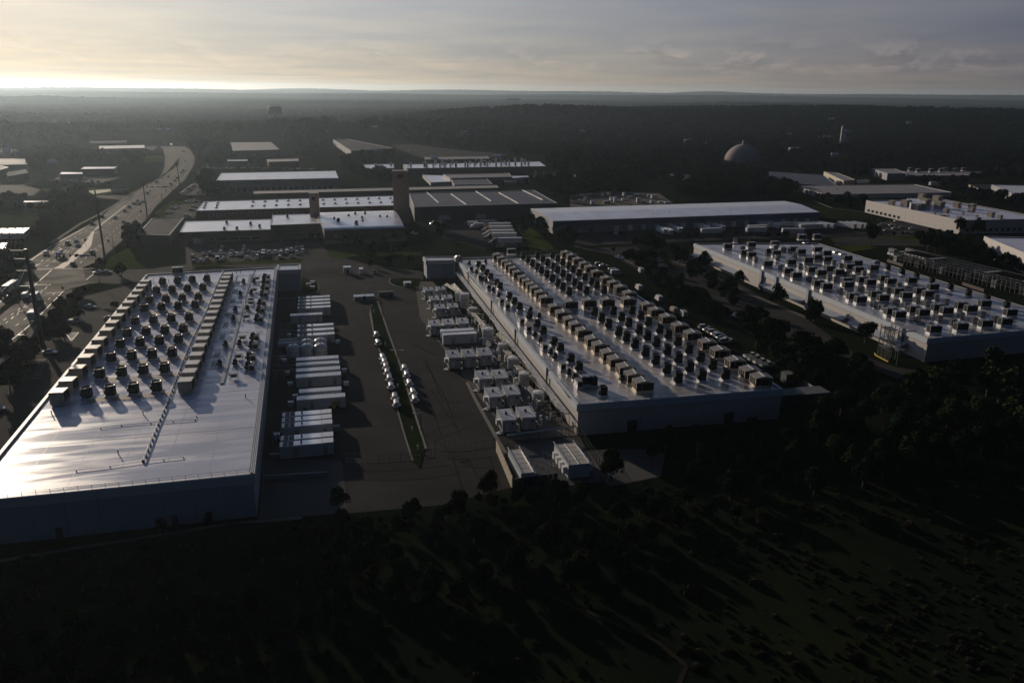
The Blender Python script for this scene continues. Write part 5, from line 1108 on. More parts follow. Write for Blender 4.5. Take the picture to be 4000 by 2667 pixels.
# dark sawtooth hall
(bt,_,aa,qq),h=B('sawtooth_hall','broad dark slate-roofed hall with slanting pale skylight strips','BM',[(170,893),(1560,855),(1330,728),(120,758)],9.5,M_dwall,M_broof,par=.3)
for i,(a_,b_) in enumerate((((290,752),(402,852)),((525,767),(670,870)),((765,740),(915,838)),((990,755),(1175,857)),((1220,730),(1415,825)))):
    P=at('BM',*a_,h); Q=at('BM',*b_,h); o=P; d=Q-P
    ob=MB().add([(0,0,0),(d.x,d.y,0),(d.x+1.1,d.y,0),(1.1,0,0),(0,0,.7),(d.x,d.y,.7)],[(0,1,5,4),(2,3,4,5),(0,4,3),(1,2,5)])
    b=MB(); b.add([(0,0,0),(d.x,d.y,0),(d.x+1.6,d.y,0),(1.6,0,0),(0,0,.8),(d.x,d.y,.8)],[(0,1,5,4),(2,3,4,5),(0,4,3),(1,2,5)])
    iv=Matrix.Rotation(-aa,4,'Z')@Matrix.Translation((-bt.location.x,-bt.location.y,0)); l=iv@Vector((o.x,o.y,h-.25))
    s_=obj('skylight_strip',b.mesh('skylight_strip',M_wroof),bt,l,-aa)
# tan long roof behind
B('shed','very long narrow tan-roofed shed behind the two brick towers','AM',[(597,765),('BM',990,706),('BM',965,680),(602,738)],6.0,M_dwall,M_troof,roof='flat',par=.15)
# skylight-dome warehouse
(bt,_,_,_),h=B('warehouse','long brick warehouse with pale roof dotted by skylight domes','AM',[(40,930),(1965,878),(1965,782),(115,840)],(45,930,1020),M_brick,M_wroof,par=.2,wins=[(0,'window',14,3.2,1.2,2.2,M_glass,.05,.6)])
dome=[('kerb',slab_box(1.3,1.3,0,.25,M_grey,'kerb')),('dome',MB().lathe([(.62,.25),(.5,.55),(.25,.72),(.01,.76)],n=12).mesh('dome',M_tankw,True))]
dp=[(135,857),(125,880),(116,902),(252,853),(243,876),(236,899),(594,843),(587,882),(710,840),(704,880),(824,836),(820,876),(937,832),(937,873),(1050,830),(1051,870),(1273,825),(1280,863),(1386,822),(1393,860),(1495,819),(1505,856),(1605,816),(1615,854),(1714,813),(1727,851),(1820,810),(1836,848),(1930,808),(1948,846)]
for i,(x,y) in enumerate(dp):
    P=at('AM',x,y,h); place('skylight_dome',dome,f'small skylight dome on the long brick warehouse, {ordw(i+1)} from the left','skylight',(P.x,P.y,h-.2),0,'skylight domes on the brick warehouse',scale=1.4)
# front brick group
(bt,_,_,_),h1=B('brick_works','low brick works with pale ribbed roof, left part stained tan','AM',[(-120,1140),(765,1112),(765,1010),(-60,1032)],6.5,M_brick,M_wroof,par=.15,wins=[(0,'window',5,6,1.6,1.2,M_glass,.25,.9),(0,'door',1,4,3.2,0,M_white,.14,.22)])
B('brick_works','raised brick bay with flat pale roof in front of the small tower','AM',[(762,1070),(1280,1052),(1150,958),(785,968)],8.2,M_brick,M_wroof,par=.2,wins=[(0,'window',3,5,2.0,1.0,M_glass,.5,.98),(0,'door',1,1.4,2.4,0,M_white,.75,.9)])
(bt,_,_,_),h3=B('brick_works','brick hall with a sunlit curved pale roof left of the tall tower','AM',[(1285,1122),(2066,1096),(1970,930),(1180,952)],7.4,M_brick,M_wroof,roof='curve',ridge=1.3,wins=[(0,'low_wall_panel',6,8,1.8,0,M_gwall,0,1)])
for i,(x,y) in enumerate(((930,990),(340,1048),(318,1110),(440,1108),(572,1060),(660,1085),(1590,965),(1685,962),(1525,985),(1385,1015),(1655,1005),(1660,1032),(1425,1035),(1600,1060),(1828,995),(1898,998))):
    big=i in (12,13); hh=h1 if i in(1,2,3,4,5) else (8.2 if i==0 else h3+.6)
    P=at('AM',x,y+6,hh); place('roof_fan',T_M if big else T_S,f'dark fan box on the brick works roofs, {ordw(i+1)} of the set reading left to right' if False else f'dark rooftop fan box on the {"tan stained roof" if i in (1,2,3,4,5) else ("raised bay" if i==0 else "curved sunlit roof")}{"" if i==0 else ", "+(["left rear","front left","front middle","rear middle","right"][i-1] if i<6 else ["rear left","rear right","upper left","left edge","small centre rear","small centre front","large left","largest, front","right","far right"][i-6])+" one"}','roof fan',(P.x,P.y,hh),TH,'fan boxes on the brick works')
# dark roofed wing with pale edge
B('canopy_wing','dark flat-roofed wing with a thin pale edge left of the brick works','TL',[(1200,1490),(1480,1500),(1610,1345),(1330,1352)],5.0,M_dwall,M_droof,par=.2)
# towers
def tower(label,z,xl,xr,yb,yt,m,depth,z0=0):
    a_=at(z,xl,yb,z0); b_=at(z,xr,yb,z0); a_.z=b_.z=0; c=(a_+b_)/2; ty=px(z,xl,yt)[1]; lo,hi=0.,120.
    for _ in range(50):
        h=(lo+hi)/2
        if pxof((c.x,c.y,h))[1]>ty: lo=h
        else: hi=h
    w=(b_-a_).length; c=(a_+b_)/2
    t=thing('brick_tower',label,'tower',(c.x,c.y,0),R(6)); obj('wall',slab_box(w,depth,0,h,m,'wall'),t,(0,depth/2,0)); obj('parapet_cap',slab_box(w+.3,depth+.3,h,h+.35,M_gwall,'parapet_cap'),t,(0,depth/2,0))
    rc_=MB()
    for i in range(4): rc_.box((0,-.06,h*(.3+.18*i)),(w*.9,.1,.15))
    obj('string_course',rc_.mesh('string_course',m),t)
    obj('louvre',MB().box((0,-.05,h-3),(w*.35,.1,2)).mesh('louvre',M_dark),t); return t,h,c
M_tb=mat('sooty_brick',(.36,.25,.19),.85,var=.15,scale=.3,bump=.1)
t1,hh1,c1=tower('tall dark brick tower at the right end of the curved roof','AM',1962,2112,960,548,M_tb,7,6.0)
t2,hh2,c2=tower('smaller dark brick tower rising between the brick works roofs','AM',1150,1236,992,765,M_tb,4.5,8.0)
# mast in front of tall tower, with antenna lattice on top
ant=MB()
for x,y in ((-2,1),(0,2),(1.6,1)): ant.bar((x,y,hh1),(x,y,hh1+4.5+x),.18)
for k in range(3): ant.bar((-2.4,1.5,hh1+1.3*(k+1)),(2.2,1.5,hh1+1.3*(k+1)),.12)
obj('antenna_frame',ant.mesh('antenna_frame',M_dgrey),t1)
def pole(label,z,xb,yb,xt,yt,r=.3,arms=(),m=None,cat='utility pole',name='utility_pole',group=None,armd=None):
    P=at(z,xb,yb,0); h=solve_h(z,xb,yt,yb); t=thing(name,label,cat,(P.x,P.y,0),0,group)
    obj('pole',MB().cyl((0,0,0),(0,0,h),r,r*.6,n=10).mesh('pole',m or M_wood),t)
    for (f,l,s) in arms:
        d=armd or Vector((1,0,0)); obj('cross_arm',MB().bar(Vector((0,0,h*f)),Vector((0,0,h*f))+d*l*s,.18).mesh('cross_arm',m or M_wood),t)
        obj('insulator',MB().cyl(d*l*s+Vector((0,0,h*f-.1)),d*l*s+Vector((0,0,h*f+.5)),.1,n=6).mesh('insulator',M_gwall),t)
    return t,h
pole('thin dark mast standing just right of the tall brick tower','BM',125,1010,97,385,.3,((.97,1.2,1),(.93,1.2,-1)),m=M_dgrey,cat='mast',name='mast')
dl_=Vector((-.95,-.3,0))
pole('nearest thick steel power pole beside the highway at left','TB',370,1110,210,275,.85,((.985,5,1),(.90,4,1),(.78,4,1),(.62,4,1)),m=M_dgrey,armd=Vector((-1,-.05,0)))
pole('second power pole from the front, beside the junction','TB',925,408,868,-245,.55,((.5,3,1),(.46,3,-1),(.93,2,1)),m=M_wood)
pole('power pole beside the highway, third from the front','TL',1290,1345,1255,1025,.45,((.97,2,1),(.9,2,1)),m=M_wood)
pole('power pole beside the highway, fourth from the front','TL',1578,1130,1548,862,.4,((.97,2,1),(.9,2,1)),m=M_wood)
pole('power pole with long wires right of the highway bend','TL',1738,950,1705,625,.4,((.97,2,1),),m=M_wood)
pole('distant power pole left of the highway bend','TL',1345,655,1332,500,.5,((.97,2,1),),m=M_wood)
pole('slim pole beside the highway verge, nearer','TL',1430,1280,1418,1135,.2,((.95,2,1),),m=M_wood)
pole('slim pole beside the junction car park','TB',1115,185,1100,50,.2,((.95,2,1),),m=M_wood)
for i,(x,yb,yt) in enumerate(((1415,612,575),(1510,608,590),(1598,610,573),(1692,606,583))):
    P=at('TL',x,yb,0); tag(obj('white_mast',MB().cyl((0,0,0),(0,0,solve_h('TL',x,yt,yb)),.5,.4,n=6).mesh('white_mast',M_white),None,(P.x,P.y,float(terr(P.x,P.y)))),f'slim white mast far up the highway, {ordw(i+1)} from the left','mast','four slim white masts far up the highway')
# traffic signal mast arms
def signal(label,z,xb,yb,yt,x2,y2):
    P=at(z,xb,yb,0); h=solve_h(z,xb,yt,yb); t=thing('traffic_signal',label,'traffic signal',(P.x,P.y,0)); Q=at(z,x2,y2,h*.85); d=Q-Vector((P.x,P.y,h*.85))
    obj('pole',MB().cyl((0,0,0),(0,0,h),.18,.12,n=8).mesh('pole',M_dgrey),t); obj('mast_arm',MB().cyl(Vector((0,0,h*.85)),d+Vector((0,0,h*.85)),.14,.08,n=8).mesh('mast_arm',M_dgrey),t)
    for s in (.55,.8,1.0):
        q=d*s+Vector((0,0,h*.85)); obj('signal_head',MB().box((q.x,q.y,q.z-.3),(.45,.35,1.2)).mesh('signal_head',M_dark),t)
    return t,h,d
t,h,d=signal('traffic signal on a long mast arm across the highway with a blue street sign','TB',875,585,295,612,325)
q=d*.45+Vector((0,0,h*.85)); obj('street_sign',MB().box((q.x,q.y,q.z),(4.2,.1,.9)).mesh('street_sign',M_blue),t)
q=d*.72+Vector((0,0,h*.85)); obj('round_sign',MB().cyl((q.x,q.y-.1,q.z),(q.x,q.y+.05,q.z),.75,n=16).mesh('round_sign',M_red),t)
t,h,d=signal('traffic signal farther up the highway with a small blue sign','TL',1510,1165,1060,1290,1075)
q=d*.3+Vector((0,0,h*.85)); obj('street_sign',MB().box((q.x,q.y,q.z),(4.5,.1,1.0)).mesh('street_sign',M_blue),t)
signal('traffic signal at the near left edge of the junction','TB',158,740,520,10,650)
# red work-zone diamonds
for z,x,yt,yb,l in (('TB',752,198,255,'red diamond sign standing on the brick median'),('TB',953,200,230,'red diamond sign beside the right lanes behind the second pole'),('TB',553,615,650,'red diamond sign on the near right corner of the junction'),('TB',125,635,690,'dark red diamond sign near the left edge of the highway'),('TL',1315,1110,1140,'red diamond sign beside the cars by the third pole'),('TL',1236,1290,1320,'red diamond sign in the right lanes below the third pole'),('TL',1455,1105,1130,'small red sign beside the blue street sign up the highway')):
    P=at(z,x,yb,0); h=max(1.2,solve_h(z,x,yt,yb)); t=thing('diamond_sign',l,'road sign',(P.x,P.y,0)); sp=.75
    b=MB(); b.add([(0,-.05,h-sp),(sp,-.05,h),(0,-.05,h+sp),(-sp,-.05,h),(0,.05,h-sp),(sp,.05,h),(0,.05,h+sp),(-sp,.05,h)],[(0,1,2,3),(7,6,5,4),(0,4,5,1),(1,5,6,2),(2,6,7,3),(3,7,4,0)])
    obj('sign_face',b.mesh('sign_face',M_red),t); obj('post',MB().bar((0,0,0),(0,0,h-sp),.1).box((0,0,.05),(1.0,.8,.1)).mesh('post',M_dgrey),t)
# billboard
P=at('TL',1040,1125,0); t=thing('billboard','teal and white billboard on posts left of the highway','billboard',(P.x,P.y,0),R(6)); hb=solve_h('TL',1040,1056,1125)
obj('panel',MB().box((0,0,hb-1.8),(12,.4,2.0),M_teal).box((0,-.02,hb-4.0),(12,.4,2.3),M_white).mesh('panel'),t)
for x in (-4,4): obj('post',MB().bar((x,0,0),(x,0,hb-3),.3).mesh('post',M_dgrey),t)
# other buildings: name,label,zoom,corners,height,wall,roof,kwargs
WN=lambda n,u0=.05,u1=.95,w=2,h=1.4,z=1.2:[(0,'window',n,w,h,z,M_glass,u0,u1)]
B('warehouse','white roofed warehouse with a row of dock doors behind the brick works','AM',[(235,636),(1425,612),(1395,540),(285,562)],(250,636,760),M_gwall,M_wroof,par=.2,wins=[(0,DK,18,3,3.6,.4,M_dwall,.1,.95),(0,'wall_lamp',10,.5,.5,6.0,M_white,.1,.45)])
B('warehouse','big grey roofed warehouse beyond the small sheds, left of centre','AM',[(400,348),(848,335),(765,262),(375,265)],(430,348,418),M_gwall,M_mroof,par=.2)
B('shed','small dark shed with a thin bright roof edge left of the tan shed','AM',[(345,447),(540,444),(538,432),(343,434)],(345,447,508),M_brick,M_wroof,par=.2)
B('shed','small tan roofed brown shed right of the dark shed','AM',[(743,455),(1036,446),(1030,422),(725,429)],(743,455,512),M_brick,M_troof,par=.2)
B('rooftop_plant_hall','pale hall with wall bays and a dark roof edged in bright units, centre rear','AM',[(1545,345),(1962,322),(1510,232),(1370,236)],(1545,345,408),M_gwall,M_droof,par=.8,wins=[(3,'wall_bay',12,3,6,0,M_white,0,1)])
(bt,_,_,_),h=B('vented_hall','long flat white hall crowded with stubby vents behind the dark sawtooth roof','BM',[(100,518),(1450,497),(1385,450),(60,478)],(200,518,568),M_dwall,M_wroof,par=.3)
vs=[(-205,505),(-190,520),(-175,535),(-110,525),(-55,500),(135,500),(270,495),(290,505),(355,500),(420,500),(465,500),(520,495),(575,495),(375,470),(440,475),(480,465),(540,465),(665,490),(690,495),(712,470),(755,490),(770,465),(815,490),(825,460),(855,480),(880,490),(905,465),(940,455),(965,490),(965,460),(1010,450),(1015,485),(1045,465),(1065,480),(1095,490),(1090,460),(1155,485),(1150,455),(1215,455),(1213,487),(1245,470),(1280,485)]
for i,(x,y) in enumerate(vs):
    P=at('BM',x,y+8,h); place('stub_vent',[('drum',MB().cyl((0,0,0),(0,0,4.2),1.1,n=10).mesh('drum',M_fascia if i%3 else M_dgrey)),('cap',MB().cyl((0,0,4.2),(0,0,4.7),1.35,n=10).mesh('cap',M_grey))],f'stubby vent on the long white vented hall, {ordw(i+1)} from the left','vent',(P.x,P.y,h-.3),0,'stubby vents on the long vented hall',scale=random.choice([.8,1,1.1]))
B('shed','plain grey wall end of the vented hall left of the tall tower','AM',[(1690,522),(1965,515),(1960,475),(1665,478)],(1690,522,590),M_dwall,M_wroof,par=.3)
B('rear_plant_building','low dark building with bright pipes behind the vented hall','BM',[(280,432),(900,424),(880,398),(270,405)],(400,432,452),M_dwall,M_mroof,par=.3)
B('workshop','pale grey flat workshop behind the tan shed, left part','BM',[(330,655),(545,645),(520,585),(250,578)],(330,655,690),M_gwall,M_wroof,par=.3)
B('workshop','pale grey long workshop roof behind the tan shed, right part','BM',[(520,612),(1115,600),(1090,562),(450,575)],5.5,M_gwall,M_mroof,par=.3)
B('workshop','dark slate roof in front of the pale workshops','BM',[(560,678),(930,672),(860,600),(520,612)],4.5,M_dwall,M_broof,par=.2)
B('shed','tan shed with a yellowish ribbed roof right of the workshops','BM',[(1045,650),(1165,645),(1150,618),(1045,620)],(1045,650,680),M_tanwall,M_troof,par=.15)
B('shed','pale blue-white low building behind the yellowish shed','BM',[(1125,612),(1290,600),(1260,588),(1110,590)],5,M_gwall,M_wroof,par=.2)
B('house','small pale house with steep gable left of the rooftop with lights','BM',[(1330,588),(1362,592),(1360,568),(1335,566)],(1330,588,612),M_tanwall,M_droof,roof='gable',ridge=4,cat='house')
B('office_block','dark building with a row of lights along its top, centre right','BM',[(1415,600),(1600,596),(1600,575),(1420,572)],(1500,600,640),M_dwall,M_droof,par=.4,wins=[(0,'roof_lamp',8,.8,.7,7.5,M_white,0,1)])
B('shed','small pale box building at the wood edge right of the office block','BM',[(1710,608),(1785,606),(1780,580),(1708,580)],(1710,608,625),M_gwall,M_mroof,par=.2)
B('barn','pale cottage with lit end wall among trees left of the dome','R',[(735,635),(838,658),(910,590),(800,582)],(735,635,665),M_tanwall,M_droof,roof='gable',ridge=2,wins=[(0,'window',5,1.2,1.4,3,M_glass,.05,.95)],cat='house')
B('shed','small gabled pale shed left of the cottage','R',[(662,605),(695,608),(700,592),(670,590)],(662,605,640),M_tanwall,M_mroof,roof='gable',ridge=2.5)
B('shed','low shed with reddish front left of the gabled shed','R',[(458,603),(575,600),(570,590),(460,592)],(458,603,628),M_rust,M_mroof,par=.2)
B('warehouse','wide navy-blue roofed warehouse with bright roof dashes right of the dome','R',[(1660,650),(2300,690),(2160,585),(1570,545)],(1700,655,690),M_dwall,M_broof,par=.2)
B('shed','white walled shed at the left end of the navy roofed warehouse','R',[(1572,620),(1672,645),(1672,606),(1575,592)],6,M_white,M_droof,par=.2)
(bt,_,_,_),h=B('warehouse','wide mauve-grey roofed warehouse with a sunlit left wall, right of centre','RT',[(185,770),(1415,752),(1050,673),('R',1860,686)],(185,770,815),M_conc,M_mroof,par=.25,wins=[(3,DK,5,3,3,.2,M_dwall,.3,.9)])
for i,(x,y) in enumerate(((430,698),(950,688),(295,735),(1130,720),(1260,735))): 
    P=at('RT',x,y,h); place('roof_vent',vent_pipe(1.8),f'vent on the wide mauve-grey warehouse roof, {ordw(i+1)} listed from the rear left' if False else f'vent on the wide mauve-grey roof, {["rear left","rear centre","front left","right","far right"][i]}','roof vent',(P.x,P.y,h),0,'vents on the mauve-grey roof')
B('open_shed','tall open-fronted shed with a pale folded roof at the wood edge','RT',[(790,568),(968,566),(865,521),(640,521)],(790,568,635),M_gwall,M_mroof,par=.1)
(bt,_,_,_),h=B('long_shed','long narrow grey shed joined to the open-fronted shed','RT',[(1000,588),(1720,586),(1740,552),(935,546)],(1100,588,610),M_dwall,M_mroof,par=.1)
for i,(x,y) in enumerate(((1008,545),(1083,555),(1210,555),(1305,552),(1345,545),(1445,550),(1525,545))):
    P=at('RT',x,y,h); place('roof_vent',T_K,f'pale vent on the long narrow grey shed, {ordw(i+1)} from the left','roof vent',(P.x,P.y,h),TH,'vents on the long narrow grey shed',scale=1.2)
B('shed','pale angled wall building behind the mauve-grey warehouse','RT',[(365,640),(475,628),(300,560),(170,548)],5,M_tanwall,M_mroof,par=.2)
B('warehouse','ochre walled building at the far right edge','RT',[(1765,755),(2116,765),(2116,690),(1570,672)],(1765,755,775),mat('ochre_wall',(.42,.31,.14),.7),M_droof,par=.4)
B('warehouse','white roofed warehouse cut by the right edge of the picture','RT',[(2000,762),(2500,780),(2400,690),(1800,675)],6,M_gwall,M_wroof,par=.3)
# office with glazed entrance
h=8.6; q_=[at('RT',1505,1022,h),None,at('RT',1330,818,h),at('RT',582,828,h)]; q_[1]=q_[0]+q_[2]-q_[3]
bt,ww,aa,qq=building('office_building','white two-storey office with a glazed entrance tower, right of centre','building',q_,h,M_conc,M_roofA,par=.5,pw=7,panelm=M_conc,wins=[(3,'window',8,2.2,1.8,1.0,M_glass,.02,.42),(0,'window',14,2.4,2,1.4,M_glass,.05,.98)])
P=at('RT',1318,1110,0); t=thing('entrance_tower','glazed entrance tower with white frame on the office front','entrance',(P.x,P.y,0),R(-58))
fr=MB(); 
for x in (-2.6,2.6): fr.box((x,0,4.8),(.7,1.4,9.6))
fr.box((0,0,9.4),(5.9,1.5,.6)); fr.box((0,0,4.0),(5.9,1.9,.5)); obj('frame',fr.mesh('frame',M_white),t)
obj('glass_pane',slab_box(4.6,.3,4.3,9.1,M_glass,'glass_pane'),t); obj('glass_pane',slab_box(4.6,.3,.2,3.8,M_glass,'glass_pane'),t)
mu=MB()
for x in (-1.1,0,1.1): mu.bar((x,-.25,.2),(x,-.25,9),.12)
for z_ in (1.6,5.6,6.9,8.1): mu.bar((-2.3,-.25,z_),(2.3,-.25,z_),.12)
obj('mullion',mu.mesh('mullion',M_white),t)
for i,(x,y,s) in enumerate(((830,860,1.4),(965,875,2.0),(1075,905,1.6),(1155,870,2.2),(1130,900,1.2),(1270,830,2.0),(1290,890,2.0),(1355,935,1.2),(1465,885,1.6),(1610,895,1.5),(1605,925,1.3),(1485,1000,.9),(1520,945,.6),(1655,975,.6),(1245,945,.6),(1790,975,1.4),(1880,990,1.0),(1120,800,1.6))):
    P=at('RT',x,y+8,h); place('rooftop_unit',[('curb',slab_box(2.4,2.2,0,.3,M_white,'curb')),('casing',slab_box(2.6,2.4,.3,2.3,M_tanwall,'casing'),(0,0,0),0,[('louvre',slab_box(.1,2.0,.6,1.9,M_louv,'louvre'),(1.32,0,0)),('hood',slab_box(1.2,.5,.8,1.6,M_grey,'hood'),(0,-1.4,0))])],f'rooftop unit on the white office, {ordw(i+1)} from the left' if False else f'{"big beige" if s>1.5 else "small grey"} rooftop unit on the white office, number {i+1}' if False else f'{"large beige" if s>1.5 else ("mid-sized" if s>1 else "small")} rooftop unit on the white office roof, {ordw(sorted([830,965,1075,1155,1130,1270,1290,1355,1465,1610,1605,1485,1520,1655,1245,1790,1880,1120]).index(x)+1)} from left','rooftop unit',(P.x,P.y,h-.5),R(30),'rooftop units on the white office',scale=s)
B('rooftop_penthouse','blue-grey plant box on the white office roof','RT',[(1020,862),(1165,860),(1140,810),(980,808)],12.0,M_concg,M_white,par=.1)
# right edge building
(bt,ww,aa,qq),h=B('office_building','pale rendered building with green windows at the right edge','RT',[(2240,1385),(2700,1400),(2300,1190),(1727,1176)],(1727,1176,1345),M_conc,M_roofA,par=.5)
w_,p_,q_,e_,n_,an_,Lw_,_=ww[3]
for i,(x0,x1) in enumerate(((1712,1775),(1800,1862))):
    for k in range(4):
        s=at('RT',x0+(x1-x0)*(k+.5)/4,1375,0); l=Vector(loc2(s,(bt.location.x,bt.location.y),aa)); u=(l-p_).dot(e_)-Lw_/2
        obj('window',MB().box((0,0,2.1),(1.0,.12,2.0)).mesh('window',M_green),w_,(max(-Lw_/2+1,min(Lw_/2-1,u)),-.26,0))
# buildings left of the highway
B('warehouse','long barn with a brilliant white roof tinted sunlit cream left of the highway','TL',[(868,744),(1268,735),(1262,710),(865,718)],(870,744,790),M_dwall,mat('sun_tinted_white_roof',(.80,.72,.58),.35,var=.04,scale=.1),par=.1,wins=[(0,DK,6,4,4,0,M_dark,0,1)])  # white roof whose sunlit glow is put into the base colour
B('warehouse','grey barn behind the brilliant roofed one','TL',[(790,690),(1110,685),(1100,668),(790,672)],(790,690,712),M_gwall,M_mroof,par=.2)
B('commercial_building','dark walled building with a thin bright roof beside the left fields','TL',[(705,920),(1000,916),(1026,898),(735,900)],(705,920,980),M_dwall,M_wroof,par=.2)
B('commercial_building','lower dark wing left of the bright-roofed building','TL',[(520,965),(722,962),(720,948),(540,945)],(525,965,1010),M_dwall,M_wroof,par=.2)
B('warehouse','blue roofed warehouse with shining skylight strips at the left edge','TL',[(-60,885),(235,878),(245,832),(-20,828)],6,M_dwall,M_broof,par=.1)
for i in range(4):
    P=at('TL',0-20,838+i*11,6.2); Q=at('TL',243-i*2,836+i*11,6.2); d=Q-P; b=MB().bar((0,0,0),(d.x,d.y,0),1.6,None,.1); tag(obj('roof_skylight',b.mesh('roof_skylight',M_wroof),None,(P.x,P.y,6.25)),f'shining roof strip on the blue warehouse at far left, {ordw(i+1)} from the back','skylight')
B('warehouse','dark blue low building below the skylight-striped roof at the left edge','TL',[(-120,960),(75,905),(10,890),(-160,900)],6,M_dwall,M_broof,par=.1)
B('commercial_building','navy roofed building among trees at far left','TL',[(70,985),(250,955),(210,925),(60,955)],5,M_dwall,M_broof,roof='gable',ridge=2)
B('flat_building','long low blue-grey building with a bright roof line behind the left hedge','TL',[(205,1210),(460,1205),(450,1196),(215,1198)],(205,1210,1290),M_concg,M_wroof,par=.15)
# row of bright-topped trailers at left edge
def boxes(z,quads,yb,label):
    for i,(x0,x1,x2,x3,yt,y2) in enumerate(quads):
        P=[at(z,x0,y2,4.0),at(z,x1,y2,4.0),at(z,x3,yt,4.0),at(z,x2,yt,4.0)]
        o=P[0]; ang=math.atan2(P[1].y-o.y,P[1].x-o.x); Q=[loc2(p,o,ang) for p in P]
        t=thing('box_trailer',f'{label}, {ordw(i+1)} from the left','trailer',(o.x,o.y,0),ang,label)
        b=MB(); b.poly(Q,1.1,4.0); obj('body',b.mesh('body',M_fascia),t); b=MB(); b.poly(Q,4.0,4.08); obj('roof',b.mesh('roof',M_wroof),t)
        wm_=MB(); m_=Vector(Q[0]).lerp(Vector(Q[3]),.15); wm_.cyl((m_.x,m_.y,.5),(m_.x+2.2,m_.y,.5),.5,n=10); m_=Vector(Q[0]).lerp(Vector(Q[3]),.85); wm_.cyl((m_.x,m_.y,.5),(m_.x+2.2,m_.y,.5),.5,n=10); obj('wheel',wm_.mesh('wheel',M_tire),t)
boxes('TL',[(-52,0,10,60,1440,1482),(20,72,78,128,1438,1482),(88,140,145,195,1436,1482),(152,204,210,260,1434,1481)],1540,'bright-topped box trailer in the farther parked row at the left edge')
boxes('TB',[(-50,20,15,85,222,272),(32,85,100,158,215,272)],300,'bright-topped box trailer in the nearer parked row at the left edge')
# dome
P=at('R',1392,480,0); r=(at('R',1565,480,0)-at('R',1212,480,0)).length/2; hD=23
t=thing('storage_dome','big pale mauve storage dome with a small turret on top','dome',(P.x,P.y+r*.5,0)); pr=[(r,0)]+[(r*math.cos(a_),hD*math.sin(a_)) for a_ in np.linspace(.08,1.5,14)]+[(.01,hD)]
obj('shell',MB().lathe(pr,n=48).mesh('shell',mat('mauve_dome_coating',(.27,.23,.225),.85,var=.10,scale=.08,spec=.08,bump=.2,bscale=.5),True),t)
obj('turret',MB().cyl((0,0,hD-.5),(0,0,hD+3.6),2.2,n=14).cyl((0,0,hD+3.6),(0,0,hD+4.2),2.5,1.8,n=14).mesh('turret',M_gwall),t)
cv_=MB(); pv=None
for a_ in np.linspace(.05,1.5,12):
    q=Vector((r*1.01*math.cos(a_)*.8,-r*1.01*math.cos(a_)*.6,hD*1.01*math.sin(a_)+.3))
    if pv: cv_.bar(pv,q,1.2,None,1.0)
    pv=q
obj('conveyor',cv_.mesh('conveyor',M_dgrey),t)
# water tower far away
P=at('S',1075,452,0); rr_=1900/P.length; P=Vector((P.x*rr_,P.y*rr_,0)); gz=float(terr(P.x,P.y)); D_=1900
t=thing('water_tower','dark grey round water tower on legs on the hazy skyline at left','water tower',(P.x,P.y,gz))
zt=CH-(405-341)/3110*D_; wr=15.5; obj('tank',MB().lathe([(.1,6),(wr*.8,7),(wr,9.5),(wr,21),(wr*.9,24),(wr*.5,25.5),(.1,26)],n=24).mesh('tank',M_dwall,True),t,(0,0,zt-26-gz))
lg=MB()
for i in range(8):
    a_=i*math.pi/4; lg.bar((wr*.85*math.cos(a_),wr*.85*math.sin(a_),0),(wr*.85*math.cos(a_),wr*.85*math.sin(a_),zt-16-gz),1.2)
obj('leg',lg.mesh('leg',M_dgrey),t); obj('antenna',MB().bar((-8,0,0),(-8,0,6),.8).bar((4,0,0),(4,0,8),.8).bar((10,0,-2),(10,0,5),.8).mesh('antenna',M_dgrey),t,(0,0,zt-gz))
# silo pair far right
for i,(x,yt,yb,rw) in enumerate(((333,72,165,12),(375,108,195,26))):
    D_=1350; a0=at('RT',x,300,0); a0=Vector((a0.x,a0.y,0)).normalized()*D_; g=float(terr(a0.x,a0.y))
    sy=px('RT',x,yt)[1]; zt=CH-(sy-362)/3110*D_; zb=CH-(px('RT',x,yb)[1]-362)/3110*D_-14
    t=thing('silo',['tall slim pale silo far off at right','squat grey silo beside the slim one far off at right'][i],'silo',(a0.x,a0.y,g)); r_=rw/2.489/3110*D_
    obj('shell',MB().cyl((0,0,min(zb,g)-g-4),(0,0,zt-g),r_,n=16).mesh('shell',M_white if i==0 else M_gwall),t); obj('cap',MB().cyl((0,0,zt-g),(0,0,zt-g+2),r_*1.05,r_*.5,n=16).mesh('cap',M_grey),t)
# scattered far buildings peeping out of the wood: simple gabled blocks with roof and walls
fb=[('R',985,240,60,'low pale roof in the wood left of the dome top'),('R',830,215,45,'grey roof pair in the wood above the cottage'),('RT',100,190,50,'white gabled block beside the silos'),('RT',200,185,60,'low grey roof beside the silos'),('RT',1455,240,12,'small white tank house in the far right wood, left'),('RT',1725,270,12,'small white block in the far right wood, right'),('RT',280,345,20,'small pale building in the wood below the silos'),('BM',660,140,50,'faint blue roof in the wood behind the vented hall'),('BM',1800,130,15,'small pale roof in the wood behind the long warehouse'),('BM',365,370,20,'small tan block beside the rear access road'),('BM',975,360,55,'pale block at the back of the rear yard'),('TL',620,500,35,'bright white roof beyond the left wood'),('TL',470,498,20,'tiny bright roof beyond the left wood'),('TL',1385,553,10,'tiny bright roof far up the highway'),('TL',1470,548,30,'pale roof far up the highway'),('S',2006,404,45,'dark square tower block on the far skyline, centre'),('R',1830,160,20,'tiny pale roof above the dome'),('R',1880,295,90,'long pale strip roof right of the dome'),('AM',1780,100,22,'small pale building in the centre wood'),('TL',50,710,30,'pale roof in the left wood'),('TL',450,812,32,'low pale roof amid left trees'),('TL',720,372,10,'tiny glint roof in the hazy far left'),('RT',250,20,40,'pale roofs high in the far right wood'),('RT',1000,45,10,'tiny white gable in the far right wood')]
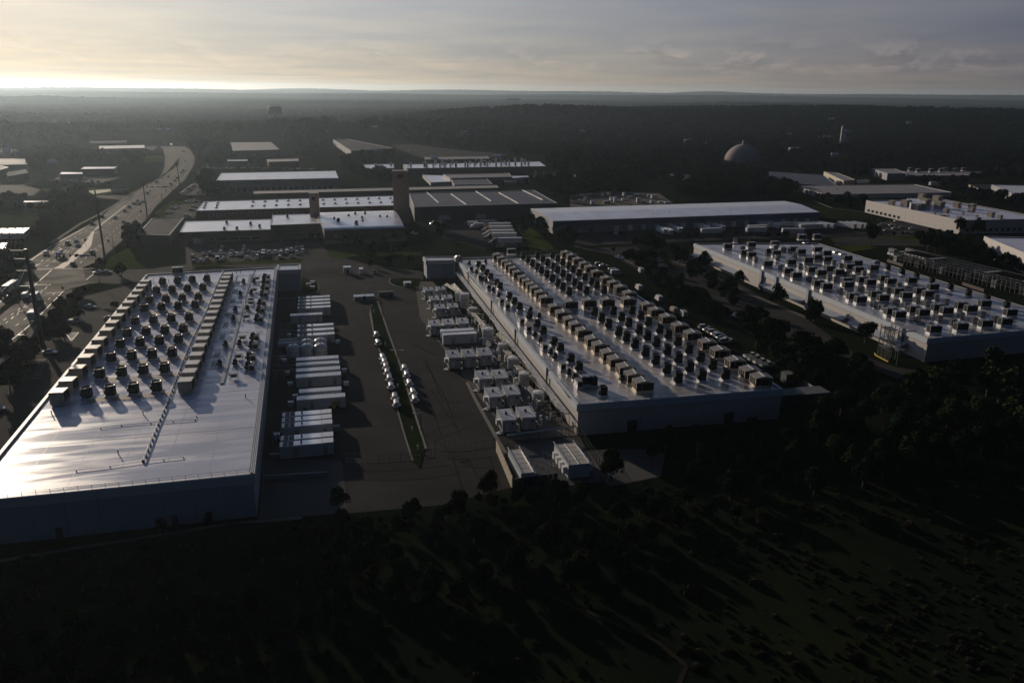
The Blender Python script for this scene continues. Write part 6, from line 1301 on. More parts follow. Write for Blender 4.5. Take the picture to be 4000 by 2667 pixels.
for i,(z,x,y,w,l) in enumerate(fb):
    sx,sy=px(z,x,y); dv=FW*FPX+RT_*(sx-2000)+UP_*(1333.5-sy); dv2=Vector((dv.x,dv.y)); sl=dv.z/dv2.length
    D_=400.
    while D_<9000:
        q=dv2.normalized()*D_; 
        if CH+sl*D_<float(terr(q.x,q.y))+9: break
        D_*=1.01
    q=dv2.normalized()*D_; W_=max(8,w/ZM[z][2]*D_/3110*1.0); hh=4.5+ (28 if 'tower block' in l else 0)+(W_*.05)
    t=thing('far_building',l,'building',(q.x,q.y,float(terr(q.x,q.y))),R(random.uniform(-10,25))); b=MB(); dd=W_*.6
    obj('wall',slab_box(W_,dd,-6,hh-1.5,M_dgrey if 'dark' in l else M_gwall,'wall'),t)
    b.add([(-W_/2-.5,-dd/2-.5,hh-1.5),(W_/2+.5,-dd/2-.5,hh-1.5),(W_/2+.5,0,hh+1),(-W_/2-.5,0,hh+1),(W_/2+.5,dd/2+.5,hh-1.5),(-W_/2-.5,dd/2+.5,hh-1.5)],[(0,1,2,3),(3,2,4,5),(0,3,5),(1,4,2),(0,5,4,1)])
    obj('roof',b.mesh('roof',M_dgrey if 'dark' in l else M_wroof),t)
    e_=Vector((q.x,q.y)).normalized(); n_=Vector((-e_.y,e_.x)); cc=Vector((q.x,q.y)); ww_=W_*.75+6; FOOT.append([tuple(cc-n_*ww_-e_*120),tuple(cc+n_*ww_-e_*120),tuple(cc+n_*ww_+e_*W_),tuple(cc-n_*ww_+e_*W_)])
# ---- substation beyond the right hall ----
Pq=[at('RT',790,1400,0),at('RT',1750,1568,0),at('RT',1450,1430,0),at('RT',870,1330,0)]
t=thing('substation','long steel-framed electrical switchyard with many dark posts beyond the right hall','substation',(Pq[0].x,Pq[0].y,0))
A_=at('C1',930,300,0); B_=at('C1',2240,640,0); d=B_-A_; nrm=Vector((-d.y,d.x,0)).normalized(); off=A_-Pq[0]
post=MB().bar((0,0,0),(0,0,5),.22).mesh('post',M_dgrey)
for i in range(34):
    for k in range(4): c=off+d*(i/33)+nrm*(k*5.5); obj('post',post,t,(c.x,c.y,0))
bm=MB()
for k in range(4):
    for z_ in (2.4,5.0): bm.bar(off+nrm*(k*5.5)+Vector((0,0,z_)),off+d+nrm*(k*5.5)+Vector((0,0,z_)),.22)
for i in range(34): bm.bar(off+d*(i/33)+Vector((0,0,5)),off+d*(i/33)+nrm*16.5+Vector((0,0,5)),.18)
obj('beam',bm.mesh('beam',M_dgrey),t)
for i in range(16):
    c=off+d*((i+.5)/16)+nrm*(2.7+5.5*(i%3)); obj('transformer',slab_box(2.6,2.6,0,3.2,M_dgrey if i%2 else M_gwall,'transformer'),t,(c.x,c.y,0),TH)
for k in (0,1):
    c=off+d*(.05+.66*k)+nrm*8; 
    for j in range(9): obj('roof_slab',slab_box(4.2,9,5.2,5.4,M_mroof,'roof_slab'),t,(c.x+d.x*.028*j,c.y+d.y*.028*j,0),math.atan2(d.y,d.x))
for i,(z,x,y) in enumerate((('RT',998,1345),('RT',1072,1365),('RT',1145,1385),('RT',1222,1410),('C1',2080,500),('C1',2185,525),('RT',835,1345))):
    P=at(z,x,y+12,0); place('cooling_cabinet',T_P,f'pale ribbed cabinet behind the switchyard, {ordw(i+1)} listed' if False else f'pale cabinet behind the switchyard, {["leftmost of four","second of four","third of four","last of four","left of the right pair","right of the right pair","lone one at its left end"][i]}','cabinet',(P.x,P.y,0),TH,'pale cabinets behind the switchyard',scale=1.5)
for i,(a_,b_) in enumerate(((('RT',785,1425),('RT',940,1475)),(('C1',1640,530),('C1',1850,600)))):
    P=at(*a_); Q=at(*b_); d_=Q-P; tag(obj('red_screen',MB().bar((0,0,.7),(d_.x,d_.y,.7),.3,None,1.4).mesh('red_screen',M_rust),None,(P.x,P.y,0)),f'dull red screen at the foot of the switchyard, {["left","right"][i]} one','screen')
# storage yard clutter: stacked white tanks and containers behind long warehouse
for i,(x,y,w,hh) in enumerate(((70,790,4,5),(215,790,2.6,5),(275,808,6,2.4),(340,790,6,2.6),(355,850,4,6),(130,845,3,6),(45,858,8,3),(95,830,4,4),(216,830,5,2.5),(455,795,3,3),(505,812,6,4.5),(488,868,4,4.5),(410,855,4,3),(640,858,7,2),(575,850,7,1.5),(-125,795,8,4),(10,790,3,4.5),(-160,862,3,7.5),(-220,855,4,4),(-90,865,4,4),(-260,790,5,3),(-350,788,9,3.2))):
    P=at('R',x,y,0); t=thing('stored_container',f'pale stored container or tank block in the yard behind the long warehouse, {ordw(i+1)}' if False else f'pale block in the gravel yard behind the long warehouse, {ordw(sorted([70,215,275,340,355,130,45,95,216,455,505,488,410,640,575,-125,10,-160,-220,-90,-260,-350]).index(x)+1)} from left','container',(P.x,P.y,0),TH+random.uniform(-.3,.3),'pale stored blocks in the gravel storage yard')
    w*=.7; hh*=.62; obj('body',slab_box(w,2.4,.2,hh,M_white if i%3 else M_tanwall,'body'),t); obj('lid',slab_box(w+.2,2.6,hh,hh+.2,M_grey,'lid'),t)
# ---------------- vehicles (length along x, nose at +x) ----------------
def loft(secs,m=None):
    """secs: (x, halfwidth bottom, halfwidth top, z0, z1)"""
    b=MB(); vs=[]
    for x,w0,w1,z0,z1 in secs: vs+=[(x,-w0,z0),(x,w0,z0),(x,w1,z1),(x,-w1,z1)]
    fs=[(3,2,1,0),tuple(len(vs)-4+i for i in range(4))]
    for k in range(len(secs)-1):
        o=4*k
        for i in range(4): fs.append((o+i,o+(i+1)%4,o+4+(i+1)%4,o+4+i))
    b.add(vs,fs,m); return b
WH={}
def wheel(r=.34,w=.24):
    k=(r,w)
    if k not in WH: WH[k]=(MB().cyl((0,-w/2,0),(0,w/2,0),r,n=12).mesh('wheel',M_tire),MB().cyl((0,-w/2-.02,0),(0,w/2+.02,0),r*.55,n=10).mesh('rim',M_grey))
    return WH[k]
CARM={}
def car_spec(kind,color):
    if (kind,color) in CARM: return CARM[(kind,color)]
    P_=paint(color)
    if kind=='sedan':
        body=loft([(-2.3,.75,.70,.42,.80),(-2.2,.9,.82,.28,.95),(-1.2,.92,.86,.22,.98),(0,.92,.87,.2,.95),(1.1,.92,.84,.22,.88),(2.0,.88,.76,.26,.74),(2.3,.72,.62,.36,.62)])
        cab=loft([(-1.75,.80,.66,.92,.98),(-1.05,.80,.62,.93,1.40),(.15,.80,.62,.93,1.42),(1.05,.80,.70,.88,.93)]); roof=loft([(-1.0,.6,.55,1.39,1.45),(.1,.6,.55,1.41,1.47)])
        wx,L_=(1.35,-1.4),4.6
    elif kind=='suv':
        body=loft([(-2.25,.85,.80,.4,1.02),(-2.1,.95,.88,.3,1.08),(0,.95,.9,.28,1.06),(1.2,.95,.86,.3,1.0),(2.1,.9,.8,.34,.88),(2.3,.75,.66,.42,.74)])
        cab=loft([(-2.15,.84,.72,1.02,1.1),(-1.9,.84,.70,1.03,1.66),(.3,.84,.68,1.03,1.68),(1.15,.84,.74,.98,1.04)]); roof=loft([(-1.85,.68,.62,1.65,1.73),(.25,.66,.6,1.67,1.74)])
        wx,L_=(1.4,-1.4),4.6
    elif kind=='pickup':
        body=loft([(-2.8,.9,.9,.5,1.1),(-2.6,.97,.95,.42,1.15),(1.4,.97,.92,.4,1.12),(2.5,.93,.85,.42,1.02),(2.8,.8,.7,.5,.85)])
        cab=loft([(-.5,.86,.74,1.08,1.16),(-.35,.86,.7,1.08,1.8),(.75,.86,.7,1.08,1.8),(1.45,.86,.76,1.06,1.12)]); roof=loft([(-.3,.68,.63,1.79,1.86),(.7,.68,.63,1.79,1.86)])
        body.box((-1.6,0,1.12),(1.9,1.6,.06),M_dark); wx,L_=(1.8,-1.8),5.6
    else: # van
        body=loft([(-2.7,.95,.9,.4,2.1),(-2.6,1.0,.93,.32,2.2),(1.2,1.0,.92,.32,2.2),(2.0,.98,.84,.34,1.3),(2.7,.85,.75,.4,1.0)])
        cab=loft([(.7,.96,.9,1.25,2.08),(1.2,.97,.9,1.25,2.1),(1.98,.94,.86,1.22,1.32)]); roof=loft([(-2.5,.88,.8,2.19,2.26),(1.1,.88,.8,2.19,2.26)]); wx,L_=(1.7,-1.7),5.4
    if kind!='pickup' or True:
        pass
    lm=MB().box((L_/2-.1,-.62,.68),(.16,.34,.14)).box((L_/2-.1,.62,.68),(.16,.34,.14)).mesh('headlight',M_white)
    tl=MB().box((-L_/2+.06,-.7,.85),(.12,.26,.16)).box((-L_/2+.06,.7,.85),(.12,.26,.16)).mesh('tail_light',M_red)
    w,rm=wheel()
    me=body.mesh('body',P_) if not body.m else None
    if me is None: 
        body.mi=[(0 if f<len(body.f)-6 else 1) for f in range(len(body.f))]; body.m=[P_,M_dark]; me=body.mesh('body')
    s=[('body',me),('glasshouse',cab.mesh('glasshouse',M_glass)),('roof',roof.mesh('roof',P_)),('headlight',lm),('tail_light',tl)]
    s+=[('wheel',w,(x,y,.34),0,[('rim',rm)]) for x in wx for y in (-.84,.84)]
    CARM[(kind,color)]=s; return s
def car(kind,color,z,x,y,head,label,group=None,cat=None,lift=.05):
    P=at(z,x,y,0); n={'sedan':'car','suv':'car','pickup':'pickup_truck','van':'van'}[kind]
    return place(n,car_spec(kind,color),label,cat or {'pickup':'pickup','van':'van'}.get(kind,'car'),(P.x,P.y,lift),head,group)
def semi_spec(tract='dark blue',L_=14.6,ref=True,tractor=True,col=M_tankw):
    s=[]
    b=MB().box((-L_/2,0,2.6),(L_,2.55,2.8)); s.append(('trailer_body',b.mesh('trailer_body',col),(0,0,0),0,[('door',MB().box((-L_-.03,-.62,2.6),(.06,1.2,2.6)).box((-L_-.03,.62,2.6),(.06,1.2,2.6)).mesh('door',M_fascia)),('top_rail',MB().box((-L_/2,-1.27,4.0),(L_,.06,.12)).box((-L_/2,1.27,4.0),(L_,.06,.12)).mesh('top_rail',M_grey))]))
    s.append(('underframe',MB().box((-L_/2,0,1.05),(L_*.95,1.0,.3)).box((-3,0,.6),(.2,1.6,1.1)).mesh('underframe',M_dark)))
    w,rm=wheel(.5,.5)
    for x in (-L_+1.6,-L_+2.9):
        for y in (-1,1): s.append(('wheel',w,(x,y,.5),0,[('rim',rm)]))
    if tractor:
        P_=paint(tract)
        s.append(('cab',loft([(-.4+1.2,1.15,1.05,.9,3.4),(2.6,1.2,1.1,.8,3.3),(3.4,1.2,1.05,.8,2.3),(4.9,1.0,.85,.8,1.9),(5.2,.9,.75,.9,1.6)]).mesh('cab',P_),(0,0,0),0,[('windscreen',loft([(2.6,1.06,1.0,2.35,3.2),(3.42,1.06,1.0,2.3,2.36)]).mesh('windscreen',M_glass)),('fairing',loft([(.9,1.0,.9,3.3,4.0),(2.4,1.05,.8,3.25,3.5)]).mesh('fairing',P_))]))
        s.append(('chassis',MB().box((1.6,0,.85),(6,.9,.3)).mesh('chassis',M_dark)))
        for x in (4.2,.4,-.9):
            for y in (-1,1): s.append(('wheel',w,(x,y,.5),0,[('rim',rm)]))
    return s
def box_truck_spec(color='white',L_=6.5):
    w,rm=wheel(.45,.4); s=[('cargo_box',MB().box((-L_/2,0,2.2),(L_,2.4,2.7)).mesh('cargo_box',M_tankw),(0,0,0),0,[('door',MB().box((-L_-.03,0,2.2),(.06,2.0,2.3)).mesh('door',M_fascia))]),
      ('cab',loft([(.1,1.05,.95,.6,2.4),(1.0,1.05,.95,.6,2.45),(1.6,1.05,.95,.6,1.6),(2.3,.95,.85,.65,1.35)]).mesh('cab',paint(color)),(0,0,0),0,[('windscreen',loft([(1.0,.92,.88,1.65,2.38),(1.62,.92,.88,1.58,1.64)]).mesh('windscreen',M_glass))]),('chassis',MB().box((-L_/2+1,0,.65),(L_+1.5,.9,.3)).mesh('chassis',M_dark))]
    for x in (1.4,-L_+1.5):
        for y in (-.95,.95): s.append(('wheel',w,(x,y,.45),0,[('rim',rm)]))
    return s
def mixer_spec():
    w,rm=wheel(.5,.5); P_=paint('white')
    s=[('cab',loft([(1.8,1.15,1.05,.8,2.9),(2.9,1.15,1.05,.8,2.9),(3.5,1.1,1.0,.8,1.9),(4.5,.95,.8,.8,1.6)]).mesh('cab',P_),(0,0,0),0,[('windscreen',loft([(2.9,1.02,.98,1.9,2.8),(3.52,1.02,.98,1.85,1.9)]).mesh('windscreen',M_glass))]),
      ('chassis',MB().box((0,0,.85),(9,1.0,.35)).mesh('chassis',M_dark)),('drum',MB().cyl((1.4,0,1.9),(-.6,0,2.3),.8,1.25,n=16,cap=True).cyl((-.6,0,2.3),(-3.4,0,2.9),1.25,.55,n=16).mesh('drum',M_tankw)),('hopper',MB().box((-3.9,0,3.0),(.9,1.2,1.0)).bar((-4,0,2.4),(-4.3,0,1.2),.5).mesh('hopper',M_dgrey))]
    for x in (3.6,-1.2,-2.5):
        for y in (-1,1): s.append(('wheel',w,(x,y,.5),0,[('rim',rm)]))
    return s
def hdg(z,a,b): p=at(z,*a); q=at(z,*b); return math.atan2(q.y-p.y,q.x-p.x)
H_near=hdg('TB',(800,150),(300,480)); H_far=hdg('TB',(300,850),(900,250))
rc3=random.Random(3)
hwy=[('TB',400,325,'suv','white',0),('TB',590,235,'suv','black',0),('TB',665,215,'sedan','silver',0),('TB',682,252,'sedan','grey',0),('TB',640,415,'suv','black',1),('TB',805,312,'suv','dark red',1),('TB',265,405,'pickup','white',0),('TB',272,650,'suv','black',0),('TB',228,700,'van','white',1),('TB',-5,975,'suv','black',1),
 ('TL',890,1342,'suv','grey',0),('TL',1007,1350,'sedan','white',0),('TL',1082,1386,'sedan','silver',1),('TL',805,1405,'pickup','dark blue',0),('TL',1090,1292,'sedan','dark red',0),('TL',1130,1258,'suv','grey',0),('TL',1175,1228,'suv','silver',0),('TL',1205,1208,'suv','black',0),('TL',1247,1210,'sedan','white',0),('TL',1215,1228,'sedan','silver',1),('TL',1290,1136,'suv','white',0),
 ('TL',1370,1040,'suv','silver',0),('TL',1405,998,'suv','white',0),('TL',1470,990,'sedan','silver',0),('TL',1550,1003,'suv','black',1),('TL',1530,1026,'sedan','white',1),('TL',1495,1054,'suv','grey',1),('TL',1590,956,'suv','black',1),('TL',1605,935,'sedan','grey',1),('TL',1530,886,'suv','silver',0),('TL',1617,856,'sedan','white',1),('TL',1545,754,'sedan','white',0),('TL',1595,765,'sedan','silver',1),('TL',1612,775,'suv','grey',1),('TL',1410,694,'sedan','white',0),('TL',1440,703,'suv','silver',0),('TL',1330,680,'sedan','white',0),('TL',1285,680,'sedan','silver',0),('TL',1505,716,'van','white',0)]
hs=sorted(hwy,key=lambda e:at(e[0],e[1],e[2],0).length)
for i,(z,x,y,k,c,dirn) in enumerate(hs):
    e=8; far_=z=='TL' and y<760
    hd=H_near if dirn==0 else H_far
    if z=='TL' and y<1100: hd=hdg('TL',(1600,880),(1250,1160)) if dirn==0 else hdg('TL',(1300,1160),(1640,880))
    if far_: hd=hdg('TL',(1600,780),(1350,680))+ (math.pi if dirn==0 else 0)
    car(k,c,z,x,y,hd,f'{c} {dict(suv="SUV").get(k,k)} driving on the highway, {ordw(i+1)} from the near end','vehicles driving on the highway')
P=at('TB',530,345,0); place('concrete_mixer',mixer_spec(),'white concrete mixer truck in the oncoming lanes beside the brick median','truck',(P.x,P.y,.05),H_near)
P=at('TB',60,680,0); P2=at('TB',180,545,3.9); place('semi_truck',semi_spec('dark blue',12),'large white box semi truck with bright roof at the left edge of the junction','truck',(P.x,P.y,.05),H_near)
P=at('TB',330,720,0); place('box_truck',box_truck_spec('dark blue',5.5),'white box truck behind the thick power pole in the near lanes','truck',(P.x,P.y,.05),H_far)
P=at('TB',310,880,0); place('box_truck',box_truck_spec('white',5.2),'white box truck with bright roof, half hidden by the thick power pole','truck',(P.x,P.y,.05),H_far)
car('sedan','white','TB',860,488,TH+math.pi,'white car with a bright glint waiting on the side street'); car('sedan','silver','TB',935,485,TH,'silver car with long bright roof line on the side street')
car('sedan','silver','TB',795,790,R(-5),'silver sedan alone in the near lot beside the left hall'); car('pickup','pale blue','TB',670,918,R(-8),'pale blue pickup with a white canopy in the near lot')
P=at('TB',640,905,0)
car('sedan','white','TB',440,1190,R(0),'white car half lost in the tree shadow of the near lot'); car('sedan','white','TB',965,892,R(-5),'pale car peeping out beside the left hall edge')
car('sedan','silver','FA',-10,300,R(10),'car at the very left edge in the dark near lot')
lot=[(20,1430),(85,1433),(145,1415),(115,1360),(175,1360),(250,1418),(300,1402),(295,1302),(278,1350),(275,1376),(385,1344),(378,1370),(437,1370),(495,1334),(490,1364),(508,1301),(552,1334),(530,1398),(598,1360),(652,1358),(636,1392),(700,1349),(697,1382),(750,1351),(810,1347),(868,1329),(868,1349),(855,1392),(925,1327),(925,1345),(967,1324),(965,1385),(1022,1312),(1022,1352),(1073,1307),(1078,1336),(5,1388),(1025,1258)]
kinds=['sedan','suv','sedan','pickup','suv','sedan','suv','van']; cols=['white','silver','grey','black','dark blue','silver','white','dark red']
rowsL=[('front',1410,9999),('third',1376,1410),('second',1340,1376),('rear',0,1340)]
for nm,lo_,hi in rowsL:
    q=sorted([p for p in lot if lo_<=p[1]<hi])
    for i,(x,y) in enumerate(q):
        c=rc3.choice(cols); k=rc3.choice(kinds)
        car(k,c,'AM',x,y,TH+math.pi/2*(1 if rc3.random()<.4 else -1),f'{c} {dict(suv="SUV").get(k,k)} in the {nm} row of the rear staff lot, {ordw(i+1)} from the left','cars in the staff lot behind the left hall',lift=.07)
for i,(x,y) in enumerate(((1600,1138),(1620,1128),(1640,1118),(1655,1104),(1670,1094),(1685,1079),(1700,1069))):
    c=rc3.choice(cols); car(rc3.choice(['sedan','suv']),c,'TL',x,y,R(30),f'{c} car in the slanted row right of the highway, {ordw(i+1)} from the front','cars in the slanted row right of the highway')
for x,y,l in ((1745,1138,'car with an orange glint by the big tree right of the highway'),(1757,1123,'white car behind the orange-glint car'),(1640,1219,'car nearest left in the trio above the sunlit roof corner'),(1670,1214,'middle car of the trio above the sunlit roof corner'),(1712,1204,'right car of the trio above the sunlit roof corner'),(1515,1270,'dark car parked on the verge near the brick works, rear pair left'),(1552,1258,'white car parked on the verge near the brick works, rear pair right'),(1470,1310,'car on the verge near the brick works, front pair left'),(1492,1299,'car on the verge near the brick works, front pair right'),(1680,1282,'dark car left of the long brick warehouse'),(1700,1255,'silver car left of the long brick warehouse'),(1645,1336,'white car parked alone just left of the brick works roof'),(1770,1026,'pale car beside the left end of the dock warehouse')):
    car(rc3.choice(['sedan','suv']),rc3.choice(['white','silver','grey']),'TL',x,y,R(15),l)
for z,x,y,k,c,h,l in (('M',922,152,'van','white',R(-80),'white van parked left of the two vehicles behind the yard'),('M',1040,155,'pickup','grey',R(-80),'grey pickup parked right of the white van behind the yard'),
 ('BM',170,1160,'sedan','white',TH,'white car at the foot of the tall tower'),('BM',1002,1282,'sedan','silver',TH,'silver car in front of the nearest parked semi trailer'),('BM',2140,1160,'pickup','white',R(-70),'white pickup at the docks of the long warehouse'),
 ('B3',265,133,'sedan','white',R(-50),'white car with a glint driving on the road right of the middle hall'),('B3',90,195,'suv','grey',TH,'grey car, rear left of the four behind the right edge units'),('B3',130,207,'sedan','pale blue',TH,'pale car, rear right of the four behind the right edge units'),('B3',215,258,'van','dark blue',TH,'dark van, left of two vans behind the right edge units'),('B3',240,272,'van','white',TH,'pale van, right of two vans behind the right edge units'),
 ('B3',600,165,'van','white',TH,'white van in the small lot left of the right hall'),('B3',625,198,'sedan','grey',TH,'dark car behind the white van, left of the right hall'),('B3',650,210,'sedan','silver',TH,'silver car beside the dark one left of the right hall'),('B3',815,105,'sedan','white',R(-20),'small white car near the rear corner of the right hall'),('B3',1000,255,'sedan','black',R(-30),'black car under the tree beside the right hall'),('B3',1290,405,'sedan','silver',R(-40),'silver car below the tree at the middle of the right hall'),('B3',1170,590,'sedan','white',R(-30),'pale car in the shade beside the crated units'),('B3',820,172,'sedan','silver',R(-20),'small car by the kerb left of the right hall'),
 ('B3',455,255,'van','white',R(95),'white van standing by a bush on the road right of the middle hall'),('B3',610,500,'van','white',R(100),'white van behind the middle of the right edge units'),('B3',825,635,'van','silver',R(100),'silver van behind the right edge units, nearest of three'),('B3',435,405,'van','white',R(100),'white van peeping over the rear right edge units'),('B3',740,605,'van','beige',R(100),'tan van with a golden glint behind the right edge units'),
 ('RT',1690,1282,'van','white',TH,'white van beside the pale building at the right edge')):
    car(k,c,z,x,y,h,l)
for i,(x,y) in enumerate(((1010,748),(1048,770),(1085,790),(1118,808),(1145,824),(1165,840),(1190,872),(1200,855))):
    c=['silver','pale blue','silver','white','pale blue','grey','silver','white'][i]; car('sedan' if i%2 else 'suv',c,'B3',x,y,TH,f'{c} car behind the right edge units, {ordw(i+1)} from the back in the long file','file of cars behind the right edge units')
for i,(x,y) in enumerate(((1425,1003),(1462,1030),(1512,1056),(1568,1085))):
    car('pickup',['white','silver','white','silver'][i],'B3',x,y,TH,f'{["white","silver","white","silver"][i]} pickup near the front right corner of the middle hall, {ordw(i+1)} from the back','pickups near the front right corner of the middle hall')
for i,(x,y) in enumerate(((745,1068),(830,1078),(880,1038),(930,1098),(1025,1112),(780,1128),(975,1152),(1140,1162),(700,1090),(860,1110))):
    c=rc3.choice(['white','silver','grey']); car('sedan',c,'RT',x,y,TH,f'{c} car in the office car park, {ordw(i+1)} placed {["rear left","centre left","rear centre, white glint","centre","right","front left","front centre","far right","left edge","middle"][i]}' if False else f'{c} car in the office car park, {["rear left","second from rear left","nearest the office wall","in the centre","right of centre","front left","front centre","front right","at the left edge","just left of centre"][i]}','cars in the office car park')
# scattered parked cars far back (single pieces, a few pixels each)
fc=[('TL',x,758) for x in range(30,560,45)]+[('AM',x,520) for x in range(160,760,30)]+[('AM',x,528) for x in range(900,1220,32)]+[('BM',x,625) for x in range(1370,1660,26)]+[('BM',80+i*34,330+i*12) for i in range(8)]+[('TL',690+i*18,788) for i in range(5)]+[('TL',440+i*60,1025) for i in range(7)]+[('TL',1840+i*30,915) for i in range(5)]
places={'TL':'near the left buildings','AM':'behind the dock warehouse','BM':'near the rear plant yard'}
from collections import defaultdict
cnt_=defaultdict(int)
for z,x,y in fc:
    P=at(z,x+rc3.uniform(-4,4),y+rc3.uniform(-4,4),0); k=places[z]
    c=rc3.choice(['white','silver','grey']); s=car_spec('sedan',c)[:3]
    cnt_[k]+=1; place('car',s,f'tiny distant {c} car parked {k}, {ordw(cnt_[k])} in the line','car',(P.x,P.y,.06),TH+rc3.choice([0,1.57]),f'tiny distant cars {k}')
# trucks on the yard behind
for i,(x,y,c) in enumerate(((895,1110,'black'),(905,1143,'dark red'),(918,1182,'silver'),(935,1212,'black'),(980,1262,'black'))):
    P=at('BM',x,y,0); place('semi_truck',semi_spec(c,13.6),f'semi truck with long white trailer in the truck yard, {ordw(i+1)} from the back','truck',(P.x,P.y,.06),TH+math.pi-.12,'semi trucks lined up in the truck yard')
P=at('BM',800,1065,0); s=[('tank',MB().cyl((-11,0,2.2),(0,0,2.2),1.15,n=18).mesh('tank',M_pipe))]+[e for e in semi_spec('grey',11) if e[0] not in('trailer_body',)]
place('tanker_truck',s,'shiny tanker semi truck behind the parked trailers','truck',(P.x,P.y,.06),TH+math.pi-.1)
for z,x,y,h,l in (('BM',745,1105,R(190),'white box truck left of the shiny tanker'),('BM',690,1088,R(190),'grey box truck at the left of the truck group'),('BM',345,1085,R(200),'white box truck alone in the left of the truck yard'),('BM',505,1025,R(10),'long grey box truck by the sawtooth hall'),('BM',650,1012,R(10),'white box truck in the row below the sawtooth hall, left'),('BM',745,1008,R(10),'white box truck in the row below the sawtooth hall, middle'),('BM',865,1012,R(10),'dark box truck in the row below the sawtooth hall, right'),
   ):
    P=at(z,x,y,0); place('box_truck',box_truck_spec('white' if 'white' in l else 'grey',6.5),l,'truck',(P.x,P.y,.06),h)
TR=semi_spec(L_=14.6,tractor=False); TR13=semi_spec(L_=13,tractor=False)
dock=[('R',545,1140,R(100)),('R',600,1148,R(100)),('R',690,1130,R(100)),('R',945,1110,R(104)),('R',1085,1108,R(104)),('R',1155,1160,TH),('R',1590,1150,TH),('R',1600,1128,TH),('R',1560,1090,R(130)),('R',1720,1100,TH),('R',1830,1095,TH),('R',1960,1165,R(0)),('R',2100,1120,TH)]
for i,(z,x,y,h) in enumerate(dock):
    P=at(z,x,y,0); place('parked_trailer',TR13,f'white box trailer parked before the long white warehouse, {ordw(i+1)} from the left','trailer',(P.x,P.y,.06),h,'box trailers in front of the long white warehouse')
for i in range(8):
    a_=at('RT',20+i*62,1125-i*1.0,0); 
    if i>=5: a_=at('RT',120+i*70,1122,0)
    place('parked_trailer',TR13,f'white box trailer in the tight stack right of the long warehouse, {ordw(i+1)} from the left','trailer',(a_.x,a_.y,.06),R(-60),'tightly stacked white trailers at right')
for i,(x,y) in enumerate(((395,680),(600,675),(1310,690))):
    P=at('RT',x,y,0); place('parked_trailer',TR13,f'blue-grey trailer behind the mauve-grey warehouse, {["left","middle","right"][i]} one','trailer',(P.x,P.y,.06),TH)
# ---------------- trees ----------------
def crown_mesh(name,seed,n,r,hgt,base,leaf,m,lobes=7,squash=1.0):
    rg=np.random.RandomState(seed); C=[]
    for i in range(lobes):
        a=rg.uniform(0,2*np.pi); q=rg.uniform(0,.62)*r; C.append((q*np.cos(a),q*np.sin(a),base+hgt*rg.uniform(.3,.78),r*rg.uniform(.34,.58),hgt*rg.uniform(.20,.34)))
    C.append((0,0,base+hgt*.5,r*.66,hgt*.46))
    idx=rg.randint(0,len(C),n); C=np.array(C)[idx]
    d=rg.normal(size=(n,3)); d/=np.linalg.norm(d,axis=1)[:,None]; d[:,2]=np.where(d[:,2]<-.35,-d[:,2]*.5,d[:,2])
    rad=rg.uniform(.62,1.08,n)**.6
    c=np.stack([C[:,0]+d[:,0]*C[:,3]*rad,C[:,1]+d[:,1]*C[:,3]*rad,C[:,2]+d[:,2]*C[:,4]*rad],1)
    nrm=d+rg.normal(size=(n,3))*.55; nrm/=np.linalg.norm(nrm,axis=1)[:,None]
    t=np.cross(nrm,rg.normal(size=(n,3))); t/=np.linalg.norm(t,axis=1)[:,None]; bt=np.cross(nrm,t)
    s=leaf*rg.uniform(.5,1.25,n)[:,None]
    v=np.stack([c-t*s-bt*s*.7,c+t*s-bt*s*.5,c+t*s*.8+bt*s*.7,c-t*s*.7+bt*s*.6],1).reshape(-1,3)
    me=bpy.data.meshes.new(name); me.vertices.add(4*n); me.vertices.foreach_set('co',v.ravel()); me.loops.add(4*n); me.loops.foreach_set('vertex_index',np.arange(4*n,dtype='i4'))
    me.polygons.add(n); me.polygons.foreach_set('loop_start',np.arange(0,4*n,4,dtype='i4')); me.update(calc_edges=True); me.materials.append(m); return me
def trunk_mesh(seed,h,r):
    rg=random.Random(seed); b=MB().cyl((0,0,-.3),(0,0,h*.55),r,r*.6,n=8).cyl((0,0,h*.55),(.2,.1,h*.8),r*.6,r*.25,n=6)
    for i in range(5):
        a=rg.uniform(0,6.28); z=h*rg.uniform(.3,.6); b.cyl((0,0,z),(math.cos(a)*h*.25,math.sin(a)*h*.25,z+h*.22),r*.35,r*.12,n=5)
    return b.mesh('trunk',M_bark)
NEAR=[(crown_mesh('crown',i,2600,3.4,7.6,.4,.30,[M_leaf,M_leaf2,M_leaf][i%3],8+i),trunk_mesh(i,7,.22)) for i in range(4)]
MID=[(crown_mesh('crown',20+i,900,3.6,7.9,.4,.50,[M_leaf,M_leaf2][i%2],8),trunk_mesh(9+i,7,.25)) for i in range(4)]
FARC=[crown_mesh('crown',40+i,420,4.6,9,.6,.82,M_canopy,7) for i in range(3)]
rt=random.Random(21)
trees=[]   # x,y,scale,label,group
def zone(z,pts,sp,label,group,smin=.8,smax=1.3,jit=.45):
    P=[at(*((z,)+p) if len(p)==2 else p) for p in pts]; Q=[(p.x,p.y) for p in P]; xs=[q[0] for q in Q]; ys=[q[1] for q in Q]
    x=min(xs)
    while x<max(xs):
        y=min(ys)
        while y<max(ys):
            a=x+rt.uniform(-jit,jit)*sp; b=y+rt.uniform(-jit,jit)*sp
            if inpoly(a,b,Q) and not any(inpoly(a,b,f) for f in FOOT): trees.append((a,b,rt.uniform(smin,smax),label,group))
            y+=sp
        x+=sp
zone('S',[(-100,2320),(700,2250),(1100,2170),(1400,2100),(1720,2050),(1980,2010),(2150,1990),(2330,1950),(2480,1930),(2620,1890),(2560,2200),(2200,2320),(1700,2420),(1200,2560),(600,2700),(-100,2700)],6.6,'dark leafy tree in the shadowed thicket across the near left foreground','trees of the near left thicket',.4,.75)
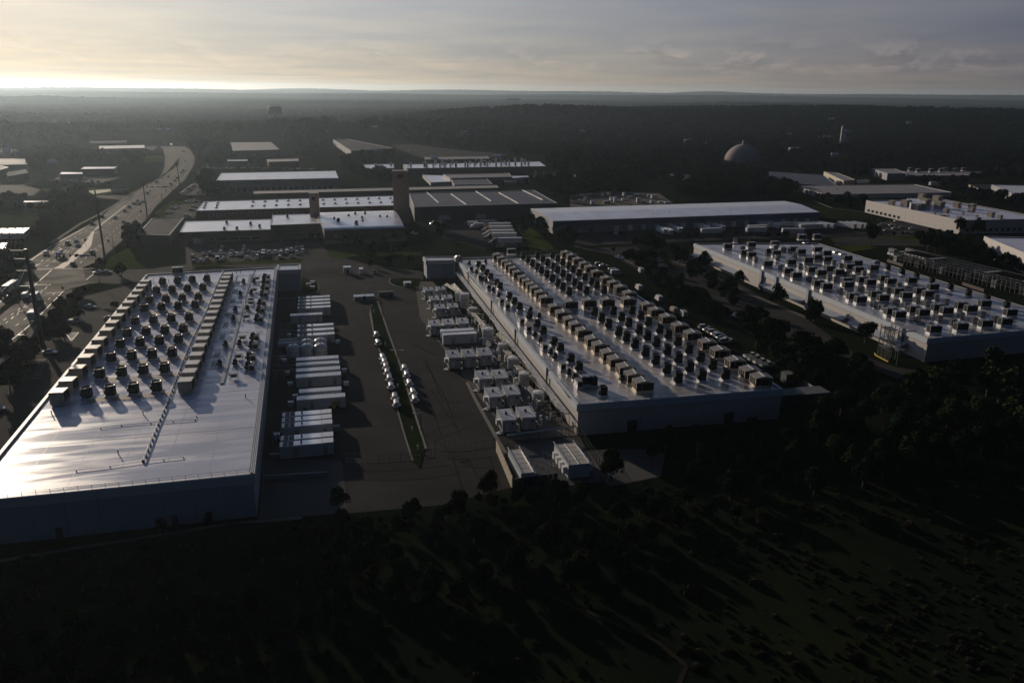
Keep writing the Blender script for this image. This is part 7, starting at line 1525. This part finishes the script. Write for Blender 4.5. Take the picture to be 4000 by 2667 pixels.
zone('S',[(2400,1730),(2600,1720),(3080,1680),(3120,1640),(3120,1900),(2900,2080),(2650,2120),(2620,1900),(2480,1790)],7,'dark tree in the shadowed wood between the middle and right halls','trees of the wood in front of the right hall',.4,.75)
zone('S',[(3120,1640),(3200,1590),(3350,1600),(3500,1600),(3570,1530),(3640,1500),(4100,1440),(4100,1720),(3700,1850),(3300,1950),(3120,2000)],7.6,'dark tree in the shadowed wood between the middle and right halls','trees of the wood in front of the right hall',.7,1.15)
zone('B3',[(300,170),(420,130),(560,240),(760,400),(1000,540),(1200,640),(1180,720),(1000,700),(800,600),(640,480),(420,300)],6,'dark tree in the planted strip beside the middle hall','trees of the planted strip beside the middle hall',.5,.85)
zone('B3',[(1250,700),(1500,780),(1900,1020),(1900,1400),(1700,1180),(1400,950)],5.5,'dark tree in the grove right of the middle hall','trees of the grove right of the middle hall',.6,1.1)
zone('C1',[(0,1120),(300,1130),(520,1240),(800,1400),(1050,1500),(1000,1568),(0,1568)],6.5,'dark tree in the belt below the stair tower','trees in the belt below the stair tower',.45,.8)
zone('RT',[(1060,1230),(1500,1290),(1680,1350),(2116,1500),(2116,1560),(1700,1480),(1350,1380)],6,'dark tree in the belt behind the switchyard','trees behind the switchyard',.7,1.1)
zone('RT',[(1420,700),(1540,760),(1780,790),(2116,810),(2116,900),(1600,880),(1420,800)],10,'dark tree right of the white office','trees beside the white office',.8,1.2)
zone('RT',[(10,830),(250,890),(560,930),(600,860),(300,820),(100,815)],10,'dark tree between the mauve-grey warehouse and the white office','trees left of the white office',.7,1.1)
zone('TL',[(480,1170),(740,1140),(800,1220),(560,1340),(420,1440),(400,1560),(300,1540),(330,1400)],9,'tree along the left side of the highway','trees along the left side of the highway',.7,1.2)
zone('TL',[(0,1190),(210,1180),(230,1260),(470,1300),(470,1330),(0,1300)],8,'dark tree around the low blue-grey building at left','trees around the low blue-grey building',.7,1.1)
zone('TB',[(0,330),(190,300),(210,520),(110,560),(0,600)],8,'dark tree left of the junction','trees left of the junction',.7,1.1)
zone('TB',[(0,1190),(180,1090),(300,1200),(300,1450),(130,1568),(0,1568)],6,'dark tree of the shaded lower left strip','trees of the shaded lower left strip',.6,1.0)
zone('TB',[(400,1000),(470,950),(560,870),(660,790),(760,700),(760,660),(640,700),(500,800),(330,970)],5.5,'bushy tree on the bank by the near lot','trees on the bank by the near lot',.35,.7)
zone('TB',[(1080,190),(1250,130),(1320,200),(1250,330),(1190,360),(1120,270)],9,'tree in front of the dark-roofed wing','trees by the dark-roofed wing',.8,1.3)
zone('TB',[(400,1040),(560,1010),(600,1090),(440,1110)],6,'leafy tree beside the hatched bay','trees beside the hatched bay',.6,.9)
zone('AM',[(90,640),(230,640),(290,770),(130,810)],9,'big tree at the left end of the dock warehouse','trees at the left end of the dock warehouse',1.2,1.6)
zone('AM',[(1440,460),(1640,440),(1680,560),(1950,610),(1820,690),(1800,640),(1560,600)],8,'tree between the dock warehouse and the vented hall','trees between the dock warehouse and the vented hall',.9,1.4)
zone('AM',[(1320,1260),(1700,1180),(2050,1180),(2240,1300),(2240,1350),(1500,1330)],14,'dark bush in front of the curved-roof hall','bushes in front of the curved-roof hall',.4,.8)
zone('AM',[(1700,1400),(2240,1380),(2240,1500),(1720,1490)],13,'small tree behind the rear fence','trees behind the rear fence',.5,.8)
zone('BM',[(250,1130),(430,1100),(520,1200),(420,1240),(270,1190)],11,'tree in the left corner of the truck yard','trees in the left corner of the truck yard',.7,1.0)
zone('BM',[(1180,1040),(1500,1060),(1780,1150),(1800,1280),(1560,1290),(1250,1200)],13,'tree on the green left of the long white warehouse','trees left of the long white warehouse',.7,1.1)
zone('BM',[(950,660),(1040,600),(1040,680),(1000,690)],9,'dark tree beside the yellowish shed','trees beside the yellowish shed',.9,1.2)
zone('BM',[(1400,720),(1500,600),(1700,640),(2240,640),(2240,760),(2000,760),(1660,830),(1600,880)],9,'dark tree around the gravel storage yard','trees around the gravel storage yard',.8,1.3)
zone('R',[(650,680),(850,690),(900,640),(1250,650),(1480,600),(1900,720),(1860,790),(1700,830),(760,840),(700,750)],9.5,'dark tree in the grove between the cottage and the mauve-grey warehouse','trees below the dome',.9,1.4)
zone('R',[(1180,455),(1600,470),(1850,540),(1560,540),(1300,560),(1000,560),(900,480)],7,'tree in the wood at the foot of the dome','trees at the foot of the dome',.4,.65)
zone('R',[(240,1290),(700,1260),(760,1400),(560,1500),(420,1400),(350,1330)],11,'dark tree on the corner green right of the middle hall','trees on the corner green',.7,1.1)
zone('TL',[(1750,1080),(1900,1060),(2000,1160),(1800,1180)],10,'big tree right of the slanted car row','trees right of the slanted car row',1,1.5)
zone('TL',[(550,850),(840,840),(980,880),(700,890),(560,930)],9,'dark tree behind the left commercial building','trees behind the left commercial building',.8,1.3)
zone('TL',[(60,820),(520,790),(620,850),(500,950),(300,960),(240,900)],8.5,'dark tree around the left edge warehouses','trees around the left edge warehouses',.9,1.4)
zone('TL',[(700,790),(1260,800),(1280,880),(1060,900),(980,860),(700,840)],10,'dark tree in front of the brilliant roofed barn','trees in front of the brilliant roofed barn',.7,1.1)
zone('TL',[(1780,620),(2020,680),(2000,800),(1900,820),(1760,740)],9,'dark tree left of the big grey roofed warehouse','trees left of the big grey warehouse',1,1.5)

zone('R',[(440,560),(800,545),(1150,560),(1150,590),(930,640),(860,600),(650,580),(560,640),(440,650),(420,600)],8,'dark tree around the cottage','trees around the cottage',.5,.9)
zone('BM',[(1480,440),(1700,540),(2240,540),(2240,640),(1820,640),(1800,570),(1700,560),(1620,560)],9,'dark tree at the wood edge right of the vented hall','trees at the wood edge right of the vented hall',.9,1.4)
zone('RT',[(0,520),(620,480),(620,560),(490,640),(480,600),(300,540),(170,530),(0,560)],9,'dark tree behind the pale angled wall','trees behind the pale angled wall',.9,1.4)
zone('RT',[(1750,530),(1840,620),(1600,650),(1420,720),(1420,690),(1560,640),(1740,600)],9,'dark tree right of the narrow grey shed','trees right of the narrow grey shed',.8,1.2)
zone('RT',[(980,640),(1540,650),(1500,730),(1430,730),(1080,660)],10,'dark tree behind the mauve-grey warehouse','trees behind the mauve-grey warehouse',.7,1.0)
zone('TL',[(0,640),(480,600),(800,640),(780,700),(560,720),(0,735)],9.5,'tree of the left wood edge','trees of the left wood edge',.9,1.4)
zone('TL',[(0,770),(700,770),(700,850),(560,850),(520,790),(60,815),(0,825)],10,'tree behind the left edge warehouses','trees behind the left edge warehouses',.8,1.3)
zone('TL',[(1280,640),(1420,640),(1560,650),(1700,680),(1760,740),(1740,860),(1715,800),(1670,735),(1560,680),(1420,655)],9,'tree along the highway bend','trees along the highway bend',.8,1.2)
zone('TL',[(780,870),(1060,905),(1060,960),(1030,985),(1020,900)],9,'tree right of the left commercial building','trees right of the left commercial building',.6,1.0)
zone('TL',[(480,1060),(620,1070),(980,1050),(980,1065),(600,1085)],6,'bush in the hedge below the left commercial building','bushes below the left commercial building',.35,.55)
zone('AM',[(330,215),(900,215),(1340,200),(1340,330),(1240,430),(1050,430),(1030,400),(1100,380),(880,330),(850,240),(370,250)],9,'tree around the big grey warehouse','trees around the big grey warehouse',.8,1.3)
zone('AM',[(160,380),(330,330),(390,350),(430,430),(340,425),(330,500),(160,500)],9,'tree left of the small dark shed','trees left of the small dark shed',.8,1.2)
zone('AM',[(550,440),(715,430),(740,500),(560,500)],9,'tree between the two small sheds','trees between the two small sheds',.6,1.0)
zone('AM',[(1600,385),(1960,370),(1960,450),(1660,465)],9,'dark tree before the pale hall with wall bays','trees before the pale hall',.8,1.2)
zone('BM',[(1160,640),(1300,640),(1480,660),(1450,720),(1250,700)],10,'tree beside the yard behind the sawtooth hall','trees behind the sawtooth hall',.5,.9)
zone('R',[(-60,1340),(60,1300),(330,1290),(300,1300),(100,1360)],9,'bush on the verge','bushes on the verge behind the middle hall',.3,.5)
zone('R',[(0,1180),(620,1200),(1300,1180),(2116,1190),(2116,1205),(1300,1200),(620,1230),(0,1200)],8,'low tree in the hedge before the dock yard','trees in the hedge before the dock yard',.4,.75)
zone('RT',[(640,1160),(980,1170),(980,1180),(640,1172)],6,'low bush along the office kerb','bushes along the office kerb',.25,.4)
zone('RT',[(1100,1130),(1420,1170),(1720,1190),(1700,1210),(1400,1200),(1100,1150)],6,'low bush in front of the office windows','bushes before the office windows',.3,.5)
zone('B3',[(700,100),(900,120),(1000,200),(960,260),(800,200),(720,160)],8,'tree between the two lots left of the right hall','trees between the lots left of the right hall',.5,.9)
zone('B3',[(850,230),(1060,330),(1200,420),(1420,560),(1600,680),(1560,720),(1300,600),(1080,470),(880,330)],6.5,'tree in the green strip of the right car park','trees in the green strip of the right car park',.45,.85)
zone('B3',[(1560,720),(1700,800),(1900,880),(1900,980),(1640,830),(1500,760)],7,'tree at the front bend of the right car park','trees at the front bend of the right car park',.5,.8)
zone('S',[(1000,2090),(1400,2035),(1720,1990),(2060,1905),(2330,1905),(2060,2000),(1400,2120),(1000,2190)],3.4,'low shrub in front of the yard','shrubs along the front edge of the yard',.15,.5)
singles=[('C1',690,1110,.95,'round tree standing alone beside the stair tower'),('C1',195,890,.9,'round tree beside the long left wall of the right hall, nearer one'),('B3',1660,545,1.0,'round tree on a thin trunk at the middle of the right hall'),('B3',1303,370,.85,'round tree by the right hall, third from its rear end'),('B3',1025,225,.8,'dark tree at the rear left foot of the right hall'),('B3',1960,680,.9,'dark tree by the right hall canopy near its front'),('S',3270,1400,.9,'small tree left of the stair tower shadow'),
 ('YA',1025,1520,.62,'pale green sapling at the front edge of the concrete apron'),('Y',480,1530,.6,'light leafy sapling at the dark wood edge below the yard'),('Y',765,1340,.75,'round dark tree at the front edge of the yard paving'),('S',1600,2040,.6,'bushy dark tree at the front of the yard, left of the round one'),('Y',1410,1400,.6,'feathery tree just below the front container enclosure'),('Y',1960,1180,.8,'feathery olive tree behind the rear gravel pad'),('RT',620,1270,1.4,'large dark tree on the front road lawn'),('RT',1175,1320,1.3,'large dark tree beyond the switchyard'),('RT',545,900,1.0,'dark tree at the left corner of the white office'),('RT',1490,1160,1.1,'round tree at the right corner of the white office'),('RT',1670,1170,1.1,'round tree in front of the office windows'),('RT',760,980,.9,'tree beside the office driveway'),('RT',275,640,1.2,'dark tree beside the pale angled wall'),('RT',1270,770,1.2,'tree behind the white office roof'),('RT',1250,1330,1.1,'dark tree on the bank beyond the switchyard'),
 ('TB',690,890,.7,'olive tree behind the pale blue pickup'),('TB',1065,520,.9,'dark round tree where the side street meets the left hall'),('TB',1010,810,.5,'yellowish sapling beside the left hall wall'),('TB',870,440,.6,'small tree on the corner island of the junction'),('AM',1740,1420,.9,'dark small tree behind the rear road'),('R',1000,1450,.9,'dark tree at the corner of the right hall'),('R',430,1330,1.2,'broad dark tree on the corner green'),('M',1000,30,.7,'small dark tree behind the guard hut'),('S',640,2100,.5,'shrub against the front wall of the left hall, right of middle'),('S',820,2060,.4,'low shrub against the front wall near its right end'),('S',150,2180,.4,'low shrub against the front wall at far left')]
trees=[t for t in trees]
for z,x,y,s,l in singles:
    P=at(z,x,y,0); trees.append((P.x,P.y,s,l,None))
trees=[t for t in trees if not any(inpoly(t[0],t[1],f) for f in FOOT)]
print('TREES',len(trees))
def score(t):
    return (t[4] is not None, -t[2]/max(1,math.hypot(t[0],t[1])))
trees.sort(key=score)
kept,rest=trees[:300],trees[300:]
def relabel(K):
    G_=defaultdict(list)
    for i,t in enumerate(K):
        if t[4]: G_[t[4]].append(i)
    for g,ix in G_.items():
        if len(ix)<2: continue
        ix.sort(key=lambda i:K[i][1]); n_=max(1,round(math.sqrt(len(ix)/2.5))); per=math.ceil(len(ix)/n_)
        for b_ in range(n_):
            row=sorted(ix[b_*per:(b_+1)*per],key=lambda i:K[i][0]/K[i][1])
            for k,i in enumerate(row):
                short=K[i][3]; short={'dark leafy tree in the shadowed thicket across the near left foreground':'dark tree in the near left thicket','dark tree in the shadowed wood between the middle and right halls':'dark tree in the wood before the right hall'}.get(short,short)
                w_=short.split()
                tail=f', {ordw(k+1)} from left in {ordw(b_+1)} line' if n_>1 else f', {ordw(k+1)} from left'
                K[i]=K[i][:3]+(short+tail,g)
relabel(kept)
crown_objs=[]
for i,(x,y,s,l,g) in enumerate(kept):
    d=math.hypot(x,y); cm,tm=(NEAR if d<230 else MID)[i%4]
    if 'feathery' in l or 'pale green' in l or 'light leafy' in l or 'olive' in l: cm=NEAR[1][0]
    t=thing('tree',l,'tree',(x,y,float(terr(x,y))),rt.uniform(0,6.28),g); t['line']=0; del t['line']; t.scale=(s*rt.uniform(.9,1.15),s*rt.uniform(.9,1.15),s*rt.uniform(.85,1.2))
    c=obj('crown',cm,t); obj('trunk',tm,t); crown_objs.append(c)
# shared labels need the same text inside a group only where nothing tells the trees apart
# forest: everything beyond, one object of instanced crowns
def forest_pts():
    pts=[]; Z_=[]
    rg=np.random.RandomState(9); 
    # candidate points with density falling with distance
    n=52000; r=np.sqrt(rg.uniform(430**2,2900**2,n)); a=rg.uniform(-R(44),R(44),n)
    x=r*np.sin(a); y=r*np.cos(a)
    clear=[[('S',-900,1500),('S',-900,640),('TL',0,700),('TL',480,640),('TL',1000,690),('TL',1180,640),('TL',1340,640),('TL',1660,700),('AM',60,380),('AM',330,330),('AM',360,245),('AM',850,240),('AM',1000,330),('AM',1250,330),('AM',1340,225),('AM',1560,215),('AM',2000,290),('BM',500,335),('BM',1060,330),('BM',1160,400),('BM',1450,430),('BM',1480,540),('BM',1620,560),('BM',1700,640),('BM',2240,650),('R',440,560),('R',800,545),('R',1150,560),('R',1600,520),('RT',0,570),('RT',150,520),('RT',600,500),('RT',900,500),('RT',1780,530),('RT',1840,650),('RT',2400,660),('RT',3000,700),('RT',3000,1600),('S',3000,2667),('S',0,2667)]]
    clear+=[[('R',1150,455),('R',1620,455),('R',1640,575),('R',1130,575)],[('R',620,590),('R',860,590),('R',860,720),('R',620,720)],[('BM',-250,240),('BM',600,330),('BM',1100,390),('BM',900,420),('BM',200,400)]]
    CL=[[(p.x,p.y) for p in (at(*q) for q in pg)] for pg in clear]
    def pip(P):
        c=np.zeros(len(x),bool); j=len(P)-1
        for i in range(len(P)):
            xi,yi=P[i]; xj,yj=P[j]; cond=((yi>y)!=(yj>y)); 
            with np.errstate(divide='ignore',invalid='ignore'): c^= cond & (x<(xj-xi)*(y-yi)/(yj-yi+1e-9)+xi)
            j=i
        return c
    ok=np.ones(len(x),bool)
    for P in CL: ok&=~pip(P)
    for f in FOOT:
        cx=sum(p[0] for p in f)/len(f); cy=sum(p[1] for p in f)/len(f)
        ok&=~pip([(cx+(p[0]-cx)*1.15,cy+(p[1]-cy)*1.15) for p in f])
    x,y=x[ok],y[ok]
    den=np.sin(x/97.+np.sin(y/61.))*np.cos(y/83.+np.sin(x/143.)*1.4)+.5*np.sin(x/31.)*np.cos(y/37.)
    k_=den+rg.uniform(-.5,.5,len(x))>-.95; x,y,den=x[k_],y[k_],den[k_]; z=terr(x,y)
    s=rg.gamma(14,1/14.,len(x))*(1.0+.22*den)*np.where(np.hypot(x,y)>1600,1.2,1.0)*1.05; s=np.clip(s,.45,1.6)
    return x,y,z,s
fx,fy,fz,fs=forest_pts()
dx=np.array([t[0] for t in rest]); dy=np.array([t[1] for t in rest]); ds=np.array([t[2] for t in rest])*.82
if len(rest): fx=np.concatenate([fx,dx]); fy=np.concatenate([fy,dy]); fz=np.concatenate([fz,terr(dx,dy)]); fs=np.concatenate([fs,ds])
print('FOREST',len(fx))
def scatter(name,pts,scales,meshes_objs,seed,label,cat):
    me=bpy.data.meshes.new(name); me.vertices.add(len(pts)); me.vertices.foreach_set('co',np.asarray(pts,float).ravel()); at_=me.attributes.new('s','FLOAT','POINT'); at_.data.foreach_set('value',np.asarray(scales,float)); me.update()
    o=obj(name,me); tag(o,label,cat,kind='stuff'); md=o.modifiers.new('scatter','NODES'); ng=bpy.data.node_groups.new(name,'GeometryNodeTree'); md.node_group=ng
    ng.interface.new_socket('Geometry',in_out='INPUT',socket_type='NodeSocketGeometry'); ng.interface.new_socket('Geometry',in_out='OUTPUT',socket_type='NodeSocketGeometry')
    gi=ng.nodes.new('NodeGroupInput'); go=ng.nodes.new('NodeGroupOutput'); ip=ng.nodes.new('GeometryNodeInstanceOnPoints'); jn=ng.nodes.new('GeometryNodeGeometryToInstance')
    for m_ in meshes_objs:
        oi=ng.nodes.new('GeometryNodeObjectInfo'); oi.inputs[0].default_value=m_; oi.inputs['As Instance'].default_value=True; ng.links.new(oi.outputs['Geometry'],jn.inputs[0])
    l=ng.links.new; l(gi.outputs[0],ip.inputs['Points']); l(jn.outputs[0],ip.inputs['Instance']); ip.inputs['Pick Instance'].default_value=True
    ri=ng.nodes.new('FunctionNodeRandomValue'); ri.data_type='INT'; ri.inputs['Min'].default_value=0 if False else 0
    for s in ri.inputs:
        if s.name=='Max' and s.type=='INT': s.default_value=len(meshes_objs)-1
        if s.name=='Min' and s.type=='INT': s.default_value=0
        if s.name=='Seed': s.default_value=seed
    l([s for s in ri.outputs if s.type=='INT'][0],ip.inputs['Instance Index'])
    rr=ng.nodes.new('FunctionNodeRandomValue'); rr.data_type='FLOAT_VECTOR'
    for s in rr.inputs:
        if s.type=='VECTOR' and s.name=='Max': s.default_value=(0,0,6.28)
        if s.type=='VECTOR' and s.name=='Min': s.default_value=(0,0,0)
    l([s for s in rr.outputs if s.type=='VECTOR'][0],ip.inputs['Rotation'])
    na=ng.nodes.new('GeometryNodeInputNamedAttribute'); na.data_type='FLOAT'; na.inputs[0].default_value='s'
    l([s for s in na.outputs if s.type=='VALUE' and s.enabled][0],ip.inputs['Scale']); l(ip.outputs[0],go.inputs[0]); return o
# three of the trees farthest back lend their coarse crowns to the forest
kept_far=sorted(range(len(kept)),key=lambda i:-math.hypot(kept[i][0],kept[i][1]))[:3]
for k,i in enumerate(kept_far): crown_objs[i].data=FARC[k]
scatter('forest',np.stack([fx,fy,fz],-1),fs,[crown_objs[i] for i in kept_far],3,'continuous dark wood covering the hills behind the industrial estate','forest')
# far canopy: hills covered in crowns too small to tell apart
def canopy(x,y):
    z=terr(x,y); s=13.0; gx=np.floor(x/s); gy=np.floor(y/s); best=np.zeros_like(x)
    for i in (-1,0,1):
        for j in (-1,0,1):
            cx=gx+i; cy=gy+j; h=np.sin(cx*127.1+cy*311.7)*43758.5453; h1=h-np.floor(h); h=np.sin(cx*269.5+cy*183.3)*43758.5453; h2=h-np.floor(h); h=np.sin(cx*419.2+cy*71.9)*43758.5453; h3=h-np.floor(h)
            d2=((x-(cx+h1)*s)**2+(y-(cy+h2)*s)**2)/(s*.75)**2; best=np.maximum(best,(6+9*h3)*np.sqrt(np.clip(1-d2,0,1)))
    r=np.hypot(x,y); return z+best*np.clip((r-2700)/150,0,1)-2*(r<2760)
rs=np.geomspace(2700,15500,430); az=np.radians(np.arange(-46,46,.11))
o=obj('distant_wood',grid_mesh('distant_wood',rs,az,canopy,M_far,False)); tag(o,'far hazy woodland stretching to the horizon','forest',kind='stuff')
# ground cover of the foreground: scrub, weeds and grass tufts
def tuft(name,seed,n,r,h,leaf,m):
    rg=np.random.RandomState(seed); a=rg.uniform(0,6.28,n); q=r*np.sqrt(rg.uniform(0,1,n)); z=h*rg.uniform(.1,1,n)*(1-.5*(q/r)**2)
    c=np.stack([q*np.cos(a),q*np.sin(a),z],1); t=rg.normal(size=(n,3)); t[:,2]*=.5; t/=np.linalg.norm(t,axis=1)[:,None]; up=rg.normal(size=(n,3))*.5+np.array([0,0,1.]); up/=np.linalg.norm(up,axis=1)[:,None]
    s=leaf*rg.uniform(.6,1.3,n)[:,None]; v=np.stack([c-t*s*.35-up*s,c+t*s*.35-up*s,c+t*s*.2+up*s,c-t*s*.2+up*s],1).reshape(-1,3)
    me=bpy.data.meshes.new(name); me.vertices.add(4*n); me.vertices.foreach_set('co',v.ravel()); me.loops.add(4*n); me.loops.foreach_set('vertex_index',np.arange(4*n,dtype='i4'))
    me.polygons.add(n); me.polygons.foreach_set('loop_start',np.arange(0,4*n,4,dtype='i4')); me.update(calc_edges=True); me.materials.append(m); return me
M_weed=mat('olive_weeds',(.024,.030,.012),.9,var=.45,scale=1.5,objvar=.5,spec=.1)
M_weed2=mat('dry_reed_grass',(.05,.047,.028),.9,var=.4,scale=1.5,objvar=.5,spec=.1)
shr=[]
for k,(z,x,y,l) in enumerate((('S',2700,2320,'pale grey-green bush in the middle of the near field'),('S',2950,2280,'small dark shrub in the right part of the near field'),('S',3550,2060,'dry reed clump in the near field at right'))):
    P=at(z,x,y,0); me=[tuft('foliage',60,420,1.6,1.7,.26,M_weed),tuft('foliage',61,380,1.3,1.3,.24,M_weed),tuft('foliage',62,360,1.2,1.5,.3,M_weed2)][k]
    t=thing('shrub',l,'shrub',(P.x,P.y,0)); shr.append(obj('foliage',me,t)) if k else shr.append(obj('foliage',me,t)); obj('stem',MB().cyl((0,0,0),(0,0,.6),.06,n=6).mesh('stem',M_bark),t)
rg=np.random.RandomState(4); n=26000
fxs=rg.uniform(-110,330,n); fys=rg.uniform(60,260,n)
fieldP=[[(p.x,p.y) for p in (at('S',*q) for q in [(-300,2240),(1000,2090),(1400,2040),(2000,1975),(2350,1920),(2620,1850),(3000,1780),(3600,1700),(4300,1520),(4600,2700),(-400,2700)])]]
keep=[i for i in range(n) if inpoly(fxs[i],fys[i],fieldP[0])]
fxs,fys=fxs[keep],fys[keep]; cl_=np.sin(fxs/9.)*np.cos(fys/7.+fxs/23.)+rg.uniform(-.6,.6,len(fxs)); m_=cl_>-.35
scatter('ground_scrub',np.stack([fxs[m_],fys[m_],0*fys[m_]],-1),rg.gamma(2.2,.09,m_.sum())+.10,shr,8,'rough scrub and weeds over the dark foreground field','scrub')
# trodden path in the near field
strip('field_path',S((1850,2180),(2200,2350),(2560,2500),(2680,2600),(2640,2700)),.8,.03,mat('bare_earth',(.025,.022,.017),.95,var=.2,spec=0),.05)
# ---------------- air ----------------
hz=MB().box((0,0,(135-3)/2),(17500*2,17500*2,135+3)); hm=bpy.data.materials.new('haze'); hm.use_nodes=True; t=hm.node_tree; t.nodes.clear()
pv=t.nodes.new('ShaderNodeVolumePrincipled'); pv.inputs['Color'].default_value=(.70,.86,1.0,1); pv.inputs['Density'].default_value=HAZE; pv.inputs['Anisotropy'].default_value=.66
mo=t.nodes.new('ShaderNodeOutputMaterial'); t.links.new(pv.outputs[0],mo.inputs['Volume'])
ho=obj('haze',hz.mesh('haze',hm)); ho['kind']='stuff'; ho['label']='thin bluish morning haze over the whole landscape'; ho['category']='haze'
